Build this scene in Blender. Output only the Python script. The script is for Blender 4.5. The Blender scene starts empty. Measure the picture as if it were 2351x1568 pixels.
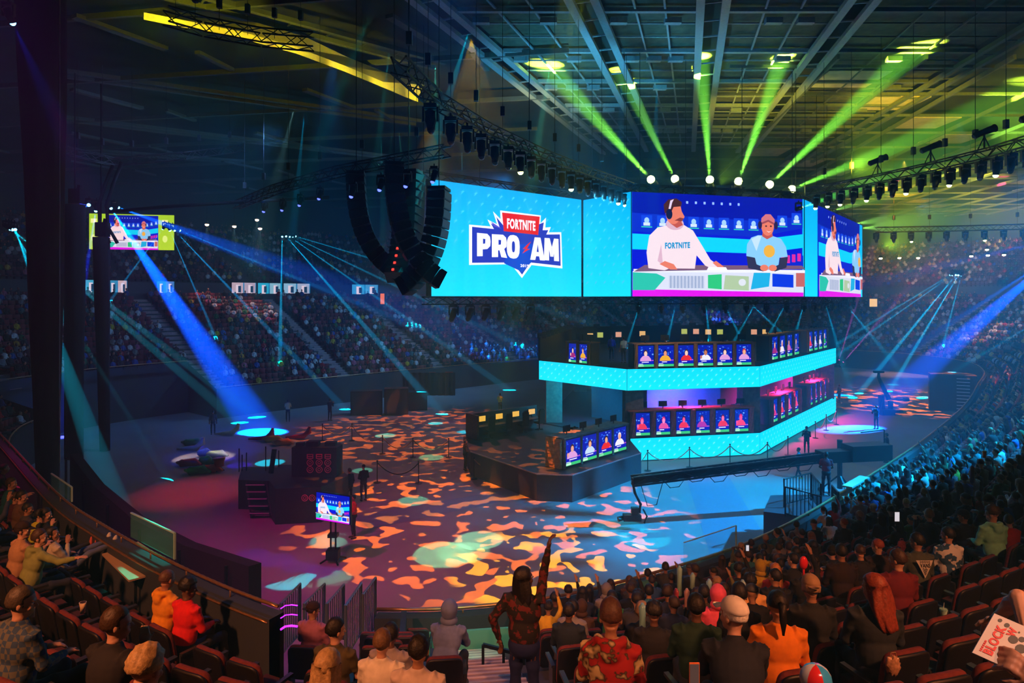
import bpy, bmesh, math, random
from mathutils import Vector, Matrix, Euler
S = bpy.context.scene
COL = S.collection
PI = math.pi
rnd = random.Random(7)

# ---------------------------------------------------------------- camera, world, exposure
EYE = Vector((0, 0, 9.8))
FPX = 1500.0
cam_d = bpy.data.cameras.new('camera')
cam = bpy.data.objects.new('camera', cam_d)
COL.objects.link(cam)
S.camera = cam
cam.location = EYE
cam.rotation_euler = (PI / 2, 0, 0)
cam_d.lens = FPX / 2351 * 36
cam_d.shift_y = -99 / 2351
cam_d.clip_end = 400
S.view_settings.view_transform = 'Standard'
S.view_settings.look = 'None'
S.view_settings.exposure = 0.0
S.view_settings.gamma = 1.0
S.view_settings.use_curve_mapping = False
S.cycles.light_sampling_threshold = 0.0
W = bpy.data.worlds.new('world')
S.world = W
W.use_nodes = True
W.node_tree.nodes['Background'].inputs[0].default_value = (0.0, 0.0, 0.0, 1)
_v = W.node_tree.nodes.new('ShaderNodeVolumeScatter')           # the stage haze that fills the hall
_v.inputs['Color'].default_value = (0.22, 0.72, 1.0, 1)  # blue light put into the haze colour; amber beams scatter little
_v.inputs['Density'].default_value = 0.006
_v.inputs['Anisotropy'].default_value = 0.2
W.node_tree.links.new(_v.outputs[0], W.node_tree.nodes['World Output'].inputs['Volume'])


def P(px, py, Y):                       # a sight line of the photograph met at a distance Y
    return Vector(((px - 1175.5) / FPX * Y, Y, 9.8 - (py - 685) / FPX * Y))


def G(px, py, z=0.0):                   # ... and met at a height z
    return P(px, py, (9.8 - z) * FPX / (py - 685))


def aim(o, d):
    o.rotation_euler = Vector(d).to_track_quat('-Z', 'Y').to_euler()


def spot(a, b, col, e, ang, r=0.05, blend=0.3, name='beam_light'):
    l = bpy.data.lights.new(name, 'SPOT')
    l.energy = e
    l.color = col
    l.spot_size = math.radians(ang)
    l.spot_blend = blend
    l.shadow_soft_size = r
    o = bpy.data.objects.new(name, l)
    COL.objects.link(o)
    o.location = a
    aim(o, Vector(b) - Vector(a))
    return o


def gobo(a, b, col, e, ang, scale, thr, seed, blend=0.4, name='gobo_light'):
    """a projector with a breakup pattern cut into its gobo plate"""
    o = spot(a, b, col, e, ang, 0.01, blend, name)
    l = o.data
    l.use_nodes = True
    n = l.node_tree
    em = n.nodes['Emission']
    tc = n.nodes.new('ShaderNodeTexCoord')
    sp = n.nodes.new('ShaderNodeSeparateXYZ')
    dx = n.nodes.new('ShaderNodeMath'); dx.operation = 'DIVIDE'
    dy = n.nodes.new('ShaderNodeMath'); dy.operation = 'DIVIDE'
    cb = n.nodes.new('ShaderNodeCombineXYZ')
    no = n.nodes.new('ShaderNodeTexNoise')
    no.noise_dimensions = '2D'
    no.inputs['Scale'].default_value = scale
    no.inputs['Detail'].default_value = 1.0
    no.inputs['Roughness'].default_value = 0.45
    mr = n.nodes.new('ShaderNodeMapRange')
    mr.inputs[1].default_value = thr
    mr.inputs[2].default_value = thr + 0.008
    ad = n.nodes.new('ShaderNodeVectorMath'); ad.operation = 'ADD'
    ad.inputs[1].default_value = (seed, seed * 0.7, 0)
    L = n.links.new
    L(tc.outputs['Normal'], sp.inputs[0])
    L(sp.outputs[0], dx.inputs[0]); L(sp.outputs[2], dx.inputs[1])
    L(sp.outputs[1], dy.inputs[0]); L(sp.outputs[2], dy.inputs[1])
    L(dx.outputs[0], cb.inputs[0]); L(dy.outputs[0], cb.inputs[1])
    L(cb.outputs[0], ad.inputs[0]); L(ad.outputs[0], no.inputs['Vector'])
    L(no.outputs[0], mr.inputs[0]); L(mr.outputs[0], em.inputs['Strength'])
    return o


# large house lights: warm lamps over the seats behind and beside the camera, cool wash over the centre
WARM = (1.0, 0.32, 0.12)
spot((-9, -2, 17), (-5, 7.5, 6), WARM, 9000, 58, 0.4, 0.8, 'house_and_fill_light')
spot((9, -3, 17), (5, 5.5, 6), WARM, 8600, 52, 0.4, 0.9, 'house_and_fill_light')
spot((34, 8, 23), (27, 22, 5), (0.6, 0.6, 0.5), 1500, 60, 0.4, 0.8, 'house_and_fill_light')
spot((4, 8, 23), (0, 10.5, 3.5), (0.9, 0.7, 0.9), 900, 24, 0.3, 0.6, 'aisle_light')
spot((-2, 24, 23), (-3, 12, 2), (0.05, 0.25, 1.0), 2600, 40, 0.3, 0.7, 'wash_light')
spot((30, 30, 23), (24, 25, 3), (0.1, 0.5, 0.9), 4000, 70, 0.3, 0.8, 'wash_light')
spot((3.5, -1.5, 15), (1.9, 2.1, 8.6), (1.0, .5, .35), 1700, 26, 0.2, 0.7, 'house_and_fill_light')  # fill lamp added to brighten the magazine corner
spot((-6, 22, 18), (-4.2, 12.3, 3), (0.0, 0.35, 1.0), 3500, 18, 0.1, 0.7, 'wash_light')
spot((0, 22, 16), (-1.9, 11.5, 3), (0.0, 0.9, 0.6), 700, 9, 0.1, 0.7, 'wash_light')
spot((40, 50, 22), (32, 42, 4), (0.8, 0.9, 0.1), 5200, 17, 0.1, 0.8, 'wash_light')
spot((30, 44, 22), (26, 33, 4), (0.1, 0.8, 0.7), 3200, 20, 0.1, 0.9, 'wash_light')
# colour washes on the arena floor
spot((31, 24, 23), (11.5, 29, 0), (0.0, 0.38, 1.0), 200000, 34, 0.2, 0.7, 'wash_light')
spot((-14, 12, 22), (-8, 24, 0), (0.8, 0.0, 0.35), 13000, 44, 0.2, 0.9, 'wash_light')
spot((-20, 28, 19), (-16, 33, 0), (1.0, 0.02, 0.06), 9000, 20, 0.2, 1.0, 'wash_light')
spot((-6, 60, 20), (-8, 44, 0), (0.5, 0.16, 0.25), 7000, 70, 0.3, 0.9, 'wash_light')
spot((46, 66, 22), (42, 66, 0), (0.6, 0.12, 0.2), 6000, 50, 0.3, 0.9, 'wash_light')
# soft blue-teal in the far bowl
for a, b, c, e in (((0, 60, 21), (-20, 72, 5), (0.05, 0.2, 0.5), 34000), ((-14, 40, 20), (-44, 50, 6), (0.06, 0.18, 0.45), 11000),
                   ((30, 74, 20), (10, 100, 6), (0.02, 0.25, 0.7), 22000), ((44, 70, 20), (76, 90, 8), (0.04, 0.22, 0.6), 12000),
                   ((34, 40, 20), (60, 48, 8), (0.15, 0.4, 0.3), 8000)):
    spot(a, b, c, e, 110, 0.5, 1.0, 'wash_light')
# amber breakup gobos over the floor
gobo((-2, 32, 22.5), (-1, 29.5, 0), (1.0, 0.2, 0.002), 70000, 46, 25.0, 0.585, 3.1, 0.35)
gobo((-6, 47, 22.5), (-6, 48, 0), (1.0, 0.2, 0.005), 38000, 52, 24.0, 0.565, 8.4, 0.5)
gobo((36, 60, 22.5), (38, 62, 0), (1.0, 0.25, 0.02), 90000, 50, 20.0, 0.57, 5.7, 0.6)
gobo((2, 20, 22), (1.8, 23.8, 0), (1.0, 0.42, 0.0), 90000, 22, 24.0, 0.585, 1.3, 0.3)

# ---------------------------------------------------------------- helpers


def lin(c):
    return tuple((x / 12.92 if x <= 0.04045 else ((x + 0.055) / 1.055) ** 2.4) for x in c[:3])


def hexc(h):
    return tuple(int(h[i:i + 2], 16) / 255 for i in (0, 2, 4))


_mats = {}


def mat(name, col=(0.5, 0.5, 0.5), rough=0.6, metal=0.0, em=None, es=0.0, objcol=False, noise=0.0, nscale=8.0,
        alpha=1.0, attr=None, bump=0.0, spec=0.5):
    if name in _mats:
        return _mats[name]
    m = bpy.data.materials.new(name)
    m.use_nodes = True
    n = m.node_tree
    b = n.nodes['Principled BSDF']
    b.inputs['Base Color'].default_value = (*col, 1)
    b.inputs['Roughness'].default_value = rough
    b.inputs['Metallic'].default_value = metal
    b.inputs['Specular IOR Level'].default_value = spec
    L = n.links.new
    src = None
    if objcol:
        oi = n.nodes.new('ShaderNodeObjectInfo')
        src = oi.outputs['Color']
    if attr:
        at = n.nodes.new('ShaderNodeAttribute')
        at.attribute_name = attr
        src = at.outputs['Color']
    if noise or bump:
        tc = n.nodes.new('ShaderNodeTexCoord')
        no = n.nodes.new('ShaderNodeTexNoise')
        no.inputs['Scale'].default_value = nscale
        no.inputs['Detail'].default_value = 4
        L(tc.outputs['Object'], no.inputs['Vector'])
        if noise:
            mr = n.nodes.new('ShaderNodeMapRange')
            mr.inputs[1].default_value = 0.25
            mr.inputs[2].default_value = 0.75
            mr.inputs[3].default_value = 1 - noise
            mr.inputs[4].default_value = 1 + noise
            L(no.outputs[0], mr.inputs[0])
            mx = n.nodes.new('ShaderNodeVectorMath')
            mx.operation = 'SCALE'
            if src is None:
                rgb = n.nodes.new('ShaderNodeRGB')
                rgb.outputs[0].default_value = (*col, 1)
                src = rgb.outputs[0]
            L(src, mx.inputs[0])
            L(mr.outputs[0], mx.inputs['Scale'])
            src = mx.outputs[0]
        if bump:
            bp = n.nodes.new('ShaderNodeBump')
            bp.inputs['Strength'].default_value = bump
            bp.inputs['Distance'].default_value = 0.01
            L(no.outputs[0], bp.inputs['Height'])
            L(bp.outputs[0], b.inputs['Normal'])
    if src is not None:
        L(src, b.inputs['Base Color'])
    if em:
        b.inputs['Emission Color'].default_value = (*em, 1)
        b.inputs['Emission Strength'].default_value = es
        m.cycles.emission_sampling = 'NONE'
    if alpha < 1:
        b.inputs['Alpha'].default_value = alpha
    _mats[name] = m
    return m


def tone(name, lo, hi, rough=0.6, stops=None):
    """colour picked per object from a ramp (skin tones, hair colours)"""
    m = bpy.data.materials.new(name)
    m.use_nodes = True
    n = m.node_tree
    oi = n.nodes.new('ShaderNodeObjectInfo')
    r = n.nodes.new('ShaderNodeValToRGB')
    cr = r.color_ramp
    cr.interpolation = 'CONSTANT' if stops else 'LINEAR'
    cr.elements[0].color = (*lo, 1)
    cr.elements[1].color = (*hi, 1)
    if stops:
        cr.elements[1].position = stops[0][0]
        cr.elements[1].color = (*stops[0][1], 1)
        for p, c in stops[1:]:
            e = cr.elements.new(p)
            e.color = (*c, 1)
    n.links.new(oi.outputs['Random'], r.inputs[0])
    n.links.new(r.outputs[0], n.nodes['Principled BSDF'].inputs['Base Color'])
    n.nodes['Principled BSDF'].inputs['Roughness'].default_value = rough
    _mats[name] = m
    return m


M_BLACK = mat('black_metal', (0.008, 0.009, 0.011), 0.45, 0.3, noise=0.2)
M_FAB = mat('black_fabric', (0.008, 0.009, 0.012), 0.95, noise=0.3, bump=0.3, nscale=30)
M_DARK = mat('dark_paint', (0.03, 0.033, 0.04), 0.6, noise=0.2)
M_STEEL = mat('steel', (0.45, 0.46, 0.48), 0.3, 0.9, noise=0.1)
M_BRONZE = mat('bronze_rail', (0.62, 0.34, 0.16), 0.35, 0.8, noise=0.15)
M_CONC = mat('concrete', (0.06, 0.055, 0.06), 0.85, noise=0.25, nscale=3)
M_WHITE = mat('white_plastic', (0.7, 0.7, 0.7), 0.5, noise=0.05)
M_WOOD = mat('rough_wood', (0.22, 0.12, 0.06), 0.7, noise=0.35, nscale=14)
M_ROPE = mat('rope', (0.5, 0.42, 0.3), 0.8, noise=0.2, nscale=60)
M_MAROON = mat('maroon_velvet', (0.15, 0.022, 0.022), 0.9, noise=0.3, nscale=25, bump=0.3)
M_OBJ = mat('cloth', objcol=True, rough=0.85, noise=0.12, nscale=18, bump=0.25)
M_SKIN = mat('skin', objcol=True, rough=0.55, noise=0.06, nscale=30)
M_HAIR = mat('hair', objcol=True, rough=0.55, noise=0.35, nscale=45, bump=0.6)
M_PANTS = mat('dark_trousers', (0.02, 0.024, 0.035), 0.85, noise=0.2, nscale=20)
M_SKINR = tone('skin_tones', (0.55, 0.30, 0.19), (0.12, 0.055, 0.03), 0.55)
M_HAIRR = tone('hair_tones', (0.012, 0.009, 0.008), (0, 0, 0), 0.6,
               [(0.5, (0.03, 0.016, 0.01)), (0.75, (0.09, 0.045, 0.02)), (0.93, (0.35, 0.22, 0.1))])
M_ATTR = mat('painted_cloth', attr='col', rough=0.9)
M_LENS = {}


def lens_mat(name, col, s):
    return mat('lens_' + name, (0.1, 0.1, 0.1), 0.3, em=col, es=s)


def screen_mat(s=1.0):
    k = 'led_picture_%.2f' % s
    if k in _mats:
        return _mats[k]
    m = bpy.data.materials.new(k)
    m.use_nodes = True
    n = m.node_tree
    n.nodes.remove(n.nodes['Principled BSDF'])
    at = n.nodes.new('ShaderNodeAttribute')
    at.attribute_name = 'col'
    e = n.nodes.new('ShaderNodeEmission')
    e.inputs[1].default_value = s
    vm = n.nodes.new('ShaderNodeVectorMath')
    vm.operation = 'MULTIPLY'
    vm.inputs[1].default_value = (1.08, 1.2, 1.5)
    n.links.new(at.outputs['Color'], vm.inputs[0])
    n.links.new(vm.outputs[0], e.inputs[0])
    n.links.new(e.outputs[0], n.nodes['Material Output'].inputs[0])
    m.cycles.emission_sampling = 'NONE'
    _mats[k] = m
    return m


class MB:
    """collects shapes into one mesh"""

    def __init__(s):
        s.v = []; s.f = []; s.m = []; s.c = []
        s.mi = 0; s.col = None; s.T = None

    def add(s, vs, fs, col=None):
        o = len(s.v)
        if s.T is not None:
            vs = [s.T @ Vector(p) for p in vs]
        s.v.extend([tuple(p) for p in vs])
        s.f.extend([tuple(i + o for i in f) for f in fs])
        s.m.extend([s.mi] * len(fs))
        c = col if col is not None else s.col
        s.c.extend([c] * len(fs))
        return s

    def box(s, c, d, rot=None, col=None):
        x, y, z = d[0] / 2, d[1] / 2, d[2] / 2
        vs = [Vector(p) for p in ((-x, -y, -z), (x, -y, -z), (x, y, -z), (-x, y, -z), (-x, -y, z), (x, -y, z), (x, y, z), (-x, y, z))]
        if rot is not None:
            R = rot if isinstance(rot, Matrix) else Matrix.Rotation(rot, 3, 'Z')
            vs = [R @ p for p in vs]
        c = Vector(c)
        return s.add([p + c for p in vs], ((0, 3, 2, 1), (4, 5, 6, 7), (0, 1, 5, 4), (1, 2, 6, 5), (2, 3, 7, 6), (3, 0, 4, 7)), col)

    def bar(s, a, b, w, h=None, col=None):
        a = Vector(a); b = Vector(b)
        h = h or w
        d = (b - a)
        L = d.length
        if L < 1e-6:
            return s
        q = d.to_track_quat('Z', 'Y').to_matrix()
        return s.box((a + b) / 2, (w, h, L), q, col)

    def tube(s, pts, r, n=8, col=None, cap=True):
        pts = [Vector(p) for p in pts]
        k = len(pts)
        rr = r if isinstance(r, (list, tuple)) else [r] * k
        vs = []; fs = []
        up = Vector((0, 0, 1))
        for i, p in enumerate(pts):
            d = (pts[min(i + 1, k - 1)] - pts[max(i - 1, 0)]).normalized()
            u = d.cross(up)
            if u.length < 0.1:
                u = d.cross(Vector((1, 0, 0)))
            u.normalize()
            w = d.cross(u)
            up = w.cross(d) * 1.0
            for j in range(n):
                a = 2 * PI * j / n
                vs.append(p + (u * math.cos(a) + w * math.sin(a)) * rr[i])
        for i in range(k - 1):
            for j in range(n):
                j2 = (j + 1) % n
                fs.append((i * n + j, i * n + j2, (i + 1) * n + j2, (i + 1) * n + j))
        if cap:
            fs.append(tuple(range(n - 1, -1, -1)))
            fs.append(tuple((k - 1) * n + j for j in range(n)))
        return s.add(vs, fs, col)

    def ell(s, c, r, nu=12, nv=8, rot=None, col=None, fn=None):
        c = Vector(c)
        vs = []
        if isinstance(r, (int, float)):
            r = (r, r, r)
        for i in range(nv + 1):
            t = PI * i / nv
            for j in range(nu):
                a = 2 * PI * j / nu
                d = Vector((math.sin(t) * math.cos(a), math.sin(t) * math.sin(a), math.cos(t)))
                k = fn(d) if fn else 1.0
                p = Vector((d.x * r[0] * k, d.y * r[1] * k, d.z * r[2] * k))
                if rot is not None:
                    p = rot @ p
                vs.append(c + p)
        fs = []
        for i in range(nv):
            for j in range(nu):
                j2 = (j + 1) % nu
                a, b, e, g = i * nu + j, (i + 1) * nu + j, (i + 1) * nu + j2, i * nu + j2
                if i == 0:
                    fs.append((a, b, e))
                elif i == nv - 1:
                    fs.append((a, b, g))
                else:
                    fs.append((a, b, e, g))
        return s.add(vs, fs, col)

    def prism(s, pts, z0, z1, col=None):
        n = len(pts)
        vs = [(p[0], p[1], z0) for p in pts] + [(p[0], p[1], z1) for p in pts]
        fs = [tuple(range(n - 1, -1, -1)), tuple(range(n, 2 * n))]
        fs += [(i, (i + 1) % n, n + (i + 1) % n, n + i) for i in range(n)]
        return s.add(vs, fs, col)

    def mesh(s, name, mats, smooth=False):
        me = bpy.data.meshes.new(name)
        me.from_pydata(s.v, [], s.f)
        if not isinstance(mats, (list, tuple)):
            mats = [mats]
        for m in mats:
            me.materials.append(m)
        if len(mats) > 1:
            me.polygons.foreach_set('material_index', s.m)
        if any(c is not None for c in s.c):
            at = me.color_attributes.new('col', 'FLOAT_COLOR', 'CORNER')
            buf = []
            for f, c in zip(s.f, s.c):
                c = c or (1, 1, 1)
                buf.extend((c[0], c[1], c[2], 1.0) * len(f))
            at.data.foreach_set('color', buf)
        if smooth:
            me.polygons.foreach_set('use_smooth', [True] * len(me.polygons))
        me.update()
        return me

    def build(s, name, mats, parent=None, smooth=False):
        return put(name, s.mesh(name, mats, smooth), parent)


def put(name, me, parent=None, loc=None, rot=None):
    o = bpy.data.objects.new(name, me)
    COL.objects.link(o)
    if parent is not None:
        o.parent = parent
    if loc is not None:
        o.location = loc
    if rot is not None:
        o.rotation_euler = rot
    return o


def tag(o, label, cat, group=None, kind=None):
    o['label'] = label
    o['category'] = cat
    if group:
        o['group'] = group
    if kind:
        o['kind'] = kind
    return o


def thing(name, label, cat, loc=(0, 0, 0), rz=0.0, group=None):
    o = bpy.data.objects.new(name, None)
    COL.objects.link(o)
    o.empty_display_size = 0.1
    o.location = loc
    o.rotation_euler = (0, 0, rz)
    return tag(o, label, cat, group)


def struct(name, mb, m, smooth=False):
    o = mb.build(name, m, None, smooth)
    o['kind'] = 'structure'
    return o


def dup(root, loc=None, rz=None, label=None, group=None, recolor=None):
    def cp(o, par):
        c = o.copy()
        COL.objects.link(c)
        if par is not None:
            c.parent = par
        for ch in o.children:
            cp(ch, c)
        return c
    r = cp(root, None)
    if loc is not None:
        r.location = loc
    if rz is not None:
        r.rotation_euler = (0, 0, rz)
    if label:
        r['label'] = label
    if group:
        r['group'] = group
    return r


ORD = ['zeroth', 'first', 'second', 'third', 'fourth', 'fifth', 'sixth', 'seventh', 'eighth', 'ninth', 'tenth', 'eleventh', 'twelfth',
       'thirteenth', 'fourteenth', 'fifteenth', 'sixteenth', 'seventeenth', 'eighteenth', 'nineteenth', 'twentieth', '21st', '22nd', '23rd',
       '24th', '25th', '26th', '27th', '28th', '29th', '30th', '31st', '32nd', '33rd', '34th', '35th', '36th', '37th', '38th', '39th', '40th']


def nth(i):
    return ORD[i] if i < len(ORD) else '%dth' % i
M_WALLD = mat('dark_wall', (0.035, 0.045, 0.06), 0.8, noise=0.2, nscale=0.6)
# ---------------------------------------------------------------- the bowl: rail loop, terraces, walls, ceiling
LOOP = [(-26, 34), (-21.4, 29), (-17, 24.6), (-12.9, 21), (-9, 17.9), (-5.6, 15.9), (-2.4, 15.4), (0.8, 16.0), (3.8, 17.5), (7.1, 19.7), (11.4, 23.7), (20.6, 33.2),
        (30.8, 44.7), (39.8, 56), (47.5, 66), (52.5, 76), (52, 86), (46, 93), (37, 95), (27, 93), (15, 87), (3.2, 79), (-8, 69), (-15.9, 61.2),
        (-23.3, 54), (-27.6, 47.5), (-28.6, 40)]


def resample(pts, n):
    dense = []
    m = len(pts)
    for i in range(m):
        p0, p1, p2, p3 = [Vector((*pts[(i + k - 1) % m], 0)) for k in range(4)]
        for t in range(24):
            t = t / 24
            dense.append(0.5 * ((2 * p1) + (p2 - p0) * t + (2 * p0 - 5 * p1 + 4 * p2 - p3) * t * t + (3 * p1 - p0 - 3 * p2 + p3) * t ** 3))
    L = [0]
    k = len(dense)
    for i in range(k):
        L.append(L[-1] + (dense[(i + 1) % k] - dense[i]).length)
    out = []
    j = 0
    for i in range(n):
        d = L[-1] * i / n
        while L[j + 1] < d:
            j += 1
        t = (d - L[j]) / max(1e-9, L[j + 1] - L[j])
        out.append(dense[j].lerp(dense[(j + 1) % k], t))
    return out, L[-1]


NL = 720
RAILP, RAILLEN = resample(LOOP, NL)
RAILN = []
for i in range(NL):
    d = RAILP[(i + 9) % NL] - RAILP[(i - 9) % NL]
    RAILN.append(Vector((d.y, -d.x, 0)).normalized())
for _ in range(2):
    RAILN = [sum((RAILN[(i + k) % NL] for k in range(-7, 8)), Vector()).normalized() for i in range(NL)]


def ring(d):
    return [RAILP[i] + RAILN[i] * d for i in range(NL)]


SLOPE_R = 0.385
ROW_D = 0.90


def tread(k):
    return 1.75 + SLOPE_R * k


NROW = 22
# rows missing at the far left corner, where a tall black wall stands on the floor
def cut(i):
    p = RAILP[i]
    return p.x < -24.0 and p.y > 41


def rows_from(i):
    return 5 if cut(i) else 0


def strip(mb, a, b, closed=True, skip=None):
    n = len(a)
    vs = []
    for i in range(n):
        vs += [a[i], b[i]]
    fs = []
    for i in range(n if closed else n - 1):
        if skip and skip(i):
            continue
        j = (i + 1) % n
        fs.append((2 * i, 2 * j, 2 * j + 1, 2 * i + 1))
    mb.add(vs, fs)


def at_z(pts, z):
    return [Vector((p.x, p.y, z)) for p in pts]


def gone(i):
    """where the raised left block replaces the front of the bowl"""
    return RAILP[i].x < -3.2 and RAILP[i].y < 28


def leftof(p, k=-.352):
    return p.y > .3 and p.x / p.y < k and p.y < 26


# raised block at the left: its own rail, tall wall and rows
LB = [(-26, 30.5), (-20, 24.5), (-15.1, 19.6), (-9.8, 14.2), (-7.4, 12.07), (-5.15, 10.3), (-3.2, 9.0), (-1.6, 8.3), (0.2, 7.9)]
NB = 240


def open_resample(pts, n):
    dense = []
    pp = [pts[0]] + list(pts) + [pts[-1]]
    for i in range(len(pts) - 1):
        p0, p1, p2, p3 = [Vector((*pp[i + k], 0)) for k in range(4)]
        for t in range(24):
            t = t / 24
            dense.append(0.5 * ((2 * p1) + (p2 - p0) * t + (2 * p0 - 5 * p1 + 4 * p2 - p3) * t * t + (3 * p1 - p0 - 3 * p2 + p3) * t ** 3))
    dense.append(Vector((*pts[-1], 0)))
    L = [0]
    for a, b in zip(dense, dense[1:]):
        L.append(L[-1] + (b - a).length)
    out = []
    j = 0
    for i in range(n):
        d = L[-1] * i / (n - 1)
        while j < len(L) - 2 and L[j + 1] < d:
            j += 1
        t = (d - L[j]) / max(1e-9, L[j + 1] - L[j])
        out.append(dense[j].lerp(dense[j + 1], min(1, t)))
    return out


BP = open_resample(LB, NB)
BN = []
for i in range(NB):
    d = BP[min(NB - 1, i + 6)] - BP[max(0, i - 6)]
    BN.append(Vector((d.y, -d.x, 0)).normalized())


def bring(d):
    return [BP[i] + BN[i] * d for i in range(NB)]


BROW = 11


def btread(k):
    return 4.65 + .42 * k


mb = MB()
for k in range(BROW):
    d0 = .4 + .88 * k
    r0 = bring(d0); r1 = bring(d0 + .88)
    sk = lambda i, r0=r0: not leftof(r0[i], -.345) or r0[i].y < .4
    strip(mb, at_z(r0, btread(k) - .42), at_z(r0, btread(k)), False, sk)
    strip(mb, at_z(r0, btread(k)), at_z(r1, btread(k)), False, sk)
struct('floor_raised_terrace', mb, M_CONC)
mb = MB()
sk = lambda i: BP[i].x > -3.2
strip(mb, at_z(bring(0), 0), at_z(bring(0), 5.5), False, sk)
strip(mb, at_z(bring(0), 5.5), at_z(bring(.25), 5.5), False, sk)
strip(mb, at_z(bring(.25), 5.5), at_z(bring(.25), 4.2), False, sk)
q = Vector((-3.2, 9.0, 0)); q2 = q + Vector((-.52, -.86, 0)) * .0
mb.add([(q.x, q.y, 0), (q.x * .3, q.y * .3, 0), (q.x * .3, q.y * .3, 4.0), (q.x, q.y, 5.4)], [(0, 1, 2, 3)])
struct('wall_raised', mb, mat('dark_wall'))
mb = MB()
run = [p + Vector((0, 0, 5.62)) for p in bring(.1) if p.x < -3.15]
mb.tube(run, .026, 8)
for i in range(0, len(run), 8):
    mb.bar(run[i] - Vector((0, 0, .14)), run[i], .02)
mb.tube([p + Vector((-.10, -.12, -.16)) for p in run], .018, 6)
struct('trim_raised_rail', mb, M_BRONZE, True)

# floor of the arena
mb = MB()
mb.add([(-140, -40, 0), (140, -40, 0), (140, 190, 0), (-140, 190, 0)], [(0, 1, 2, 3)])
m = mat('arena_floor', (0.30, 0.29, 0.31), 0.6, noise=0.12, nscale=0.35)
struct('floor', mb, m)
# the darker painted strips that cross the floor
mb = MB()
a, b, c, d = G(1590, 1120), G(1680, 1100), G(1740, 1215), G(1650, 1290)
mb.add([p + Vector((0, 0, 0.008)) for p in (G(1575, 1095), G(1668, 1085), G(1755, 1230), G(1640, 1305))], [(0, 3, 2, 1)])
mb.add([p + Vector((0, 0, 0.008)) for p in (G(800, 960), G(1075, 985), G(1075, 1000), G(812, 975))], [(0, 3, 2, 1)])
mb.add([p + Vector((0, 0, 0.008)) for p in (G(810, 1185), G(1250, 1110), G(1262, 1128), G(850, 1215))], [(0, 3, 2, 1)])
struct('floor_strip', mb, mat('floor_strip', (0.16, 0.24, 0.34), 0.5, noise=0.1))

mb = MB()
for k in range(NROW):
    d0 = 0.5 + ROW_D * k
    r0 = ring(d0)
    r1 = ring(d0 + ROW_D)
    z0 = tread(k)
    sk = (lambda i, k=k, r0=r0: k < rows_from(i) or gone(i) or leftof(r0[i], -.40))
    strip(mb, at_z(r0, z0 - SLOPE_R if k else 0.0), at_z(r0, z0), skip=sk)
    strip(mb, at_z(r0, z0), at_z(r1, z0), skip=sk)
struct('floor_seating_terrace', mb, M_CONC)
# dasher wall below the rail, the corner wall, the concourse ledge and the upper tier
mb = MB()
sk = lambda i: cut(i) or gone(i)
strip(mb, at_z(ring(0.0), 0.0), at_z(ring(0.0), 2.4), skip=sk)
strip(mb, at_z(ring(0.0), 2.4), at_z(ring(0.3), 2.4), skip=sk)
strip(mb, at_z(ring(0.3), 2.4), at_z(ring(0.3), 1.4), skip=sk)
struct('wall_arena', mb, M_WALLD)
mb = MB()
ns = lambda i: not cut(i)
strip(mb, at_z(ring(5.0), 0.0), at_z(ring(5.0), 4.3), skip=ns)
strip(mb, at_z(ring(5.0), 4.3), at_z(ring(5.3), 4.3), skip=ns)
strip(mb, at_z(ring(5.3), 4.3), at_z(ring(5.3), 3.0), skip=ns)
ends = [i for i in range(NL) if cut(i) != cut((i + 1) % NL)]
for i in ends:
    j = (i + 1) % NL
    q = RAILP[j if cut(j) else i]; n_ = RAILN[j if cut(j) else i]
    vs = [q, q + n_ * 5.3, q + n_ * 5.3 + Vector((0, 0, 4.3)), q + Vector((0, 0, 2.4))]
    mb.add([Vector(v) for v in vs], [(0, 1, 2, 3)])
struct('wall_corner', mb, M_WALLD)
# the tall dark flats below the left part of the bowl
LEDGE = 0.5 + ROW_D * NROW
ZL = tread(NROW - 1)
mb = MB()
strip(mb, at_z(ring(LEDGE), ZL), at_z(ring(LEDGE), 10.3))
strip(mb, at_z(ring(LEDGE), 10.3), at_z(ring(LEDGE + 0.4), 11.5))
strip(mb, at_z(ring(LEDGE + 0.4), 11.5), at_z(ring(LEDGE + 3), 11.5))
struct('wall_concourse', mb, M_WALLD)
NUP = 20
UP0 = LEDGE + 3
mb = MB()
near = lambda i: RAILP[i].y < 30 and RAILP[i].x > -20          # behind the camera: the upper tier starts higher there
for k in range(NUP):
    d0 = UP0 + 0.95 * k
    strip(mb, at_z(ring(d0), 11.5 + 0.42 * k - 0.42 * (k > 0)), at_z(ring(d0), 11.5 + 0.42 * k))
    strip(mb, at_z(ring(d0), 11.5 + 0.42 * k), at_z(ring(d0 + 0.95), 11.5 + 0.42 * k))
struct('floor_upper_terrace', mb, M_CONC)
mb = MB()
strip(mb, at_z(ring(UP0 + 0.95 * NUP), 11), at_z(ring(UP0 + 0.95 * NUP), 26))
struct('wall_outer', mb, mat('outer_wall', (0.02, 0.04, 0.05), 0.9, noise=0.3, nscale=0.3))
# rail tube on the dasher, with its posts
mb = MB()
idx = [i for i in range(0, NL + 1, 2)]
run = []
for i in idx:
    j = i % NL
    if cut(j) or gone(j):
        if len(run) > 1:
            mb.tube(run, 0.045, 6)
        run = []
    else:
        p = RAILP[j] + RAILN[j] * 0.12
        run.append(Vector((p.x, p.y, 2.52)))
        if i % 8 == 0:
            mb.bar((p.x, p.y, 2.38), (p.x, p.y, 2.52), 0.04)
if len(run) > 1:
    mb.tube(run, 0.045, 6)
run = []
for i in range(NL):
    if cut(i):
        p = RAILP[i] + RAILN[i] * 5.1
        run.append(Vector((p.x, p.y, 4.42)))
mb.tube(run, 0.045, 6)
struct('trim_rail', mb, M_BRONZE, True)

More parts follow.
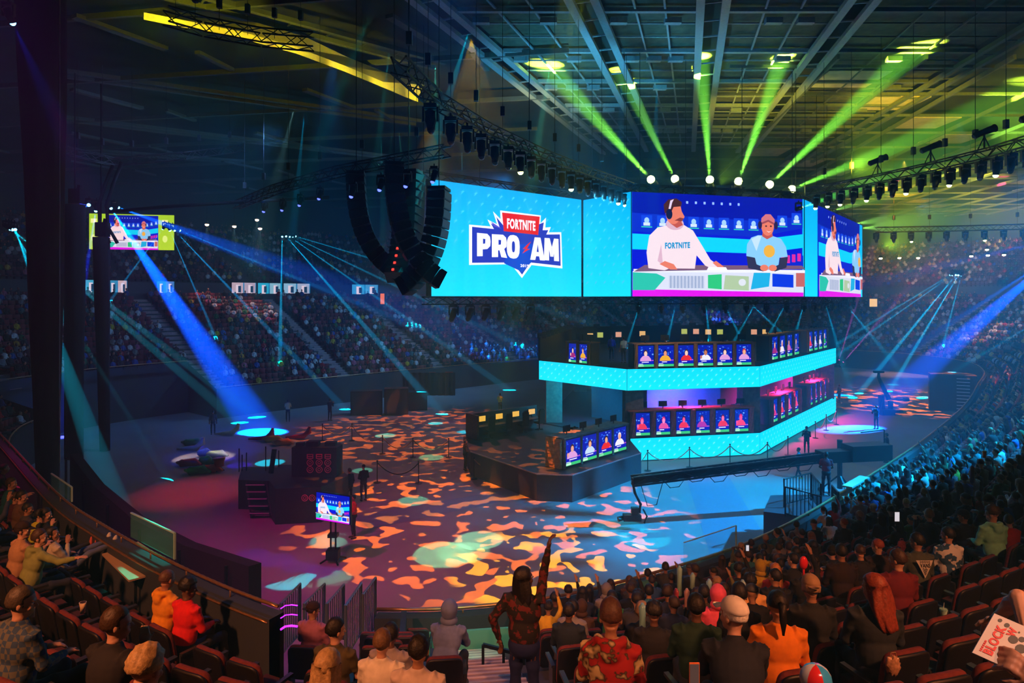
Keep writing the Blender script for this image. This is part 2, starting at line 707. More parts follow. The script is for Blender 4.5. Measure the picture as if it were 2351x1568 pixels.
# ceiling with its long ribs, cross beams and panels
ZC = 24.6
mb = MB()
mb.add([(-140, -40, 25.6), (-140, 190, 25.6), (140, 190, 25.6), (140, -40, 25.6)], [(0, 1, 2, 3)])
struct('ceiling', mb, mat('ceiling_deck', (0.022, 0.032, 0.03), 0.8, noise=0.5, nscale=0.5))


def C(px, py, z=ZC):
    return P(px, py, (z - 9.8) * FPX / (685 - py))


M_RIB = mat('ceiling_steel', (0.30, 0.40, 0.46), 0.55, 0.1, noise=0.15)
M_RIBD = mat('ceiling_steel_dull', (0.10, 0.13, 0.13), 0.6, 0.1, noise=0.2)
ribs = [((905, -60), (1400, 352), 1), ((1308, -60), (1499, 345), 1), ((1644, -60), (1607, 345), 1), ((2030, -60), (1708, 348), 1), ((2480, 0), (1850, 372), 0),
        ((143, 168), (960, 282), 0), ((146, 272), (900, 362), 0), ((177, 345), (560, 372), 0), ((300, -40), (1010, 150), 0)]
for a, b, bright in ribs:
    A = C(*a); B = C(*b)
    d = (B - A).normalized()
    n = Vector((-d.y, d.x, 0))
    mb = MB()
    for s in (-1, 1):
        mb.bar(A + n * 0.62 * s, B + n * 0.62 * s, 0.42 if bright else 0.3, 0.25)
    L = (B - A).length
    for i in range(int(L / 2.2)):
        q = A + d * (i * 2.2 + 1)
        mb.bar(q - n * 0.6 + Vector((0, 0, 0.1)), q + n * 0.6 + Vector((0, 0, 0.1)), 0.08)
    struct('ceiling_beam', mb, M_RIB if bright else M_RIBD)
M_PAN = mat('ceiling_mesh', (0.07, 0.085, 0.06), 0.7, noise=0.6, nscale=2.5)
Ys = [28.5, 33.9, 39.5, 45, 50.6, 57, 63.2, 70, 77, 84, 92, 100, 108]


def ribx(r, Y):
    a, b, _ = ribs[r]
    A = C(*a); B = C(*b)
    return A.x + (B.x - A.x) * (Y - A.y) / (B.y - A.y)


for gi, (r0, r1) in enumerate(((0, 1), (1, 2), (2, 3), (3, 4))):
    mb = MB()
    mp = MB()
    for i, Y in enumerate(Ys[:7]):
        x0 = ribx(r0, Y) + 0.8; x1 = ribx(r1, Y) - 0.8
        mb.bar((x0, Y, ZC + 0.15), (x1, Y, ZC + 0.15), 0.26, 0.22)
        if i < 6:
            Y2 = Ys[i + 1]
            xa = ribx(r0, Y2) + 0.8; xb = ribx(r1, Y2) - 0.8
            for t in (0.34, 0.66):
                mb.bar((x0 + (x1 - x0) * t, Y, ZC + 0.2), (xa + (xb - xa) * t, Y2, ZC + 0.2), 0.1)
            for t in (0.33, 0.66):
                Ym = Y + (Y2 - Y) * t
                mb.bar((x0 + (xa - x0) * t, Ym, ZC + 0.25), (x1 + (xb - x1) * t, Ym, ZC + 0.25), 0.08)
            mp.add([(x0, Y, ZC + 0.42), (xa, Y2, ZC + 0.42), (xb, Y2, ZC + 0.42), (x1, Y, ZC + 0.42)], [(0, 1, 2, 3)])
            for t in (0.2, 0.5, 0.8):                           # catwalk boxes and ducts
                if rnd.random() < 0.5:
                    mb.box((x0 + (x1 - x0) * t, Y + 1.2, ZC + 0.1), (0.9, 0.35, 0.3))
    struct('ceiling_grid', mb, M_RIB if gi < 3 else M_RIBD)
    struct('ceiling_panel', mp, M_PAN)
# right and far ceiling: a wide grid of panels carried lower
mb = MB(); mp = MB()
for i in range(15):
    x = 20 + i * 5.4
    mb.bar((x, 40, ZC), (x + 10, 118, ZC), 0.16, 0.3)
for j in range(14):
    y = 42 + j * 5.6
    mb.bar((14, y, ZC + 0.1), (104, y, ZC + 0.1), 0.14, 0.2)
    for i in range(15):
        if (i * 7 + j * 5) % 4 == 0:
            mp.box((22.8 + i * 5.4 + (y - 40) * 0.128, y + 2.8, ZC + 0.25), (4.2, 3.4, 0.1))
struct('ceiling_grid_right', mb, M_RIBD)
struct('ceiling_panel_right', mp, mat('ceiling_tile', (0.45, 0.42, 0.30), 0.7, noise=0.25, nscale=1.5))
mb = MB()
for j in range(9):
    y = 30 + j * 9
    mb.bar((-80, y + 14, ZC), (4 - j * 0.6, y, ZC), 0.2, 0.3)
for i in range(9):
    x = -72 + i * 8.2
    for j in range(5):
        if (i + j) % 2 == 0:
            y = 34 + j * 12
            mb.bar((x, y, ZC - 0.1), (x + 2.4, y + 4.5, ZC - 0.1), 0.5, 0.2)
            mb.bar((x + 4, y + 5, ZC - 0.1), (x + 4.8, y + 8, ZC - 0.1), 0.35, 0.2)
struct('ceiling_grid_left', mb, M_RIBD)
# the pale curved soffit that catches the yellow light, upper left
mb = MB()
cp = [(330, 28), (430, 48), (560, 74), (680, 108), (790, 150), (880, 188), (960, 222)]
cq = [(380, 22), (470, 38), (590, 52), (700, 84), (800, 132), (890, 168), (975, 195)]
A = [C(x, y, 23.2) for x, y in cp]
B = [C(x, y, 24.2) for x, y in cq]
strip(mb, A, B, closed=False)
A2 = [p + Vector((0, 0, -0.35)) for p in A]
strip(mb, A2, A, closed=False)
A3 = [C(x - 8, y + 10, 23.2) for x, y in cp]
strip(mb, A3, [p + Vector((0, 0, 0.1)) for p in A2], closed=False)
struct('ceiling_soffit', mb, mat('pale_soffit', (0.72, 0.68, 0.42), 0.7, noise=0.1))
for q in range(7):
    a = A[q]
    spot((a.x + .9, a.y - 1.4, a.z - 1.6), (a.x, a.y + .2, a.z), (1.0, 0.85, 0.02), 420, 84, 0.1, 0.8, 'soffit_light')
# ---------------------------------------------------------------- hanging video wall
CYAN = lin(hexc('07c6f2'))
CYAN2 = lin(hexc('14e4fa'))
CYANM = lin(hexc('0fdcf4'))
_txt = {}


def text2d(s, bold=0.0):
    k = (s, bold)
    if k in _txt:
        return _txt[k]
    cu = bpy.data.curves.new('t', 'FONT')
    cu.body = s
    cu.offset = bold
    cu.fill_mode = 'FRONT'
    cu.resolution_u = 3
    cu.space_character = 1.0 + bold * 2.6
    o = bpy.data.objects.new('t', cu)
    COL.objects.link(o)
    dg = bpy.context.evaluated_depsgraph_get()
    me = bpy.data.meshes.new_from_object(o.evaluated_get(dg))
    vs = [(v.co.x, v.co.y) for v in me.vertices]
    fs = [tuple(p.vertices) for p in me.polygons]
    bpy.data.objects.remove(o)
    bpy.data.curves.remove(cu)
    bpy.data.meshes.remove(me)
    x0 = min(v[0] for v in vs); x1 = max(v[0] for v in vs)
    y0 = min(v[1] for v in vs); y1 = max(v[1] for v in vs)
    vs = [((x - x0) / (x1 - x0), (y - y0) / (y1 - y0)) for x, y in vs]
    _txt[k] = (vs, fs, (x1 - x0) / (y1 - y0))
    return _txt[k]


class Pic:
    """a flat picture on a panel: u right, v up in 0..1, layered a few mm apart"""

    def __init__(s, p0, p1, z0, z1, step=0.012):
        s.p0 = Vector((p0[0], p0[1], 0)); s.p1 = Vector((p1[0], p1[1], 0))
        s.z0 = z0; s.z1 = z1
        d = (s.p1 - s.p0).normalized()
        s.n = Vector((d.y, -d.x, 0))
        s.mb = MB(); s.k = 1; s.step = step
        s.w = (s.p1 - s.p0).length; s.h = z1 - z0

    def pt(s, u, v):
        p = s.p0.lerp(s.p1, u) + s.n * (0.01 + s.k * s.step)
        return Vector((p.x, p.y, s.z0 + (s.z1 - s.z0) * v))

    def poly(s, pts, col, up=True):
        if up:
            s.k += 1
        s.mb.add([s.pt(u, v) for u, v in pts], [tuple(range(len(pts)))], col)

    def rect(s, u0, v0, u1, v1, col, up=True):
        s.poly([(u0, v0), (u1, v0), (u1, v1), (u0, v1)], col, up)

    def ell(s, u, v, ru, rv, col, up=True, n=20, rot=0.0):
        pts = []
        for i in range(n):
            a = 2 * PI * i / n
            x = math.cos(a) * ru * s.w; y = math.sin(a) * rv * s.h
            pts.append((u + (x * math.cos(rot) - y * math.sin(rot)) / s.w, v + (x * math.sin(rot) + y * math.cos(rot)) / s.h))
        s.poly(pts, col, up)

    def text(s, t, u0, v0, u1, v1, col, bold=0.02, shear=0.0, taper=0.0):
        s.k += 1
        vs, fs, _ = text2d(t, bold)
        s.mb.add([s.pt(u0 + (u1 - u0) * x, v0 + (v1 - v0) * (y * (1 + taper * x)) + shear * x) for x, y in vs], fs, col)

    def bolt(s, u, v, r, col, up=False):
        a = s.h / s.w
        q = [(-.1, .1), (.75, 1), (.25, .25), (1, .35), (-.65, -1), (-.2, -.1), (-1, -.1)]
        s.poly([(u + x * r * a, v + y * r) for x, y in q], col, up)


def bolts(pc, u0, u1, v0, v1, nx, ny, r, col):
    pc.k += 1
    for j in range(ny):
        for i in range(nx):
            pc.bolt(u0 + (u1 - u0) * (i + 0.5 * (j % 2) + 0.2) / nx, v0 + (v1 - v0) * (j + 0.5) / ny, r, col)


Sc = lambda h, k=1.0: tuple(x * k for x in lin(hexc(h)))


def crowdlights(pc, u0, u1, v0, v1, n, seed):
    r = random.Random(seed)
    pc.k += 1
    for _ in range(n):
        u = r.uniform(u0, u1); v = r.uniform(v0, v1)
        pc.ell(u, v, 0.0025, 0.005, Sc(r.choice(['8fd0ff', '3d7be0', 'e8f0ff', '2050c8'])), False, 6)


def hosts(pc, u0, v0, u1, v1, small=False):
    """the live picture: two casters behind a desk in front of the stage"""
    U = lambda u: u0 + (u1 - u0) * u
    V = lambda v: v0 + (v1 - v0) * v

    def pl(pts, c):
        pc.poly([(U(a), V(b)) for a, b in pts], c)

    def el(a, b, ra, rb, c, rot=0.0):
        pc.ell(U(a), V(b), ra * (u1 - u0), rb * (v1 - v0), c, True, 22, rot)
    pl([(0, 0), (1, 0), (1, 1), (0, 1)], Sc('0a12c8'))
    pl([(0, .78), (1, .7), (1, 1), (0, 1)], Sc('0610a0'))
    pl([(0, .62), (.72, .60), (1, .70), (1, .82), (.7, .76), (0, .80)], Sc('0c2cc0'))
    pc.k += 1
    r = random.Random(5)
    for i in range(11):                                         # player cards on the stage in the picture
        a = .05 + i * .088
        b = .66 + max(0, a - .72) * .35
        for kk, c in ((0, '1446d8'),):
            pc.rect(U(a), V(b), U(a + .06), V(b + .12), Sc(c), False)
    pc.k += 1
    for i in range(11):
        a = .05 + i * .088; b = .66 + max(0, a - .72) * .35
        pc.ell(U(a + .03), V(b + .07), .014 * (u1 - u0), .03 * (v1 - v0), Sc('a8d8ff'), False, 10)
        pc.rect(U(a + .012), V(b + .02), U(a + .048), V(b + .05), Sc('d8ecff'), False)
        pc.rect(U(a), V(b + .003), U(a + .06), V(b + .012), Sc('38e0a0'), False)
    pc.k += 1
    for i in range(9):
        pc.rect(U(.2 + i * .05), V(.905), U(.212 + i * .05), V(.93), Sc('9ec8ff'), False)
    pl([(0, .45), (.72, .43), (1, .5), (1, .64), (.72, .57), (0, .60)], Sc('0fd8f4'))
    pl([(.72, .2), (1, .3), (1, .42), (.72, .38)], Sc('0824c8'))
    pc.k += 1
    for i in range(4):
        pc.rect(U(.86 + i * .034), V(.33 + i * .01), U(.882 + i * .034), V(.41 + i * .01), Sc('e02898'), False)
    # desk
    pl([(0, 0), (1, 0), (1, .2), (0, .2)], Sc('e60ae0'))
    pl([(0, .07), (1, .04), (1, .27), (.72, .27), (0, .24)], Sc('dfe6ea'))
    pl([(0, .06), (.12, .06), (.18, .18), (.13, .22), (0, .23)], Sc('2ec8a4'))
    pl([(.2, .08), (.4, .08), (.4, .2), (.2, .2)], Sc('c8d2dc'))
    pc.k += 1
    for i in range(10):
        pc.rect(U(.205 + i * .02), V(.08), U(.213 + i * .02), V(.2), Sc('9fb0c4'), False)
    pl([(.42, .08), (.5, .07), (.5, .22), (.42, .21)], Sc('30cc78'))
    pl([(.51, .07), (.66, .06), (.66, .2), (.52, .21)], Sc('b4cf9c'))
    el(.62, .14, .022, .035, Sc('e4ece8'))
    pl([(.67, .07), (.78, .1), (.79, .26), (.69, .25)], Sc('20b4dc'))
    pl([(.8, .1), (.93, .09), (.93, .22), (.8, .23)], Sc('0838d8'))
    pl([(.945, .1), (1, .1), (1, .24), (.945, .24)], Sc('c86a60'))
    pl([(0, .26), (1, .27), (1, .24), (.0, .23)], Sc('f4f8fa'))
    pl([(0, .235), (.06, .30), (.98, .315), (1, .28), (.5, .262)], Sc('7c5870'))
    # first caster: white hooded top, headset, looking to the right
    w = Sc('fbe6e0'); w2 = Sc('e2b8c0'); sk = Sc('f08060'); sk2 = Sc('c85848')
    pl([(.08, .27), (.07, .42), (.085, .58), (.13, .66), (.2, .69), (.27, .7), (.33, .64), (.38, .5), (.43, .36), (.49, .29), (.46, .26), (.4, .3), (.35, .4),
        (.34, .27), (.13, .27), (.14, .34), (.21, .28), (.17, .25)], w)
    pl([(.13, .34), (.15, .5), (.16, .3)], w2)
    pl([(.14, .31), (.2, .26), (.24, .26), (.22, .31), (.17, .34)], sk)
    pl([(.44, .33), (.48, .27), (.52, .26), (.5, .3), (.46, .35)], sk)
    el(.225, .7, .05, .06, w2)
    pl([(.2, .7), (.21, .76), (.25, .76), (.27, .69), (.235, .66)], sk2)
    el(.215, .8, .042, .105, sk)
    pl([(.235, .74), (.27, .745), (.278, .77), (.262, .82), (.255, .87), (.21, .87)], sk)
    pl([(.165, .8), (.16, .88), (.185, .93), (.23, .945), (.262, .91), (.258, .87), (.215, .86), (.2, .8)], Sc('48201c'))
    pl([(.22, .73), (.262, .725), (.272, .755), (.25, .76)], Sc('8a3a34'))
    el(.19, .79, .018, .05, Sc('101840'))
    pc.k += 1
    pl([(.185, .84), (.195, .92), (.215, .935), (.205, .9), (.197, .84)], Sc('e8d8e8'))
    pc.text('FORTNITE', U(.165), V(.455), U(.305), V(.515), Sc('1898c8'), 0.05, 0.012 * (v1 - v0))
    # second caster: pale blue t-shirt, headset and cap
    b1 = Sc('8cd2f4'); b2 = Sc('c8eafc')
    pl([(.63, .4), (.635, .52), (.66, .585), (.7, .61), (.78, .61), (.84, .58), (.87, .5), (.88, .4), (.83, .39), (.82, .27), (.69, .27), (.68, .38)], b1)
    pl([(.66, .57), (.7, .605), (.72, .6), (.69, .45)], b2)
    pl([(.63, .4), (.68, .385), (.69, .32), (.75, .28), (.73, .25), (.64, .28)], Sc('30304c'))
    pl([(.88, .4), (.83, .385), (.825, .32), (.77, .28), (.8, .25), (.87, .29)], Sc('30304c'))
    el(.735, .285, .025, .032, sk); el(.785, .285, .025, .032, sk)
    pl([(.72, .6), (.725, .65), (.78, .65), (.785, .6), (.75, .57)], sk2)
    el(.753, .7, .038, .095, sk)
    pl([(.712, .72), (.715, .78), (.74, .82), (.77, .82), (.795, .77), (.795, .72), (.755, .745)], Sc('d87878'))
    pl([(.715, .735), (.755, .765), (.79, .735), (.79, .715), (.755, .745), (.715, .715)], Sc('a04850'))
    el(.705, .71, .012, .04, Sc('281c48')); el(.8, .71, .012, .04, Sc('281c48'))
    el(.74, .7, .006, .008, Sc('40181c')); el(.768, .7, .006, .008, Sc('40181c'))
    pl([(.738, .655), (.755, .645), (.772, .655), (.755, .637)], Sc('fff0e8'))
    el(.757, .45, .034, .062, Sc('f4b83c'))                     # plain round yellow print
    pl([(.4, .285), (.5, .285), (.51, .255), (.39, .255)], Sc('ffffff'))


def panel(p0, p1, z0, z1, label, fill, edge=None, th=0.35, group=None):
    """an LED wall with a real cabinet behind its face"""
    a = Vector((p0[0], p0[1], 0)); b = Vector((p1[0], p1[1], 0))
    d = (b - a); L = d.length; d.normalize()
    n = Vector((d.y, -d.x, 0))
    t = thing('video_wall', label, 'screen', (a + b) / 2 + Vector((0, 0, z0)), 0, group)
    t_inv = Matrix.Translation(t.location).inverted()
    mb = MB()
    R = Matrix(((d.x, -n.x, 0), (d.y, -n.y, 0), (0, 0, 1)))
    c = (a + b) / 2 - n * (th / 2)
    mb.box(c + Vector((0, 0, (z0 + z1) / 2)), (L, th, z1 - z0), R)
    for k in range(int(L / 2) + 1):                             # rear ribs of the cabinet
        q = a.lerp(b, k / max(1, int(L / 2))) - n * (th + 0.06)
        mb.bar((q.x, q.y, z0), (q.x, q.y, z1), 0.1)
    mb.T = None
    mb.v = [tuple(t_inv @ Vector(v)) for v in mb.v]
    mb.build('cabinet', M_BLACK, t)
    pc = Pic(p0, p1, z0, z1)
    k = 24
    for i in range(k):                                          # the picture's own cyan ramp
        c = [fill[0][q] + (fill[1][q] - fill[0][q]) * i / k for q in range(3)]
        pc.rect(0, i / k, 1, (i + 1) / k, c, False)
    return t, pc, t_inv


def endpic(t, pc, t_inv, name='picture', s=1.0):
    pc.mb.v = [tuple(t_inv @ Vector(v)) for v in pc.mb.v]
    return pc.mb.build(name, screen_mat(s), t)


ZB, ZT = 9.92, 16.15
Q = lambda px, h: (lambda Y: ((px - 1175.5) / FPX * Y, Y))((ZT - ZB) * FPX / h)
L0, L1 = Q(990, 268), Q(1334, 222)
A0, A1 = Q(1340, 221), Q(1449, 240)
B0, B1 = Q(1450, 240), Q(1845, 223)
D0, D1 = Q(1847, 222), Q(1979, 164)
ramp = (Sc('19e6fa'), Sc('06b2ee'))
BOLTC = Sc('44d2fa')
t, pc, ti = panel(L0, L1, ZB, ZT, 'big cyan video wall with the shield logo and white lettering', ramp)
bolts(pc, 0.04, 1.0, 0.45, 0.97, 12, 6, 0.028, BOLTC)
bolts(pc, 0.04, 1.0, 0.1, 0.45, 12, 4, 0.024, Sc('16dcf8'))
# shield logo
lx = lambda x: (x - 990) / 344.0


def ly(x, y):
    top = 412 + (460 - 412) * (x - 990) / 344
    bot = 680
    return (bot - y) / (bot - top)


def LP(pts):
    return [(lx(x), ly(x, y)) for x, y in pts]


outer = [(1064, 515), (1110, 519), (1103, 503), (1124, 514), (1115, 484), (1132, 502), (1131, 482), (1227, 494), (1226, 512), (1240, 499), (1238, 522), (1252, 521), (1247, 533),
         (1279, 533), (1282, 616), (1204, 608), (1181, 638), (1156, 606), (1064, 608)]
pc.poly(LP(outer), Sc('ffffff'))
inner = [(1070, 520), (1117, 525), (1110, 512), (1130, 523), (1122, 497), (1138, 517), (1220, 515), (1234, 510), (1231, 528), (1245, 528), (1240, 538),
         (1275, 538), (1277, 610), (1201, 602), (1181, 630), (1159, 602), (1070, 603)]
pc.poly(LP(inner), Sc('2438b0'))
pc.poly(LP([(1117, 519), (1110, 508), (1134, 524)]), Sc('5a50c8'))
pc.poly(LP([(1139, 604), (1181, 624), (1204, 600), (1210, 560), (1150, 560)]), Sc('0a48c4'))
pc.poly(LP([(1134, 487), (1223, 497), (1219, 539), (1138, 530)]), Sc('e8181c'))


def ltext(s, x0, y0, x1, y1, y0r, y1r, col, bold):
    """lettering in photograph pixels: bottom y0, top y1 at the left; y0r, y1r at the right"""
    pc.k += 1
    vs, fs, _ = text2d(s, bold)
    pts = []
    for a, b in vs:
        x = x0 + (x1 - x0) * a
        yb = y0 + (y0r - y0) * a; yt = y1 + (y1r - y1) * a
        y = yb + (yt - yb) * b
        pts.append(pc.pt(lx(x), ly(x, y)))
    pc.mb.add(pts, fs, col)


ltext('FORTNITE', 1145, 524, 1212, 500, 530, 507, Sc('ffffff'), 0.045)
WHITE = Sc('ffffff'); NAVY = Sc('2438b0')


def glyph(x0, y0, x1, y1, y0r, y1r, layers):
    """one heavy letter: white shapes and navy counters in a 0..1 cell, given in picture pixels"""
    for col, pts in layers:
        q = []
        for a, b in pts:
            x = x0 + (x1 - x0) * a
            yb = y0 + (y0r - y0) * a; yt = y1 + (y1r - y1) * a
            q.append((lx(x), ly(x, yb + (yt - yb) * b)))
        pc.poly(q, col)


oval = lambda cx, cy, rx, ry, n=16: [(cx + rx * math.copysign(abs(math.cos(2 * PI * k / n)) ** .75, math.cos(2 * PI * k / n)), cy + ry * math.copysign(abs(math.sin(2 * PI * k / n)) ** .75, math.sin(2 * PI * k / n))) for k in range(n)]
g_P = [(WHITE, [(0, 0), (.42, .02), (.42, 1), (0, 1)]), (WHITE, [(.3, .3), (.75, .34), (.97, .48), (1, .68), (.95, .88), (.75, 1), (.3, 1)]), (NAVY, [(.42, .55), (.58, .57), (.6, .76), (.42, .77)])]
g_R = g_P[:2] + [(WHITE, [(.45, .4), (.8, .42), (1.02, 0), (.62, .02)]), g_P[2]]
g_O = [(WHITE, oval(.5, .5, .5, .51)), (NAVY, oval(.5, .5, .12, .24))]
g_A = [(WHITE, [(0, 0), (.3, 1), (.7, 1), (1, 0), (.66, .0), (.6, .17), (.4, .17), (.34, 0)]), (NAVY, [(.43, .36), (.57, .36), (.5, .7)])]
g_M = [(WHITE, [(0, 0), (.04, 1), (.34, 1), (.34, 0)]), (WHITE, [(.66, 0), (.66, 1), (.96, 1), (1, 0)]), (WHITE, [(.2, 1), (.36, 1), (.5, .62), (.5, .18), (.4, .18)]), (WHITE, [(.8, 1), (.64, 1), (.5, .62), (.5, .18), (.6, .18)])]
glyph(1079, 588, 1108, 534, 590, 537, g_P)
glyph(1110, 590, 1143, 537, 592, 539, g_R)
glyph(1142, 592, 1172, 538, 594, 541, g_O)
glyph(1196, 596, 1232, 544, 598, 546, g_A)
glyph(1229, 597, 1267, 546, 600, 549, g_M)
ltext('2019', 1171, 613, 1191, 606, 614, 607, Sc('ffffff'), 0.04)
pc.poly(LP([(1196, 554), (1186, 571), (1194, 571), (1175, 582), (1183, 571), (1176, 572), (1186, 562)]), Sc('e8202c'))
endpic(t, pc, ti)
t, pc, ti = panel(A0, A1, ZB, ZT, 'narrow plain cyan video wall between the logo wall and the casters', ramp)
bolts(pc, 0.05, 1.0, 0.1, 0.97, 5, 10, 0.026, BOLTC)
endpic(t, pc, ti)
t, pc, ti = panel(B0, B1, ZB, ZT, 'big video wall facing the camera showing two casters', ramp)
hosts(pc, 0.0, 0.0, 0.99, 1.0)
endpic(t, pc, ti)
t, pc, ti = panel(D0, D1, ZB, ZT, 'turned away video wall at the right end, casters squeezed between cyan strips', ramp)
hosts(pc, 0.17, 0.0, 0.93, 1.0)
endpic(t, pc, ti)
# rig frame above and below the walls (one hung frame)
t = thing('screen_rig', 'black steel frame hanging above and below the big video walls', 'rig', (10, 48, 9.4))
ti = Matrix.Translation(t.location).inverted()


def truss(mb, A, B, w=0.45, ch=0.06, bay=0.6):
    A = Vector(A); B = Vector(B)
    d = B - A; L = d.length; d.normalize()
    n = d.cross(Vector((0, 0, 1)))
    n = n.normalized() if n.length > 0.1 else Vector((1, 0, 0))
    u = n.cross(d)
    cs = [n * w / 2 + u * w / 2, -n * w / 2 + u * w / 2, -n * w / 2 - u * w / 2, n * w / 2 - u * w / 2]
    for c in cs:
        mb.bar(A + c, B + c, ch)
    k = max(1, int(L / bay))
    for i in range(k):
        a = A + d * (L * i / k); b = A + d * (L * (i + 1) / k)
        for j in range(4):
            c, e = cs[j], cs[(j + 1) % 4]
            if i % 2:
                c, e = e, c
            mb.bar(a + c, b + e, ch * 0.55)


mb = MB()
for a, b in ((L0, L1), (A0, A1), (B0, B1), (D0, D1)):
    a = Vector((a[0], a[1], 0)); b = Vector((b[0], b[1], 0)); d = (b - a).normalized(); n = Vector((d.y, -d.x, 0))
    o = -n * 0.75
    truss(mb, a + o + Vector((0, 0, ZT + 0.3)), b + o + Vector((0, 0, ZT + 0.3)), 0.5, 0.07, 0.9)
    truss(mb, a + o + Vector((0, 0, ZB - 0.25)), b + o + Vector((0, 0, ZB - 0.25)), 0.4, 0.06, 0.8)
    k = int((b - a).length / 3)
    for i in range(k + 1):
        q = a.lerp(b, i / k) + o
        mb.bar(q + Vector((0, 0, ZT)), q + Vector((0, 0, ZC)), 0.03)
mb.v = [tuple(ti @ Vector(v)) for v in mb.v]
mb.build('frame', M_BLACK, t)

# ---------------------------------------------------------------- lamps
M_YEL = lens_mat('yellow', (0.85, 1.0, 0.25), 30)
M_BLU = lens_mat('blue', (0.1, 0.55, 1.0), 14)
M_DBL = lens_mat('deep_blue', (0.05, 0.08, 1.0), 6)
M_WLN = lens_mat('white', (1.0, 0.62, 0.4), 30)
M_OFF = mat('dull_lens', (0.08, 0.1, 0.12), 0.15)


def moving_head(loc, d, label, lens, scale=1.0, group=None, down=True, name='moving_head_light', lr=.10):
    """yoke lamp clamped under a truss; its head looks along d"""
    t = thing(name, label, 'stage light', loc, 0, group)
    sg = -1 if down else 1
    b = MB()
    b.box((0, 0, sg * 0.06 * scale), (0.34 * scale, 0.28 * scale, 0.12 * scale))
    b.bar((0, 0, 0), (0, 0, -sg * 0.12 * scale), 0.06 * scale)
    b.build('base', M_BLACK, t)
    y = MB()
    for s in (-1, 1):
        y.box((s * 0.19 * scale, 0, sg * 0.28 * scale), (0.05 * scale, 0.12 * scale, 0.4 * scale))
    y.box((0, 0, sg * .1 * scale), (.42 * scale, .12 * scale, .04 * scale))
    y.build('yoke', M_BLACK, t)
    d = Vector(d).normalized()
    c = Vector((0, 0, sg * 0.40 * scale))
    hd = MB()
    hd.tube([c - d * 0.24 * scale, c - d * 0.2 * scale, c + d * 0.05 * scale, c + d * 0.3 * scale], [0.09 * scale, 0.15 * scale, 0.155 * scale, 0.115 * scale], 10)
    h = hd.build('head', M_BLACK, t, True)
    l = MB()
    l.ell(c + d * 0.3 * scale, lr * scale, 12, 8)  # dome shape stands in for the round glare of the lamp
    l.build('lens', lens, t, True)
    return t, Vector(loc) + c + d * (0.32 + lr) * scale


ENDS = []
BEAMG = 'yellow beam lights on the frame above the video walls'
_w = ['leftmost', 'second from left', 'third from left', 'fourth from left', 'fifth from left', 'rightmost']
for i, (a, b, e) in enumerate((((1505, 428), (1270, 165), 1), ((1557, 430), (1440, 195), .55), ((1631, 433), (1612, 170), .9), ((1690, 436), (1790, 150), 1),
                               ((1754, 440), (2080, 130), 1.1), ((1803, 445), (2351, 215), .9))):
    A_ = P(*a, 46)
    B_ = C(*b)
    d = (B_ - A_).normalized()
    t, q = moving_head((A_.x, A_.y, A_.z - 0.55), d, 'lit yellow beam light above the casters wall, %s of its row of six' % _w[i], M_YEL, 1.7, BEAMG, False, lr=.16)
    spot(q, B_, (0.62, 1.0, 0.05), 1000000 * e, 9.6, 0.1, 0.6)
A_ = Vector((18.2, 41.5, 15.9)); B_ = C(2330, 300)
t, q = moving_head(A_, B_ - A_, 'beam light where the right ring truss meets the video wall, throwing green light', M_YEL, 1.0)
spot(q, B_, (0.35, 1.0, 0.1), 400000, 9, 0.05, 0.6)
# far yellow beams sweeping over the far right ceiling
for a, b in (((1900, 478), (2200, 400)), ((1960, 505), (2300, 470)), ((1975, 515), (2330, 500))):
    A_ = P(*a, 66); B_ = C(*b)
    t, q = moving_head(A_, B_ - A_, 'far yellow beam light right of the video walls, %s' % {478: 'highest', 505: 'middle one', 515: 'lowest'}[a[1]], M_YEL, 1.0)
    spot(q, B_, (0.9, 1.0, 0.1), 300000, 11, 0.05, 0.8)
# warm yellow uplight that fills the ceiling, upper right, from the ring truss
for a, b, e, ang in (((20, 38, 17.5), (40, 62, 24), 40000, 62), ((24, 32, 17.5), (44, 44, 24), 22000, 60), ((46, 80, 16), (62, 96, 24), 60000, 76),
                     ((14, 44, 17.5), (20, 50, 24.5), 7000, 70), ((2, 44, 17.6), (0, 50, 24.5), 3000, 90)):
    spot(a, b, (1.0, 0.82, 0.02), e, ang, 0.2, 1.0, 'uplight')
spot((4, 36, 12), (6, 44, 24.5), (0.05, 0.45, 0.8), 16000, 100, 0.4, 1.0, 'uplight')
spot((-20, 50, 12), (-25, 58, 24.5), (0.04, 0.25, 0.2), 5000, 120, 0.4, 1.0, 'uplight')

# ring truss, left arm and right arm, with lamps under it
TZ = 16.6


def truss_thing(pts, label, z=TZ, w=0.45):
    V = [Vector(p) if len(p) == 3 else Vector((p[0], p[1], z)) for p in pts]
    t = thing('lighting_truss', label, 'truss', V[0])
    ti = Matrix.Translation(V[0]).inverted()
    mb = MB()
    for a, b in zip(V, V[1:]):
        truss(mb, a, b, w, 0.06, 0.55)
    mb.v = [tuple(ti @ Vector(v)) for v in mb.v]
    mb.build('lattice', M_BLACK, t)
    hg = MB()
    for a, b in zip(V, V[1:]):
        for k in range(2):
            q = a.lerp(b, (k + 0.5) / 2)
            hg.bar(q, (q.x, q.y, ZC), 0.02)
            hg.box((q.x, q.y, q.z + 1.1), (0.18, 0.18, 0.4))
    hg.v = [tuple(ti @ Vector(v)) for v in hg.v]
    hg.build('hoist_cable', M_DARK, t)
    return V


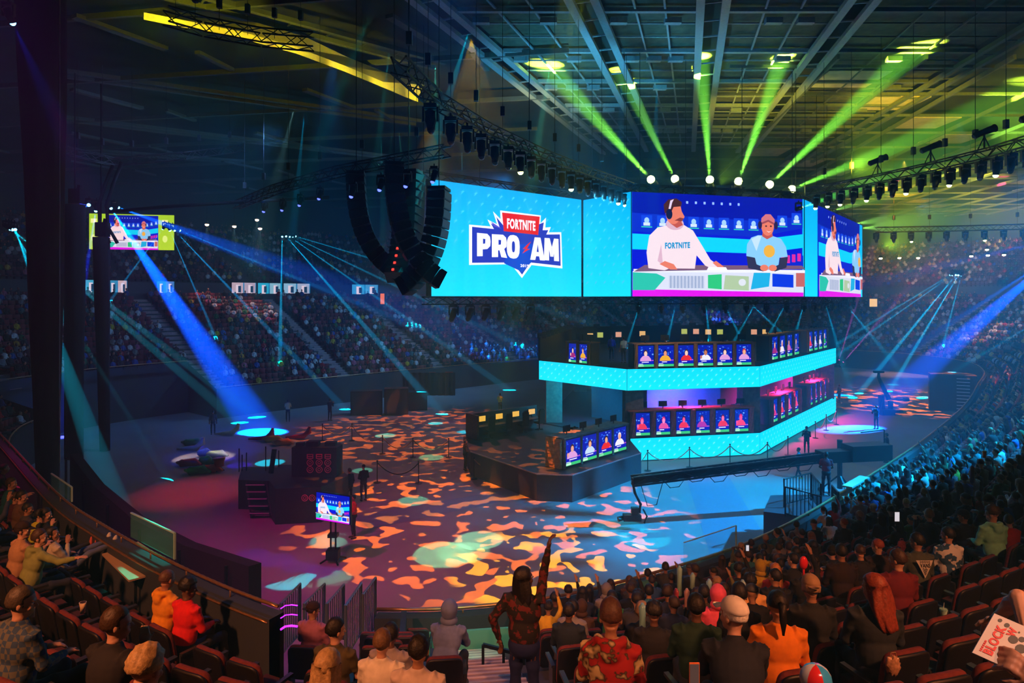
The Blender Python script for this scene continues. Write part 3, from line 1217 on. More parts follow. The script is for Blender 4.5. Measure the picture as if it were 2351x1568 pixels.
TL = truss_thing([(-3.3, 19), (-2.6, 22.5), (-1.0, 26.5), (1.4, 31), (4.2, 35.5), (7.6, 40.5)], 'curved black lighting truss left of the casters wall, lamps hanging under it')
TR = truss_thing([(19.0, 41.5), (20.6, 38), (21.8, 34), (22.4, 30.5), (22.4, 27), (21.8, 23.5)], 'curved black lighting truss on the upper right, lamps hanging under it')
TLL = truss_thing([(-2.8, 28.3), (-8.8, 33), (-14, 38.5), (-19, 45)], 'straight black lighting truss behind the line arrays', 16.2)
TN = truss_thing([C(380, 36, 21), C(470, 62, 21), C(600, 86, 21), C(720, 96, 21)], 'near black truss across the yellow soffit, upper left', 21, 0.6)
TF = truss_thing([(34, 61), (40, 60), (47, 58), (54, 55)], 'far black lighting truss low on the right above the bowl', 16.2)
TLF = truss_thing([P(150, 345, 40), P(262, 372, 42), P(420, 358, 44), P(560, 340, 48)], 'dark truss over the three draped columns', 18.4)


def on_truss(V, t):
    L = [(b - a).length for a, b in zip(V, V[1:])]
    d = sum(L) * t
    for (a, b), l in zip(zip(V, V[1:]), L):
        if d <= l:
            return a.lerp(b, d / l)
        d -= l
    return V[-1]


for i in range(20):
    p = on_truss(TL, 0.12 + 0.86 * (i / 19.0) ** 0.85)
    lit = i in (6, 11, 17, 18)
    t, q = moving_head(p + Vector((0, 0, -0.3)), (0.05, 0.1, -1), '%s lamp from the near end of the left curved truss%s' % (nth(i + 1), ', glowing' if lit else ''),
                       M_YEL if lit else M_OFF, 1.25, 'lamps under the left curved truss')
for i in range(21):
    p = on_truss(TR, 0.02 + 0.95 * (i / 20.0))
    lit = i % 3 == 1 or i < 3
    t, q = moving_head(p + Vector((0, 0, -0.3)), (-0.05, 0.1, -1), '%s lamp from the video wall under the curved truss upper right%s' % (nth(i + 1), ', glowing' if lit else ''),
                       M_YEL if lit else M_OFF, 1.15, 'lamps under the right curved truss')
    if lit and i > 5:
        spot(q, q + Vector((0, 0, -4)), (0.9, 0.9, 0.1), 500, 26, 0.03, 0.9)
for i, t_ in enumerate((0.1, 0.28, 0.45, 0.6)):
    p = on_truss(TR, t_ + 0.15)
    tt = thing('followspot', 'black follow spot on top of the right curved truss, %s from the video wall' % nth(i + 1), 'stage light', p + Vector((0, 0, 0.25)), 0, 'follow spots on the right truss')
    mb = MB(); mb.bar((0, 0, 0), (0, 0, 0.7), 0.06); mb.bar((-0.3, 0, 0), (0, 0, 0.6), 0.04); mb.bar((0.3, 0, 0), (0, 0, 0.6), 0.04); mb.build('stand', M_BLACK, tt)
    mb = MB(); mb.tube([(-0.45, 0.1, 0.62), (-0.4, 0.1, 0.65), (0.2, 0, 0.9), (0.5, 0, 1.0)], [0.1, 0.16, 0.17, 0.2], 10); mb.build('lamp_body', M_BLACK, tt, True)
for i in range(15):
    p = on_truss(TF, i / 14.0)
    moving_head(p + Vector((0, 0, -0.3)), (0.05, -0.1, -1), '%s lamp from the left under the far low truss on the right' % nth(i + 1), M_YEL if i % 4 == 2 else M_OFF, 1.2, 'lamps under the far right truss')
for i, (px, py) in enumerate(((608, 462), (650, 458), (690, 446), (735, 430))):
    p = P(px, py, 44 - i * 1.5)
    t, q = moving_head(p, (-0.25, -0.1, -1), 'deep blue beam light left of the line arrays, %s from the left' % nth(i + 1), M_DBL, 1.0, 'deep blue beam lights behind the line arrays')
    spot(q, q + Vector((-1.2, -0.3, -4.4)), (0.03, 0.0, 1.0), 12000, 5, 0.03, 0.3)
for i, (px, py, Y) in enumerate(((810, 418, 25), (875, 402, 24.5), (935, 393, 24), (997, 382, 23.5))):
    p = P(px, py, Y)
    t, q = moving_head(p, (-0.25, -0.1, -1), 'deep blue beam light above the line arrays, %s from the left' % nth(i + 1), M_DBL, 0.8, 'deep blue beam lights over the line arrays')
    spot(q, q + Vector((-1.0, 0.0, -3.6)), (0.03, 0.0, 1.0), 2600, 5.5, 0.03, 0.3)

# fans of thin blue beams: four bars of five lamps on the far bowl
FANL = 'thin blue beam lights on the far left bar'


def fan(px, py, Y, dx, dy, targets, label, group, col=(0.0, 0.62, 1.0), e=2600000, ang=1.6):
    for i, tg in enumerate(targets):
        a = P(px + dx * i, py + dy * i, Y)
        b = P(tg[0], tg[1], tg[2])
        t, q = moving_head(a + Vector((0, 0, 0.4)), b - a, label % nth(i + 1), M_BLU, 1.0, group)
        spot(q, b, col, e, ang, 0.02, 0.2)


fan(648, 539, 72, 6, 0.4, ((643, 800, 62), (1000, 935, 56), (1130, 868, 70), (1000, 700, 78), (1010, 640, 80)), 'thin blue beam light on the bar near the line arrays, %s from left',
    'thin blue beam lights left of the line arrays')
fan(2187, 628, 76, 5.2, 0, ((1880, 815, 92), (1830, 880, 92), (1930, 955, 66), (2020, 935, 68), (2160, 812, 86)), 'thin blue beam light over the far right bowl, %s from left',
    'thin blue beam lights over the far right bowl', e=4500000)
fan(14, 519, 46, 6.5, 1.2, ((330, 760, 50), (420, 860, 50), (330, 1040, 36), (250, 1120, 30)), 'thin teal beam light at the left edge of the hall, %s from the left',
    'thin teal beam lights at the left edge', (0.0, 0.5, 0.6), 1200000, 2.6)
fan(378, 520, 60, 9, 2, ((290, 640, 62), (480, 740, 62), (740, 885, 58), (880, 720, 76)), 'blue beam light behind the small video wall, %s from the left',
    'blue beam lights behind the small video wall', (0.0, 0.5, 1.0), 2000000, 1.8)
# broad deep-blue beams
for a, b, col, e, ang, lab in ((P(250, 470, 52), G(600, 992), (0.0, 0.1, 1.0), 4500000, 8.0, 'bright deep blue beam light just above the small video wall'),
                               (P(205, 469, 44), P(118, 492, 30), (0.02, 0.05, 1.0), 500000, 4, 'deep blue beam light aimed across at the draped columns'),
                               (P(222, 472, 46), P(175, 760, 46), (0.02, 0.03, 1.0), 500000, 5, 'deep blue beam light aimed down behind the draped columns'),
                               (P(262, 472, 56), P(900, 700, 70), (0.0, 0.12, 1.0), 900000, 9, 'deep blue beam light sweeping right over the upper bowl'),
                               (P(20, 30, 26), P(190, 400, 30), (0.0, 0.03, 1.0), 9000, 14, 'dim blue beam light at the upper left edge'),
                               (P(2430, 545, 60), P(1980, 655, 80), (0.02, 0.1, 1.0), 700000, 5.5, 'deep blue beam light past the right edge, upper'),
                               (P(2440, 575, 58), G(1960, 985), (0.0, 0.1, 1.0), 2600000, 6.5, 'deep blue beam light past the right edge, lower'),
                               (P(2400, 600, 60), P(1940, 900, 66), (0.0, 0.12, 1.0), 900000, 5, 'deep blue beam light past the right edge, middle'),
                               (P(2460, 690, 56), P(2060, 930, 60), (0.0, 0.5, 0.9), 1200000, 2.2, 'teal beam light past the right edge')):
    t, q = moving_head(a + Vector((0, 0, 0.4)), Vector(b) - a, lab, M_BLU, 1.1)
    spot(q, b, col, e, ang, 0.05, 0.6)
# crossing thin cyan beams under the video walls, and two pink ones on the floor
for i, (a, b) in enumerate((((1470, 697), (1440, 790)), ((1552, 697), (1535, 770)), ((1620, 697), (1628, 770)), ((1662, 697), (1700, 775)), ((1735, 697), (1690, 775)), ((1722, 697), (1800, 770)),
                            ((1805, 697), (1765, 770)), ((1846, 697), (1826, 770)), ((1895, 698), (1925, 800)), ((1940, 698), (2025, 800)))):
    A_ = P(*a, 50); B_ = P(*b, 56)
    t, q = moving_head(A_ + Vector((0, 0, 0.4)), B_ - A_, 'thin cyan beam light under the casters wall, %s from the left' % nth(i + 1), M_BLU, 0.9, 'thin cyan beam lights under the video walls')
    spot(q, B_, (0.0, 0.6, 0.9), 700000, 2.6, 0.03, 0.3)
for i, (a, b) in enumerate((((1925, 824, 74), (1965, 700, 78)), ((1932, 832, 72), (2060, 690, 76)))):
    A_ = P(*a); B_ = P(*b)
    t, q = moving_head((A_.x, A_.y, 2.2), B_ - A_, 'pink beam light behind the stage, %s' % ('nearer the stage' if not i else 'aimed further right'), lens_mat('pink', (1, .05, .4), 5), 0.9, None, False)
    spot(q, B_, (1.0, 0.05, 0.35), 1600000, 3, 0.03, 0.5)
# round white-hot work lamps hanging over the far tiers
for i, (px, py, Y) in enumerate(((475, 518, 70), (538, 522, 70), (597, 527, 70), (590, 507, 72), (2022, 595, 84), (2065, 594, 84), (2108, 594, 84), (2230, 590, 82), (2268, 588, 82), (2305, 587, 82), (2266, 575, 84))):
    a = P(px, py, Y)
    side = 'left' if px < 1000 else 'right'
    k = i + 1 if px < 1000 else i - 3
    t = thing('pendant_lamp', 'small warm white lamp over the far %s tiers, %s from the left' % (side, nth(k)), 'lamp', a, 0, 'small warm lamps over the far %s tiers' % side)
    mb = MB(); mb.tube([(0, 0, 0.5), (0, 0, 0.15)], [0.12, 0.3], 10); mb.bar((0, 0, 0.5), (0, 0, 2.5), 0.03); mb.build('shade', M_BLACK, t)
    mb = MB(); mb.ell((0, 0, 0.1), (0.2, 0.2, 0.14), 10, 6); mb.build('bulb', M_WLN, t, True)
    spot(a + Vector((0, 0, -0.1)), a + Vector((0, 0, -5)), (0.9, 0.6, 0.6), 2600, 34, 0.05, 0.8, 'pendant_light')
# round spots thrown on the floor
for px, py, sx, col, e, src in ((690, 1318, 6.2, (0.0, 0.75, 0.9), 60000, (-2, 30, 22)), (755, 1330, 4, (0.1, 0.8, 0.5), 22000, (0, 26, 22)), (1020, 1272, 6, (0.25, 0.9, 0.45), 42000, (-4, 34, 22)),
                                (1100, 1240, 5, (0.25, 0.9, 0.5), 42000, (2, 34, 22)), (1065, 1268, 5, (0.25, 0.9, 0.45), 30000, (2, 34, 22)), (1480, 1235, 5.2, (0.0, 0.7, 0.9), 30000, (8, 36, 22)), (1425, 1215, 6, (0.0, 0.6, 0.9), 20000, (6, 36, 22)),
                                (948, 1150, 4, (0.1, 0.8, 0.5), 30000, (-6, 38, 22)), (1000, 972, 3.2, (0.0, 0.8, 0.9), 70000, (-6, 52, 22)), (885, 1000, 4, (0.1, 0.8, 0.6), 42000, (-10, 50, 22)),
                                (990, 1050, 4, (0.3, 0.8, 0.4), 30000, (-8, 46, 22)), (620, 1062, 4.5, (0.0, 0.7, 1.0), 60000, (-14, 44, 22)), (760, 1240, 4.5, (0.1, 0.8, 0.6), 26000, (-6, 32, 22)),
                                (832, 1080, 3, (0.1, 0.7, 0.5), 26000, (-8, 44, 22)), (470, 1050, 9, (0.9, 0.8, 0.6), 20000, (-14, 42, 22)), (2050, 883, 3, (0.0, 0.8, 0.9), 60000, (34, 66, 22)), (1068, 992, 3.4, (0.0, 0.8, 0.9), 60000, (-4, 52, 22))):  # broad white spot added to brighten the dark inflatables
    spot(src, G(px, py), col, e, sx, 0.02, 0.25, 'floor_spot_light')

# ---------------------------------------------------------------- line arrays of loudspeakers
M_SPK = mat('speaker_black', (0.02, 0.022, 0.026), 0.55, noise=0.2)
M_GRIL = mat('speaker_grille', (0.05, 0.06, 0.065), 0.5, 0.4, noise=0.3, nscale=40)


def line_array(px, py, Y, rz, n, label, flip=1, leds=False, hgt=0.36, w=1.25, dep=0.72, curl=52):
    top = P(px, py, Y)
    t = thing('line_array', label, 'loudspeaker', top, rz)
    x, z, a = 0.0, 0.0, 2.0
    bm_ = MB(); bm_.box((0, 0, 0.1), (dep, w * 0.8, 0.12)); bm_.bar((0, 0, 0.1), (0, 0, ZC - top.z), 0.03)
    bm_.build('hanging_bumper', M_BLACK, t)
    for i in range(n):
        a = 2 + curl * (i / (n - 1.0)) ** 1.7
        ar = math.radians(a)
        R = Matrix.Rotation(ar, 3, 'Y')                          # local front is +X, tilting downwards
        c = Vector((x, 0, z)) + R @ Vector((0, 0, -hgt / 2))
        mb = MB()
        vs = []
        for sx, k in ((-1, 0.72), (1, 1.0)):
            for sy in (-1, 1):
                for sz in (-1, 1):
                    vs.append(c + R @ Vector((sx * dep / 2, sy * w / 2 * (1 if sx > 0 else 0.8), sz * hgt / 2 * k * 0.95)))
        mb.add(vs, ((0, 1, 3, 2), (4, 6, 7, 5), (0, 4, 5, 1), (2, 3, 7, 6), (1, 5, 7, 3), (0, 2, 6, 4)))
        o = mb.build('cabinet', M_SPK, t)
        g = MB()
        g.box(c + R @ Vector((dep / 2 + 0.012, 0, 0)), (0.02, w * 0.94, hgt * 0.8), R)
        for s in (-1, 1):
            g.bar(c + R @ Vector((-dep * .4, s * (w / 2 + .01), hgt * .4)), c + R @ Vector((dep * .45, s * (w / 2 + .01), hgt * .46)), 0.02)
        g.build('grille', M_GRIL, o)
        if leds:
            g = MB(); g.box(c + R @ Vector((-dep / 2 - 0.02, 0.12, 0)), (0.03, 0.09, 0.09), R)
            g.build('red_indicator', lens_mat('red', (1, 0.03, 0.02), 3), o)['label'] = 'small glowing red indicator'
        d = R @ Vector((0, 0, -hgt))
        x += d.x; z += d.z


line_array(1008, 440, 26, math.radians(-8), 12, 'rightmost hanging line array, curving in front of the cyan wall')
line_array(818, 405, 27.5, math.radians(188), 13, 'leftmost hanging line array, its black back curving down', curl=58)
line_array(905, 385, 25.5, math.radians(192), 14, 'second hanging line array from the left, nearest the leftmost', curl=56)
line_array(938, 400, 28.0, math.radians(75), 13, 'hanging line array with a column of red lights', leds=True, curl=30)

# small far video wall on the left with green side panels
YB = 66
p0 = P(205, 570, YB); p1 = P(400, 570, YB + 1.5)
t, pc, ti = panel((p0.x, p0.y), (p1.x, p1.y), P(0, 572, YB).z, P(0, 490, YB).z, 'small far video wall on the left with lime green side panels', (Sc('b8e428'), Sc('a8dc20')), group=None)
hosts(pc, 0.2, 0.0, 0.81, 0.97)
pc.k += 1
for u in (.05, .88):
    pc.rect(u, .72, u + .07, .84, Sc('f4ff9c'), False)
    pc.ell(u + .035, .3, .03, .1, Sc('e4ff80'), False)
endpic(t, pc, ti, 'picture', 1.0)
# draped dark columns hanging from the roof on the left
for (pts, Y, lab) in ((((45, 95, 150), (90, 112, 134)), 31, 'nearest and widest dark draped column on the left'),
                      (((150, 172, 194), (152, 170, 190)), 40, 'middle dark draped column on the left'),
                      (((214, 232, 250), (231, 241, 252)), 42, 'thinnest dark draped column, in front of the small video wall')):
    top = {31: 150, 40: 470, 42: 545}[Y]
    T = P(pts[0][1], top, Y); B = P(pts[1][1], 1000, Y)
    B.z = 0
    wt = (pts[0][2] - pts[0][0]) / FPX * Y / 2; wb = (pts[1][2] - pts[1][0]) / FPX * Y / 2
    zt = ZC if Y == 31 else T.z
    t = thing('draped_column', lab, 'column', (B.x, B.y, 0))
    mb = MB()
    seg = 14
    P_ = []
    for i in range(seg + 1):
        k = i / seg
        P_.append((Vector((T.x - B.x, T.y - B.y, 0)) * k + Vector((0, 0, zt * k)), wb + (wt - wb) * k))
    n = 20
    vs = []
    for c, w in P_:
        for j in range(n):
            a = 2 * PI * j / n
            rr = w * (1 + 0.07 * math.sin(a * 7 + c.z * 0.3))
            vs.append(c + Vector((math.cos(a) * rr, math.sin(a) * rr * 0.8, 0)))
    fs = [(i * n + j, i * n + (j + 1) % n, (i + 1) * n + (j + 1) % n, (i + 1) * n + j) for i in range(seg) for j in range(n)]
    fs.append(tuple(seg * n + j for j in range(n)))
    mb.add(vs, fs)
    mb.build('drape', M_FAB, t, True)
    mb = MB()
    mb.bar(P_[-1][0], P_[-1][0] + Vector((0.3, 0, 1.2)), 0.18)
    if Y != 31:
        mb.bar(P_[-1][0], Vector((T.x - B.x, T.y - B.y, ZC - 1)), 0.06)
        mb.box(P_[-1][0] + Vector((0.1, 0, 0.5)), (0.7, 0.5, 0.9))
    mb.build('hoist', M_BLACK, t)
t = thing('steel_cable', 'thin steel cable hanging beside the nearest draped column', 'cable', (P(137, 700, 30).x, 30, 0))
mb = MB(); mb.tube([(0, 0, 0), (0, 0, 24.6)], 0.03, 6); mb.build('cable', M_STEEL, t)
# curved rigid cables drooping from the truss over the columns
t = thing('cable_bundle', 'black cable bundle looping down from the truss over the columns', 'cable', P(262, 372, 42))
mb = MB()
for dx, dz in ((0, 0), (0.5, 0.1)):
    mb.tube([Vector((dx, 0, 0)), Vector((dx - .6, 0, -1.5)), Vector((dx - 1.0, 0, -2.8)), Vector((dx - .9, 0, -4.2)), Vector((dx - .3, 0, -5.2))], 0.12, 8)
mb.tube([Vector((-0.3, 0, -3.2)), Vector((3, 0, -2.9)), Vector((8, 1, -2.4)), Vector((13, 3, -1.8))], 0.12, 8)
mb.build('cables', M_BLACK, t, True)
# ledge pictures: LED ribbon around the concourse
def ledge(px0, px1, lab, items, Y0=82):
    pts = []
    best = None
    rg = ring(LEDGE - 0.12)
    def hit(px):
        k = (px - 1175.5) / FPX
        c = []
        for i in range(NL):
            a = rg[i]; b = rg[(i + 1) % NL]
            fa = a.x - k * a.y; fb = b.x - k * b.y
            if fa * fb <= 0 and a.y > 30:
                c.append(a.lerp(b, fa / (fa - fb)))
        return max(c, key=lambda v: v.y)
    a = hit(px0); b = hit(px1)
    t, pc, ti = panel((a.x, a.y), (b.x, b.y), 10.35, 11.6, lab, (Sc('0c6ca0'), Sc('1090c8')), th=0.1, group='far ledge screens')
    pc.n = -pc.n if pc.n.y > 0 else pc.n
    for i, it in enumerate(items):
        u0 = i / len(items); u1 = (i + .92) / len(items)
        pc.rect(u0, 0, u1, 1, Sc(it))
        pc.rect(u0 + (u1 - u0) * .35, 0, u0 + (u1 - u0) * .7, .8, Sc('f0e8f0'))
        pc.rect(u0 + (u1 - u0) * .55, .1, u0 + (u1 - u0) * .8, .7, Sc('184060'))
    endpic(t, pc, ti, 'picture', 0.8)


ledge(195, 222, 'ledge screen left of the draped column tops', ['48b8d8'])
ledge(248, 292, 'ledge screen just right of the thinnest draped column', ['3898c0', 'd8c0c0'])
ledge(360, 400, 'dim ledge screen crossed by the deep blue beam', ['2878c8', '5088d0'])
ledge(532, 588, 'ledge screen left of the lit doorway with two pictures', ['c8b8c0', 'b8b0c0'])
ledge(592, 645, 'plain cyan ledge screen over the lit doorway', ['28b8d8', '88c8d8'])
ledge(651, 712, 'ledge screen right of the lit doorway with two pictures', ['90c8e0', 'a8c0d8'])
ledge(808, 868, 'ledge screen under the leftmost line array', ['38a8d8', '48a8d8'])
# upper windows of warm light: doorways to the concourse
for i, (px, py, w_, h_, Y, c) in enumerate(((597, 685, 16, 24, 79, 'ffb428'), (616, 682, 8, 17, 79, 'ffb428'), (878, 686, 9, 24, 78, 'f07818'), (265, 700, 26, 22, 78, '907820'), (2005, 695, 17, 18, 99, 'ffe8a0'))):
    p = P(px, py, Y)
    o = thing('lit_doorway', 'warm lit doorway to the concourse, %s from the left on the far wall' % nth(i + 1), 'doorway', p, 0, 'lit doorways of the far concourse')
    mb = MB(); mb.box((0, 0.1, 0), (w_ / FPX * Y + 0.4, 0.2, h_ / FPX * Y + 0.4)); mb.build('frame', M_DARK, o)
    mb = MB(); mb.box((0, -0.02, 0), (w_ / FPX * Y, 0.06, h_ / FPX * Y)); mb.build('lit_glass', mat('lit_' + c, (0.1, 0.1, 0.1), em=lin(hexc(c)), es=1.0), o)

# unlit lamps hanging under the logo wall and small ones along the bottom of the casters walls
k_ = 0
for a, b, n, sc, lab in ((L0, L1, 6, 1.3, 'unlit lamp under the logo wall, %s from the left'), (B0, B1, 8, .8, 'small unlit lamp under the casters wall, %s from the left'), (D0, D1, 7, .8, 'small unlit lamp under the far right video wall, %s from the left')):
    for i in range(n):
        q = Vector((a[0], a[1], 0)).lerp(Vector((b[0], b[1], 0)), (i + .4) / n * (.6 if n == 6 else 1) + (.08 if n == 6 else 0))
        moving_head((q.x, q.y + .75, ZB - .45), (-.4 if n == 6 else .2, .3, -1), lab % nth(i + 1), M_OFF, sc, 'unlit lamps under the video walls')
for i, (y0, c) in enumerate(((1392, 'upper short'), (1414, 'middle'), (1440, 'lower thick'))):
    p = P(662, y0, 8.45)
    t = thing('light_strip', 'glowing purple curved light strip at the end of the left rail, %s one' % c, 'light', p)
    mb = MB(); mb.tube([(-.10, 0, -.03), (-.04, 0, .01), (.04, 0, .02), (.12, 0, .01)], .008 + .006 * (i == 2), 6)
    mb.build('tube', lens_mat('purple', (.45, .02, 1.0), 2.2), t, True)
# ---------------------------------------------------------------- two-storey player stage
VD, VA, VB, VC = Vector((1.86, 44.6, 0)), Vector((6.9, 39.2, 0)), Vector((15.5, 40.9, 0)), Vector((27.8, 56.1, 0))
VE, VF = Vector((20.5, 66, 0)), Vector((5.5, 61, 0))
HEX = [VD, VA, VB, VC, VE, VF]
M_DECK = mat('stage_deck', (0.03, 0.035, 0.05), 0.6, noise=0.2)
M_STONE = mat('stage_stone', (0.16, 0.15, 0.15), 0.85, noise=0.4, nscale=5, bump=0.5)


def inset(poly, d):
    c = sum(poly, Vector()) / len(poly)
    return [p + (c - p).normalized() * d for p in poly]


t = thing('player_stage', 'two storey black stage carrying the player booths', 'stage', (12, 50, 0))
ti = Matrix.Translation(t.location).inverted()
mb = MB()
mb.T = ti
mb.prism([(p.x, p.y) for p in inset(HEX, 0.3)], 0.0, 1.28)
mb.prism([(p.x, p.y) for p in inset(HEX, 0.25)], 4.3, 5.5)
mb.build('deck', M_DECK, t)
mb = MB(); mb.T = ti
inn = inset(HEX, 4.5)
mb.prism([(p.x, p.y) for p in inn], 1.28, 4.3)
mb.build('core_wall', mat('stage_core', (0.05, 0.08, 0.16), 0.8, noise=0.2), t)
for q in (VD, VA, VB, VC, VE, VF):
    c = q + (sum(HEX, Vector()) / 6 - q).normalized() * 1.2
    mb = MB(); mb.T = ti
    mb.box((c.x, c.y, 2.8), (1.1, 1.1, 3.0))
    mb.build('pillar', M_STONE, t)
mb = MB(); mb.T = ti
for a, b in ((VC, VE), (VE, VF), (VF, VD)):
    mb.bar(a + Vector((0, 0, 6.3)), b + Vector((0, 0, 6.3)), 0.15, 1.7)
    for k in range(9):                                          # chair backs and monitors seen over the back wall
        q = a.lerp(b, (k + .5) / 9)
        mb.box((q.x, q.y, 7.2), (0.6, 0.3, 0.35))
mb.build('back_parapet', M_BLACK, t)


def led_band(a, b, z0, z1, lab):
    t, pc, ti = panel((a.x, a.y), (b.x, b.y), z0, z1, lab, (Sc('14f0fc'), Sc('10e2f6')), th=0.2, group='cyan LED bands around the stage')
    L = (b - a).length
    bolts(pc, 0.01, 1.0, 0.08, 0.98, max(4, int(L * 1.6)), 4, 0.085, Sc('78faff'))
    endpic(t, pc, ti, 'picture', 1.0)


led_band(VD, VA, 4.27, 5.55, 'upper cyan LED band, angled left face of the stage')
led_band(VA, VB, 4.27, 5.55, 'upper cyan LED band, front face of the stage')
led_band(VB, VC, 4.27, 5.55, 'upper cyan LED band, right face of the stage')
led_band(VA + Vector((0.2, 0, 0)), VB, 0.06, 1.38, 'lower cyan LED band, front face of the stage')
led_band(VB, VC, 0.06, 1.38, 'lower cyan LED band, right face of the stage')
t, pc, ti = None, None, None

SKINS = ['f0b080', 'e89870', 'ffd0b0', 'c87850', 'e8a890']
TOPS = ['28b050', 'f0f0f4', '6060a0', 'f0b028', 'c8e0f8', '4878c0', 'e82828', 'd060a0', 'a02070', 'f06020', 'e0a0d0', '602080']


def card(pc, u0, u1, tint, seed):
    """one player's portrait card: bust, name strip and green bar"""
    r = random.Random(seed)
    U = lambda u: u0 + (u1 - u0) * u
    pc.k = 1
    pc.rect(u0, 0, u1, 1, Sc('0818a0'))
    pc.k += 1
    for _ in range(16):
        a = r.random() * .9; b = .5 + r.random() * .42
        pc.rect(U(a), b, U(a + r.uniform(.03, .12)), b + r.uniform(.02, .07), Sc(r.choice(['1c58d8', '2f80f0', '0a2cc0', '70b0ff'])), False)
    top = r.choice(TOPS) if tint == 0 else r.choice(['f03050', 'e85098', 'e02878', 'b030a0', 'ff4070'])
    sk = r.choice(SKINS) if tint == 0 else r.choice(['ff70a0', 'ff90c0', 'ff5090'])
    hair = r.choice(['201018', '402018', '101020', 'c02030', 'e8e0f0', '603020']) if tint == 0 else r.choice(['600838', 'd01060', '400830', 'a81050'])
    x = r.uniform(.42, .58)
    pc.poly([(U(x - .36), .24), (U(x - .34), .38), (U(x - .2), .5), (U(x - .07), .54), (U(x + .07), .54), (U(x + .2), .5), (U(x + .34), .38), (U(x + .36), .24)], Sc(top))
    pc.ell(U(x), .66, .13 * (u1 - u0), .15, Sc(hair), True, 14)
    pc.ell(U(x), .62, .1 * (u1 - u0), .125, Sc(sk), True, 14)
    pc.ell(U(x - .3), .42, .07 * (u1 - u0), .09, Sc(sk), True, 8) if r.random() < .4 else None
    pc.rect(u0, .16, u1, .27, Sc('0c10b0'))
    pc.rect(U(.22), .2, U(.22 + r.uniform(.3, .55)), .235, Sc('ffffff'))
    pc.rect(u0, 0, u1, .115, Sc('3cc870'))
    pc.rect(u0, .015, U(.34), .1, Sc('c8ffd0'), False)
    pc.rect(U(.02), .125, U(.3), .15, Sc('e8f0ff'), False)
    pc.k += 1
    pc.ell(U(.82), .3, .03 * (u1 - u0), .03, Sc('ff70e0'), False, 8)
    pc.ell(U(.93), .3, .03 * (u1 - u0), .03, Sc('ff70e0'), False, 8)


_seed = [0]


def booth(a, b, z0, z1, n, label, frame, tint=0, gap=0.12, off=0.35, depth=0.8, group='player booths', fbord=0.1):
    """a player desk: framed front with n portrait screens, desktop, monitors and chairs behind"""
    a = Vector((a.x, a.y, 0)); b = Vector((b.x, b.y, 0))
    d = (b - a).normalized(); nn = Vector((d.y, -d.x, 0)); L = (b - a).length
    base = (a + b) / 2 + Vector((0, 0, z0))
    t = thing('player_booth', label, 'booth', base, 0, group)
    ti = Matrix.Translation(base).inverted()
    R = Matrix(((d.x, -nn.x, 0), (d.y, -nn.y, 0), (0, 0, 1)))
    back = -nn
    mb = MB(); mb.T = ti
    mb.box((a + b) / 2 + back * depth / 2 + Vector((0, 0, (z0 + z1) / 2)), (L, depth, z1 - z0 - 0.02), R)
    mb.build('desk_body', M_DECK, t)
    mb = MB(); mb.T = ti
    mb.box((a + b) / 2 + back * depth / 2 + Vector((0, 0, z1 + 0.02)), (L + 0.1, depth + 0.1, 0.06), R)
    mb.build('desk_top', frame, t)
    fr = MB(); fr.T = ti
    r = random.Random(_seed[0])
    w = (L - gap * (n + 1)) / n
    for i in range(n + 1):
        q = a + d * (gap / 2 + i * (w + gap)) + nn * 0.06
        fr.tube([q + Vector((0, 0, z0)), q + Vector((r.uniform(-.02, .02), 0, (z0 + z1) / 2)), q + Vector((0, 0, z1 + r.uniform(-.02, .05)))], gap * .42, 7)
    fr.tube([a + nn * .08 + Vector((0, 0, z1)), (a + b) / 2 + nn * .08 + Vector((0, 0, z1 + .05)), b + nn * .08 + Vector((0, 0, z1))], 0.06, 7)
    fr.build('front_frame', frame, t)
    for i in range(n):
        q0 = a + d * (gap + i * (w + gap)); q1 = q0 + d * w
        pc = Pic((q0.x + nn.x * .04, q0.y + nn.y * .04), (q1.x + nn.x * .04, q1.y + nn.y * .04), z0 + fbord, z1 - fbord, 0.004)
        _seed[0] += 1
        card(pc, 0, 1, tint, _seed[0] * 13 + 5)
        endpic(t, pc, ti, 'portrait_screen', 1.0)
    for i in range(n):
        mo = MB(); mo.T = ti
        q = a + d * (gap + (i + .5) * (w + gap)) + back * .45 + Vector((0, 0, z1 + .05))
        mo.box(q + Vector((0, 0, .3)), (.55, .04, .33), R)
        mo.bar(q, q + Vector((0, 0, .3)), .06)
        mo.build('player_monitor', M_BLACK, t)
    return t


def along(a, b, u, v):
    return a.lerp(b, u), a.lerp(b, v)


ins = lambda p, q: p
a, b = along(VA, VB, 0.05, 0.975)
off = Vector((0, 0.25, 0))
booth(a + off, b + off, 5.55, 7.02, 6, 'long upper booth on the stage front, six portrait screens between log posts', M_WOOD, 0, 0.3)
a, b = along(VD, VA, 0.31, 0.60)
booth(a + Vector((.15, .15, 0)), b + Vector((.15, .15, 0)), 5.55, 6.95, 2, 'short upper booth at the left, two portrait screens between log posts', M_WOOD, 0, 0.3)
o2 = Vector((-.25, .2, 0))
a, b = along(VB, VC, 0.14, 0.50)
booth(a + o2, b + o2, 5.6, 7.3, 4, 'upper booth on the right face nearest the corner, rope-bound frame', M_WOOD, 0, 0.34)
a, b = along(VB, VC, 0.60, 0.91)
booth(a + o2, b + o2, 5.6, 7.3, 4, 'upper booth on the right face furthest from the corner', M_WOOD, 0, 0.3)
M_PINKW = mat('reddish_wood', (0.30, 0.08, 0.10), 0.6, noise=0.3)
a, b = along(VA, VB, 0.02, 0.965)
booth(a + off, b + off, 1.4, 2.95, 6, 'long lower booth on the stage front, six portraits in pink light', M_PINKW, 1, 0.42)
a, b = along(VB, VC, 0.14, 0.50)
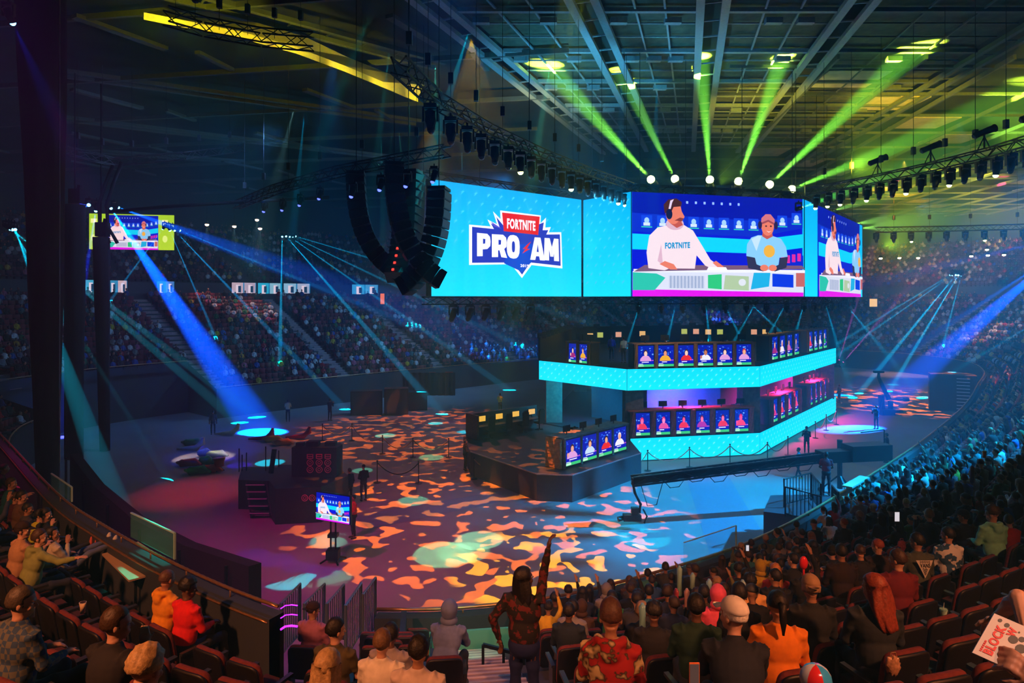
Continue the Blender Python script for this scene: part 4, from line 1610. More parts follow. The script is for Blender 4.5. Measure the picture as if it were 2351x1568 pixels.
booth(a + o2, b + o2, 1.4, 3.1, 4, 'lower booth on the right face nearest the corner, pink portraits', M_PINKW, 1, 0.5)
a, b = along(VB, VC, 0.60, 0.91)
booth(a + o2, b + o2, 1.4, 3.1, 4, 'lower booth on the right face furthest from the corner, pink portraits', M_PINKW, 1, 0.5)
# pink and blue lamps inside the storeys
for a, b, c, e, an in (((11, 41.2, 4.15), (11, 41.6, 2.6), (1.0, 0.03, 0.3), 3000, 150), ((19.2, 46.2, 4.15), (18.8, 46.6, 2.6), (1.0, 0.03, 0.3), 3000, 150), ((24.5, 52.8, 4.15), (24.2, 53.2, 2.6), (1.0, 0.03, 0.3), 3000, 150),
                       ((11, 41.5, 4.1), (11, 46, 2.2), (0.02, 0.12, 1.0), 7000, 150), ((5, 42, 4.1), (4, 45, 1.3), (0.0, 0.25, 0.4), 3000, 150), ((11, 43, 10), (11, 47, 5.5), (0.02, 0.1, 0.4), 4500, 120),
                       ((16, 47, 9.5), (20, 47.5, 6), (1, 0.7, 0.2), 400, 120), ((10, 36.5, 9.5), (10, 39, 6.3), (1, 0.65, 0.3), 500, 110)):
    spot(a, b, c, e, an, 0.1, 0.8, 'booth_light')
# monitors in the upper storey seen from behind the booths
for i, (px, py) in enumerate(((1355, 771), (1378, 769), (1420, 768), (1475, 766), (1571, 761), (1598, 761), (1626, 762), (1653, 762), (1731, 762), (1757, 762), (1822, 766))):
    p = P(px, py, 57)
    tt = thing('monitor', 'small glowing monitor on the back of the upper stage, %s from the left' % nth(i + 1), 'screen', p, 0, 'small monitors along the upper stage')
    mb = MB(); mb.box((0, .05, 0), (.62, .08, .56)); mb.bar((0, .08, -.9), (0, .08, 0), .06); mb.build('case', M_BLACK, tt)
    mb = MB(); mb.box((0, -0.005, 0), (.5, .02, .44)); mb.build('display', mat('mon%d' % (i % 3), (.1, .1, .1), em=lin(hexc(('f0c878', 'b8d060', 'e8b090')[i % 3])), es=0.9), tt)
# lower-left wing: black riser, stone faced desk with four portraits, back desk with yellow monitors
t = thing('stage_riser', 'low black riser left of the stage carrying the stone desk', 'stage', (2, 37, 0))
ti = Matrix.Translation(t.location).inverted()
mb = MB(); mb.T = ti
mb.prism([(-3.0, 40.4), (-2.3, 36.2), (1.2, 31.6), (2.9, 31.4), (7.1, 35.9), (7.1, 39.2), (2.2, 44.3)], 0, 1.28)
mb.build('platform', M_DECK, t)
mb = MB(); mb.T = ti
for a, b in (((-2.3, 36.2), (1.2, 31.6)), ((1.2, 31.6), (2.9, 31.4)), ((2.9, 31.4), (7.1, 35.9))):
    mb.bar((*a, 1.3), (*b, 1.3), 0.05)
mb.build('edge_trim', M_STEEL, t)
s0, s1 = Vector((2.5, 32.55, 0)), Vector((6.45, 36.6, 0))
tb = booth(s0, s1, 1.3, 2.78, 4, 'stone faced desk on the low riser with four portrait screens', M_STONE, 0, 0.2, depth=1.0)
mb = MB()
d = (s1 - s0).normalized(); back = Vector((-d.y, d.x, 0))
ti = Matrix.Translation(tb.location).inverted()
mb.T = ti
r = random.Random(3)
W_ = 1.0; z = 1.3; row = 0
M_BRK = mat('sandstone', (0.52, 0.36, 0.18), 0.85, noise=0.35, nscale=6, bump=0.4)
for row in range(9):
    zz = 1.3 + row * 0.165
    x = -0.1 if row % 2 else 0.0
    while x < W_:
        w = r.uniform(0.2, 0.38)
        x1 = min(W_, x + w - 0.02)
        c = s0 - d * 0.06 + back * ((max(0, x) + x1) / 2)
        R = Matrix(((back.x, -d.x, 0), (back.y, -d.y, 0), (0, 0, 1)))
        if x1 - max(0, x) > .04:
            mb.box(c + Vector((0, 0, zz + .08)) - d * r.uniform(0, .03), (x1 - max(0, x), 0.12, 0.145), R)
        x += w
mb.build('brick_end', M_BRK, tb)['label'] = 'sandy brick end of the desk'
# back desk
a, b = Vector((-2.6, 40.0, 0)), Vector((1.6, 43.4, 0))
t = thing('player_desk', 'back desk left of the stage with four yellow lit monitors', 'desk', (a + b) / 2 + Vector((0, 0, 1.3)))
ti = Matrix.Translation(t.location).inverted()
d = (b - a).normalized(); nn = Vector((d.y, -d.x, 0)); R = Matrix(((d.x, -nn.x, 0), (d.y, -nn.y, 0), (0, 0, 1)))
mb = MB(); mb.T = ti; mb.box((a + b) / 2 + Vector((0, 0, 2.0)), ((b - a).length, .12, 1.45), R); mb.box((a + b) / 2 + nn * .45 + Vector((0, 0, 2.0)), ((b - a).length, .9, .06), R); mb.build('back_panel', M_DECK, t)
mb = MB(); mb.T = ti; mb.box(a + nn * .3 + Vector((0, 0, 2.0)), (.14, 1.2, 1.5), R); mb.build('end_panel', M_WOOD, t)
for i in range(4):
    q = a.lerp(b, .14 + i * .25) + nn * .22 + Vector((0, 0, 2.38))
    mb = MB(); mb.T = ti; mb.box(q, (.62, .05, .4), R); mb.bar(q - Vector((0, 0, .35)), q, .06); o = mb.build('monitor', M_BLACK, t)
    mb = MB(); mb.T = ti; mb.box(q + nn * .03, (.54, .02, .33), R)
    mb.build('display', mat('disp_yellow', (.1, .1, .1), em=lin(hexc('f0c048')), es=1.0), o)
for i in range(4):
    q = a.lerp(b, .14 + i * .25) + nn * 1.0 + Vector((0, 0, 1.3))
    tt = thing('gaming_chair', 'high backed black gaming chair at the back desk, %s from the left' % nth(i + 1), 'chair', q, math.atan2(d.y, d.x), 'gaming chairs at the back desk')
    mb = MB(); mb.box((0, 0, .48), (.5, .5, .1)); mb.build('seat', M_FAB, tt)
    mb = MB(); mb.box((0, -.24, .9), (.48, .1, .8)); mb.box((0, -.24, 1.28), (.3, .11, .2)); mb.build('backrest', M_FAB, tt)
    mb = MB(); mb.bar((0, 0, .05), (0, 0, .45), .06)
    for k in range(5):
        mb.bar((0, 0, .06), (.28 * math.cos(k * 1.257), .28 * math.sin(k * 1.257), .04), .04)
    mb.build('base', M_BLACK, tt)

# ---------------------------------------------------------------- rope posts around the stage
POSTS = [[(1088, 1100), (1180, 1098), (1240, 1136), (1349, 1128), (1420, 1103), (1487, 1081), (1583, 1073), (1676, 1065), (1762, 1060), (1809, 1045), (1872, 1006), (1897, 988), (1920, 975)],
         [(740, 1012), (808, 1012), (878, 1042), (948, 1050), (1030, 1050)], [(866, 1108), (961, 1110)]]
proto_post = None
pi_ = 0
for line in POSTS:
    prev = None
    for px, py in line:
        g = G(px, py)
        pi_ += 1
        lab = 'black rope post %s' % ('around the stage front, %s from the left' % nth(pi_) if line is POSTS[0] else ('beside the camouflage lit floor, %s from the left' % nth(pi_ - 13) if line is POSTS[1] else
                                                                                                  'standing alone on the dark floor, %s' % ('left one' if px < 900 else 'right one')))
        if proto_post is None:
            proto_post = thing('rope_post', lab, 'post', g, 0, 'rope posts on the arena floor')
            mb = MB(); mb.tube([(0, 0, 0), (0, 0, .03), (0, 0, .05)], [.2, .2, .06], 12); mb.build('base', M_BLACK, proto_post)
            mb = MB(); mb.tube([(0, 0, .04), (0, 0, 1.12)], .028, 8); mb.ell((0, 0, 1.15), .05, 8, 6); mb.build('pole', M_BLACK, proto_post)
        else:
            dup(proto_post, g, 0, lab)
        if prev is not None and (g - prev).length < 6:
            a = prev + Vector((0, 0, 1.08)); b = g + Vector((0, 0, 1.08))
            pts = [a.lerp(b, k / 10) - Vector((0, 0, .62 * (1 - (2 * k / 10 - 1) ** 2))) for k in range(11)]
            o = thing('barrier_rope', 'sagging rope hung between rope posts, the %s span' % nth(pi_), 'rope', pts[0], 0, 'ropes of the floor barrier')
            mb = MB(); mb.tube([p - pts[0] for p in pts], .028, 6); mb.build('rope', M_ROPE if line is not POSTS[2] else M_BLACK, o, True)
        prev = g

# ---------------------------------------------------------------- camera crane, right of centre
base = G(1928, 1135)
t = thing('camera_crane', 'long black camera crane reaching left across the blue floor', 'camera crane', base)
ti = Matrix.Translation(base).inverted()
a = G(1452, 1104, 2.05); b = G(2030, 1032, 2.9)
piv = a.lerp(b, 0.80)
mb = MB(); mb.T = ti
d = (b - a).normalized()
truss(mb, a, b, 0.34, 0.07, 0.7)
mb.bar(a, b, 0.3, 0.24)
mb.build('arm', M_BLACK, t)
mb = MB(); mb.T = ti
mb.box(b - d * .9, (2.0, .8, .7), Matrix.Rotation(math.atan2(d.y, d.x), 3, 'Z')); mb.box(b - d * 2.6, (1.4, .6, .5), Matrix.Rotation(math.atan2(d.y, d.x), 3, 'Z'))
mb.bar(b + Vector((0, 0, .3)), b + Vector((0, 0, .9)), .04); mb.bar(b + Vector((0, 0, .9)), b - d * 1.2 + Vector((0, 0, .9)), .04)
mb.build('counterweight', M_BLACK, t)
mb = MB(); mb.T = ti
pf = Vector((base.x, base.y, 0))
mb.tube([pf + Vector((0, 0, .3)), pf + Vector((0, 0, piv.z))], .13, 10)
for k in range(3):
    q = pf + Vector((math.cos(k * 2.1 + .5), math.sin(k * 2.1 + .5), 0)) * .9
    mb.bar(pf + Vector((0, 0, 1.0)), q + Vector((0, 0, .1)), .07); mb.ell(q + Vector((0, 0, .12)), .12, 8, 6)
mb.build('pedestal', M_BLACK, t)
mb = MB(); mb.T = ti
h = a
mb.tube([h, h + Vector((.1, 0, -.5)), h + Vector((.35, 0, -1.0)), h + Vector((.3, 0, -1.35))], .06, 8)
mb.box(h + Vector((-.02, 0, -1.55)), (.75, .3, .26)); mb.tube([h + Vector((-.3, 0, -1.55)), h + Vector((-.62, -.08, -1.6))], .11, 10)
mb.box(h + Vector((.1, 0, -1.25)), (.3, .25, .25)); mb.tube([h + Vector((.5, 0, -1.8)), h + Vector((.62, 0, -1.5)), h + Vector((.45, 0, -1.2))], .04, 6)
mb.build('camera_head', M_BLACK, t)
mb = MB(); mb.T = ti
for k in range(9):
    q = a.lerp(b, .03 + k * .085)
    q2 = a.lerp(b, .03 + (k + 1) * .085)
    dr = .35 if k % 2 else .22
    if k == 0:
        dr = 1.0
    mb.tube([q - Vector((0, 0, .15)), q.lerp(q2, .3) - Vector((0, 0, .15 + dr)), q.lerp(q2, .7) - Vector((0, 0, .15 + dr)), q2 - Vector((0, 0, .15))], .02, 5)
mb.build('cable', M_BLACK, t, True)
# robotic tower camera on the far right floor
base = G(2035, 952)
t = thing('tower_camera', 'tall black robotic camera tower alone on the far right floor', 'camera crane', base)
t.scale = (.72, .72, .68)
mb = MB(); mb.box((0, 0, .35), (1.5, 1.1, .7)); mb.box((.9, -.3, .5), (1.6, .3, .25)); mb.build('base', M_BLACK, t)
mb = MB(); mb.tube([(-.5, 0, .6), (-.6, 0, 2.4)], .35, 10); mb.tube([(.5, 0, .6), (.5, 0, 1.7)], .3, 10); mb.build('body', M_BLACK, t)
mb = MB(); mb.tube([(.3, 0, 1.9), (-.2, 0, 3.0), (-.9, 0, 4.6), (-.9, 0, 5.2)], [.28, .25, .2, .15], 8); mb.box((-.9, 0, 5.3), (1.1, .4, .25)); mb.bar((.4, 0, 2.0), (2.2, -.2, 1.9), .12); mb.box((2.2, -.2, 1.9), (.6, .3, .4)); mb.build('boom', M_BLACK, t)
# camera platform with its operator kit far behind the back desk
# ---------------------------------------------------------------- prop riser with speaker stack and steps, left
M_TEALB = mat('prop_black', (0.018, 0.022, 0.035), 0.6, noise=0.3)
b0 = P(640, 1190, 30.5)
t = thing('prop_riser', 'black riser with side steps on the left of the floor', 'stage', (b0.x, b0.y, 0))
ti = Matrix.Translation(t.location).inverted()
X = lambda px, Y: (px - 1175.5) / FPX * Y
mb = MB(); mb.T = ti
mb.prism([(X(547, 30.4), 30.4), (X(632, 30.2), 30.2), (X(660, 32.6), 32.6), (X(556, 32.8), 32.8)], 0, 1.35)
mb.prism([(X(618, 29.6), 29.6), (X(632, 28.3), 28.3), (X(738, 28.6), 28.6), (X(800, 30.4), 30.4), (X(770, 32.4), 32.4), (X(640, 32.4), 32.4)], 0, 1.55)
mb.build('deck', M_TEALB, t)
mb = MB(); mb.T = ti
for k in range(5):
    z = 1.2 - k * .24; Y = 30.15 - k * .26; px = 588 + k * 2.5
    mb.box((X(px, Y), Y, z), (.86, .27, .04))
for s_ in (-.45, .45):
    mb.bar((X(588, 30.3) + s_, 30.3, 1.25), (X(600, 29.0) + s_, 29.0, .1), .05, .18)
mb.build('steps', M_DARK, t)
mb = MB(); mb.T = ti
for k in range(5):
    z = 1.2 - k * .24; Y = 30.15 - k * .26; px = 588 + k * 2.5
    mb.box((X(px, Y), Y - .14, z + .03), (.86, .03, .03))
mb.build('step_nosing', mat('nosing', (.75, .72, .72), .4), t)
for px, h_ in ((549, 1.1), (556, .8), (566, .9), (610, 1.2), (640, 1.0)):
    Y = 32.0
    mb = MB(); mb.T = ti; mb.bar((X(px, Y), Y, 1.3), (X(px, Y), Y, 1.35 + h_), .04); mb.build('post', M_BLACK, t)
mb = MB(); mb.T = ti
mb.bar((X(622, 31), 31, 1.5), (X(630, 31.2), 31.2, 2.6), .16)
mb.build('leaning_pipe', M_BLACK, t)
t = thing('speaker_stack', 'black prop wall of round and square speakers outlined in faint pink', 'speaker stack', (X(729, 30.6), 30.6, 1.55))
mb = MB()
mb.prism([(-1.08, -.4), (1.0, -.4), (1.1, .3), (.9, .6), (-1.0, .6)], 0, 1.35)
mb.box((-.2, 0, 1.45), (.55, .4, .25)); mb.box((.6, .1, 1.42), (.5, .35, .2)); mb.box((-.8, 0, 1.42), (.35, .3, .18))
mb.build('cabinet', M_TEALB, t)
M_RING = mat('ring_paint', (0.65, 0.14, 0.24), 0.5)


def ringm(mb, c, r, tr=.02, n=20, ax='y'):
    pts = [Vector(c) + Vector((math.cos(2 * PI * k / n) * r, 0, math.sin(2 * PI * k / n) * r)) for k in range(n + 1)]
    mb.tube(pts, tr, 5, cap=False)


for x in (-.22, .2, .6):
    for z_ in (.66, .34):
        mb = MB(); ringm(mb, (x, -.42, z_), .14); ringm(mb, (x, -.42, z_), .06, .015); mb.build('speaker_cone', M_RING, t)
    mb = MB(); mb.box((x, -.42, .86), (.28, .04, .03)); mb.box((x, -.42, 1.04), (.28, .04, .03)); mb.box((x - .13, -.42, .95), (.03, .04, .2)); mb.box((x + .13, -.42, .95), (.03, .04, .2)); mb.box((x, -.43, .95), (.26, .04, .03)); mb.build('square_horn', M_RING, t)
tb = bpy.data.objects['prop_riser']
ti = Matrix.Translation(tb.location).inverted()
for px in (700, 717, 734):
    mb = MB(); mb.T = ti; ringm(mb, (X(px, 28.5), 28.48, 1.1), .13); ringm(mb, (X(px, 28.5), 28.48, 1.1), .06, .015); mb.build('speaker_cone', M_RING, tb)
# TV on a pole stand
g = G(765, 1290)
t = thing('monitor_stand', 'tall stand with a tilted screen showing the casters', 'screen', g)
mb = MB()
for k in range(4):
    mb.bar((0, 0, .25), (.5 * math.cos(k * PI / 2 + .6), .5 * math.sin(k * PI / 2 + .6), .05), .05)
for s in (-.09, .09):
    mb.tube([(s, 0, .1), (s, 0, 2.2)], .035, 8)
mb.box((0, 0, .3), (.45, .4, .35)); mb.box((0, 0, 1.0), (.35, .3, .12)); mb.bar((-.5, 0, 1.7), (.4, 0, 1.6), .04)
mb.build('stand', M_BLACK, t)
a = G(727, 1190, 1.62); b = G(803, 1205, 1.55)
a = P(727, 1188, g.y + .1); b = P(803, 1204, g.y - .5)
ti = Matrix.Translation(t.location).inverted()
pc = Pic((a.x, a.y), (b.x, b.y), (a.z + b.z) / 2 - .02, (a.z + b.z) / 2 + .98, 0.002)
hosts(pc, 0, 0, 1, 1)
d = Vector((b.x - a.x, b.y - a.y, 0)); L = d.length; d.normalize(); nn = Vector((d.y, -d.x, 0))
zb = (a.z + b.z) / 2
mb = MB(); mb.T = ti
mb.box((a.x / 2 + b.x / 2 - nn.x * .05, a.y / 2 + b.y / 2 - nn.y * .05, zb + .48), (L + .06, .08, 1.06), Matrix(((d.x, -nn.x, 0), (d.y, -nn.y, 0), (0, 0, 1))))
mb.build('screen_case', M_BLACK, t)
endpic(t, pc, ti, 'picture', 1.0)
# speaker boxes at the far side of the floor
for i, (px, py, w_, h_) in enumerate(((842, 950, 2.6, 2.0), (910, 950, 2.0, 2.2), (957, 940, 1.8, 1.6))):
    g = G(px, py)
    t = thing('subwoofer', 'big black bass speaker at the far floor edge, %s from the left' % nth(i + 1), 'loudspeaker', g, .15, 'bass speakers at the far floor edge')
    mb = MB(); mb.box((0, 0, h_ / 2), (w_, 1.2, h_)); mb.build('cabinet', M_SPK, t)
    mb = MB(); mb.box((0, -.62, h_ / 2), (w_ * .9, .04, h_ * .9)); mb.build('grille', M_GRIL, t)
# coloured soft play shapes strewn over the left floor
for i, (px, py, c, k, lab) in enumerate(((440, 1022, '20a050', 0, 'green inflatable tube'), (438, 1035, 'e0d8b0', 1, 'white crumpled inflatable'), (470, 1048, '2848c8', 2, 'blue inflatable lump'), (495, 1050, 'b8d8a0', 0, 'pale green leaf shaped inflatable'),
                                         (432, 1070, 'd02020', 0, 'red inflatable tube'), (474, 1066, '20a040', 2, 'small green inflatable block'), (452, 1088, '18b050', 0, 'green flat inflatable mat'), (480, 1084, 'e06020', 0, 'orange flat inflatable mat'),
                                         (503, 1082, 'c06030', 3, 'orange stool on wheels'), (522, 1000, 'f0ecc0', 1, 'white curled inflatable slide'), (600, 1012, 'e04070', 1, 'pink inflatable ribbon'), (625, 1014, 'f0b020', 0, 'yellow inflatable mat'),
                                         (648, 1022, 'f09010', 0, 'orange yellow inflatable mat'), (685, 1008, 'e03858', 1, 'red pink inflatable ribbon further right'))):
    g = G(px, py)
    t = thing('inflatable_prop' if k != 3 else 'wheeled_stool', lab + ' lying on the left floor' if k != 3 else lab + ' beside the inflatables', 'inflatable' if k != 3 else 'stool', g)
    mb = MB()
    r = random.Random(i * 3 + 1)
    mm = mat('vinyl_' + c, lin(hexc(c)), .4, noise=.08)
    if k == 0:
        mb.tube([(-.75, .2, .16), (-.3, -.15, .2), (.3, .15, .2), (.8, -.1, .14)], [.08, .24, .26, .07], 10)
    elif k == 1:
        mb.tube([(-.9, 0, .12), (-.3, .1, .14), (.35, 0, .2), (.7, .1, .5), (.75, .1, .85)], [.06, .14, .2, .22, .1], 10)
    elif k == 2:
        mb.ell((0, 0, .25), (.42, .35, .26), 12, 8, fn=lambda d_: 1 + .15 * math.sin(5 * d_.x + 3 * d_.y)); mb.ell((.35, .1, .18), (.25, .25, .18), 10, 6)
    else:
        mb.tube([(0, 0, .3), (0, 0, .75)], [.28, .34], 12)
    mb.build('body', mm, t, True)
    if k == 3:
        mb = MB()
        for q_ in range(4):
            mb.bar((0, 0, .3), (.3 * math.cos(q_ * 1.57), .3 * math.sin(q_ * 1.57), .05), .05)
        mb.build('wheeled_base', M_BLACK, t)
# right tall stepped block (curved black stand with stairs)
g = G(2188, 945)
t = thing('stair_block', 'curved black block with white edged steps on the far right floor', 'stage', (g.x, g.y, 0), -.5)
t.scale = (.52, .52, .72)
mb = MB()
mb.prism([(1.5 * math.cos(a * PI / 12) * 2.2, 3 + 2.6 * math.sin(a * PI / 12)) for a in range(13)] + [(-3.3, 0), (3.3, 0)], 0, 4.4)
mb.build('block', M_DECK, t)
mb = MB()
for k in range(10):
    mb.box((1.4, -.15, .4 + k * .4), (1.8, .3, .06))
mb.build('step', M_WHITE, t)
# red drapes and dark door flats along the far wall
for i, (px0, px1, py, c, lab) in enumerate(((930, 1045, 908, '38101c', 'wide dark red drape on the far wall'), (985, 1000, 909, 'a03030', 'red drape strip coloured as lit on the far wall, left'), (1022, 1040, 908, 'b04038', 'red drape strip coloured as lit on the far wall, right'))):
    a = G(px0, py - (3 if i else 0)); b = G(px1, py - (3 if i else 0))
    t = thing('wall_drape', lab, 'curtain', (a.x, a.y, 0))
    mb = MB()
    n = 40
    vs = []
    for k in range(n + 1):
        q = a.lerp(b, k / n) - a
        w = .08 * math.sin(k * 1.3)
        vs += [(q.x, q.y + w, 0), (q.x, q.y + w, 2.3)]
    mb.add(vs, [(2 * k, 2 * k + 2, 2 * k + 3, 2 * k + 1) for k in range(n)])
    mb.add([(v[0], v[1] + .06, v[2]) for v in vs], [(2 * k + 1, 2 * k + 3, 2 * k + 2, 2 * k) for k in range(n)])
    mb.build('cloth', mat('drape_' + c, lin(hexc(c)), .9, noise=.2), t)  # light on the two narrow strips put into their brighter red
# black scrim wall beyond the left rail
pts = [P(182, 1040, 29), P(240, 1112, 25.5), P(330, 1185, 22.5), P(450, 1245, 20.2), P(600, 1292, 18.1)]
t = thing('scrim_wall', 'tall black fabric wall standing beyond the left rail', 'screen wall', (pts[2].x, pts[2].y, 0))
ti = Matrix.Translation(t.location).inverted()
mb = MB(); mb.T = ti
vs = []
D = []
for k in range(len(pts) - 1):
    for j in range(8):
        D.append(pts[k].lerp(pts[k + 1], j / 8))
D.append(pts[-1])
for p in D:
    vs += [(p.x, p.y, 0), (p.x, p.y, p.z), (p.x - .25, p.y - .25, p.z), (p.x - .25, p.y - .25, 0)]
fs = []
for k in range(len(D) - 1):
    for j in range(3):
        fs.append((4 * k + j, 4 * k + 4 + j, 4 * k + 5 + j, 4 * k + 1 + j))
n_ = 4 * (len(D) - 1)
fs += [(0, 1, 2, 3), (n_ + 3, n_ + 2, n_ + 1, n_)]
mb.add(vs, fs)
mb.build('fabric', M_FAB, t)
mb = MB(); mb.T = ti
for k in range(0, len(D), 6):
    p = D[k]
    mb.bar((p.x - .35, p.y - .35, 0), (p.x - .35, p.y - .35, p.z - .1), .07)
mb.build('frame', M_BLACK, t)
# glass screens clipped to the rail
M_GLASS = mat('teal_lit_glass', (0.15, 0.75, 0.7), 0.05, alpha=0.14)  # clear panes; their turquoise light is put into the colour
for i, (x0, y0, x1, y1, h_, lab) in enumerate(((301, 1232, 401, 1284, .42, 'clear glass guard on the left rail, lit turquoise'), (1570, 1305, 1690, 1262, .7, 'clear glass guard on the front rail, right of centre'), (118, 1118, 165, 1152, .3, 'small glass guard further up the left rail'))):
    zr = 5.62 if x0 < 640 else 2.5
    a = G(x0, y0, zr); b = G(x1, y1, zr)
    t = thing('glass_guard', lab, 'glass', (a + b) / 2)
    d = b - a; L = d.length; d.normalize(); nn = Vector((d.y, -d.x, 0)); R = Matrix(((d.x, -nn.x, 0), (d.y, -nn.y, 0), (0, 0, 1)))
    mb = MB(); mb.box((0, 0, h_ / 2), (L, .02, h_), R); mb.build('pane', M_GLASS, t)
    mb = MB(); mb.box((0, 0, h_), (L, .03, .02), R); mb.box(R @ Vector((L / 2, 0, h_ / 2)), (.03, .03, h_), R); mb.build('edge', mat('glass_edge', (.4, .7, .65), .2), t)
spot((-3, 14, 16), G(365, 1262, 5.6), (0.0, 0.9, 0.65), 9000, 6, .05, .6, 'floor_spot_light')
# gate railings at the floor steps, left of centre
def railing(a, b, h0, h1, z0, z1, lab, m, grp, n=9, name='stair_railing'):
    a = Vector(a); b = Vector(b)
    t = thing(name, lab, 'railing', (a.x, a.y, z0), 0, grp)
    d = b - a
    mb = MB()
    top = [Vector((0, 0, h0)), Vector((d.x, d.y, z1 - z0 + h1))]
    mb.tube([Vector((0, 0, 0)), top[0], top[1], Vector((d.x, d.y, z1 - z0))], .035, 8)
    mb.tube([Vector((0, 0, .12)), Vector((d.x, d.y, z1 - z0 + .12))], .025, 6)
    mb.build('top_rail', m, t)
    mb = MB()
    for k in range(1, n):
        q = top[0].lerp(top[1], k / n)
        w = Vector((0, 0, .12)).lerp(Vector((d.x, d.y, z1 - z0 + .12)), k / n)
        mb.bar(w, q, .022)
    mb.build('balusters', m, t)
    return t


M_BRAIL = mat('blue_grey_rail', (0.25, 0.32, 0.42), .35, .6)
for i, ((x0, y0), (x1, y1)) in enumerate((((645, 1385), (689, 1340)), ((698, 1386), (745, 1340)), ((750, 1386), (789, 1342)), ((793, 1390), (829, 1339)), ((833, 1364), (862, 1326)))):
    a = G(x0, y0, 2.9); b = G(x1, y1, 3.0)
    railing((a.x, a.y), (b.x, b.y), 1.3, 1.3, 1.6, 1.7, 'slatted railing at the floor steps, %s from the left' % nth(i + 1), M_BRAIL, 'slatted railings at the floor steps')
for i, ((x0, y0), (x1, y1)) in enumerate((((1800, 1100), (1862, 1086)), ((1862, 1086), (1885, 1112)), ((1803, 1118), (1885, 1140)), ((1910, 1114), (1925, 1130)))):
    a = G(x0, y0, 2.75); b = G(x1, y1, 2.75)
    railing((a.x, a.y), (b.x, b.y), 1.1, 1.1, 1.65, 1.65, 'black slatted gate railing beside the red shirted attendant, %s' % ['back left span', 'back right span', 'near span', 'right hand span'][i], M_BLACK, 'gate railings on the right')
g = G(1810, 1200, 1.4)
t = thing('gate_platform', 'dark steel box platform under the gate railings', 'platform', (g.x + 1.2, g.y + 1.6, 0))
mb = MB(); mb.prism([(-1.9, -1.0), (.2, -1.9), (2.2, .1), (1.5, 1.2), (-.8, 1.1)], 0, 1.62); mb.build('box', mat('plat', (.04, .05, .07), .5), t)
# vomitory in the middle below the aisle
# ---------------------------------------------------------------- people
import numpy as np


def remesh(mb, vox, name, m, smooth=2, dec=None):
    me = mb.mesh('tmp', [])
    o = bpy.data.objects.new('tmp', me)
    COL.objects.link(o)
    md = o.modifiers.new('r', 'REMESH'); md.mode = 'VOXEL'; md.voxel_size = vox; md.use_smooth_shade = True
    if smooth:
        sm = o.modifiers.new('s', 'SMOOTH'); sm.factor = 0.5; sm.iterations = smooth
    if dec:
        dm = o.modifiers.new('d', 'DECIMATE'); dm.ratio = dec
    dg = bpy.context.evaluated_depsgraph_get()
    out = bpy.data.meshes.new_from_object(o.evaluated_get(dg))
    out.name = name
    out.materials.clear()
    out.materials.append(m)
    out.polygons.foreach_set('use_smooth', [True] * len(out.polygons))
    bpy.data.objects.remove(o)
    bpy.data.meshes.remove(me)
    return out


V3 = lambda *a: Vector(a)


def seated(lean=0.05, yaw=0.0, pitch=-0.1, eL=(-.05, .06, -.26), wL=(.06, .30, -.30), eR=None, wR=None, knee=(.13, .46, .50), ank=(.13, .50, .09), hipz=.54, back=0.0, fist=.5):
    """joints of a seated body: offsets of elbow and wrist are from the shoulder"""
    mir = lambda v: (-v[0], v[1], v[2])
    J = {}
    hip = V3(0, back, hipz)
    up = V3(0, math.sin(lean), math.cos(lean))
    J['hip'] = hip; J['up'] = up
    J['chest'] = hip + up * .34
    J['neck'] = hip + up * .55
    for s, e, w in ((-1, eL, wL), (1, eR or mir(eL), wR or mir(wL))):
        sh = hip + up * .49 + V3(s * .175, 0, 0)
        J['sh', s] = sh
        J['el', s] = sh + V3(*e)
        J['wr', s] = sh + V3(*w)
        J['kn', s] = V3(s * knee[0], knee[1], knee[2])
        J['an', s] = V3(s * ank[0], ank[1], ank[2])
    J['head'] = J['neck'] + V3(0, .025 + .05 * math.sin(lean), .155)
    J['R'] = Matrix.Rotation(yaw, 3, 'Z') @ Matrix.Rotation(pitch, 3, 'X')
    J['curl'] = fist
    J['stand'] = False
    return J


def standing(yaw=0.0, pitch=-.1, eL=(-.06, -.02, -.29), wL=(-.06, .1, -.53), eR=None, wR=None, feet=(.11, .0)):
    J = seated(0.0, yaw, pitch, eL, wL, eR, wR, hipz=.93)
    for s in (-1, 1):
        J['kn', s] = V3(s * feet[0], .03, .50)
        J['an', s] = V3(s * feet[0], -.01 + feet[1] * s, .08)
    J['stand'] = True
    return J


def hand(mb, w, d, side, curl=.5, palm=None):
    """palm and five separate bent fingers; w wrist, d forearm direction, palm faces -n"""
    d = d.normalized()
    n = (palm or V3(0, 0, 1)).copy()
    n = (n - d * n.dot(d))
    n = n.normalized() if n.length > .1 else V3(1, 0, 0)
    x = d.cross(n) * side
    for k in (.02, .05, .075):
        for q in (-.022, 0, .022):
            mb.ell(w + d * k + x * q, (.02, .02, .014), 8, 6)
    mb.tube([w - d * .03, w + d * .05], [.025, .028], 8)
    for i, (off, ln) in enumerate(((-.031, .060), (-.011, .075), (.010, .080), (.031, .070))):
        p = w + d * .085 + x * off
        pts = [p - d * .02, p]
        dd = d.copy()
        for s in (.42, .33, .25):
            a = curl * (.75 + .1 * i)
            dd = (dd * math.cos(a) - n * math.sin(a)).normalized()
            pts.append(pts[-1] + dd * ln * s * 1.15)
        mb.tube(pts, [.0095, .0095, .009, .0085, .007], 7)
    p = w + d * .03 + x * .028
    dd = (d * .6 + x * .7 - n * .35 * curl).normalized()
    p2 = p + dd * .035
    dd2 = (dd + d * .6 - n * curl * .6).normalized()
    mb.tube([p - dd * .015, p, p2, p2 + dd2 * .032], [.012, .012, .011, .008], 7)


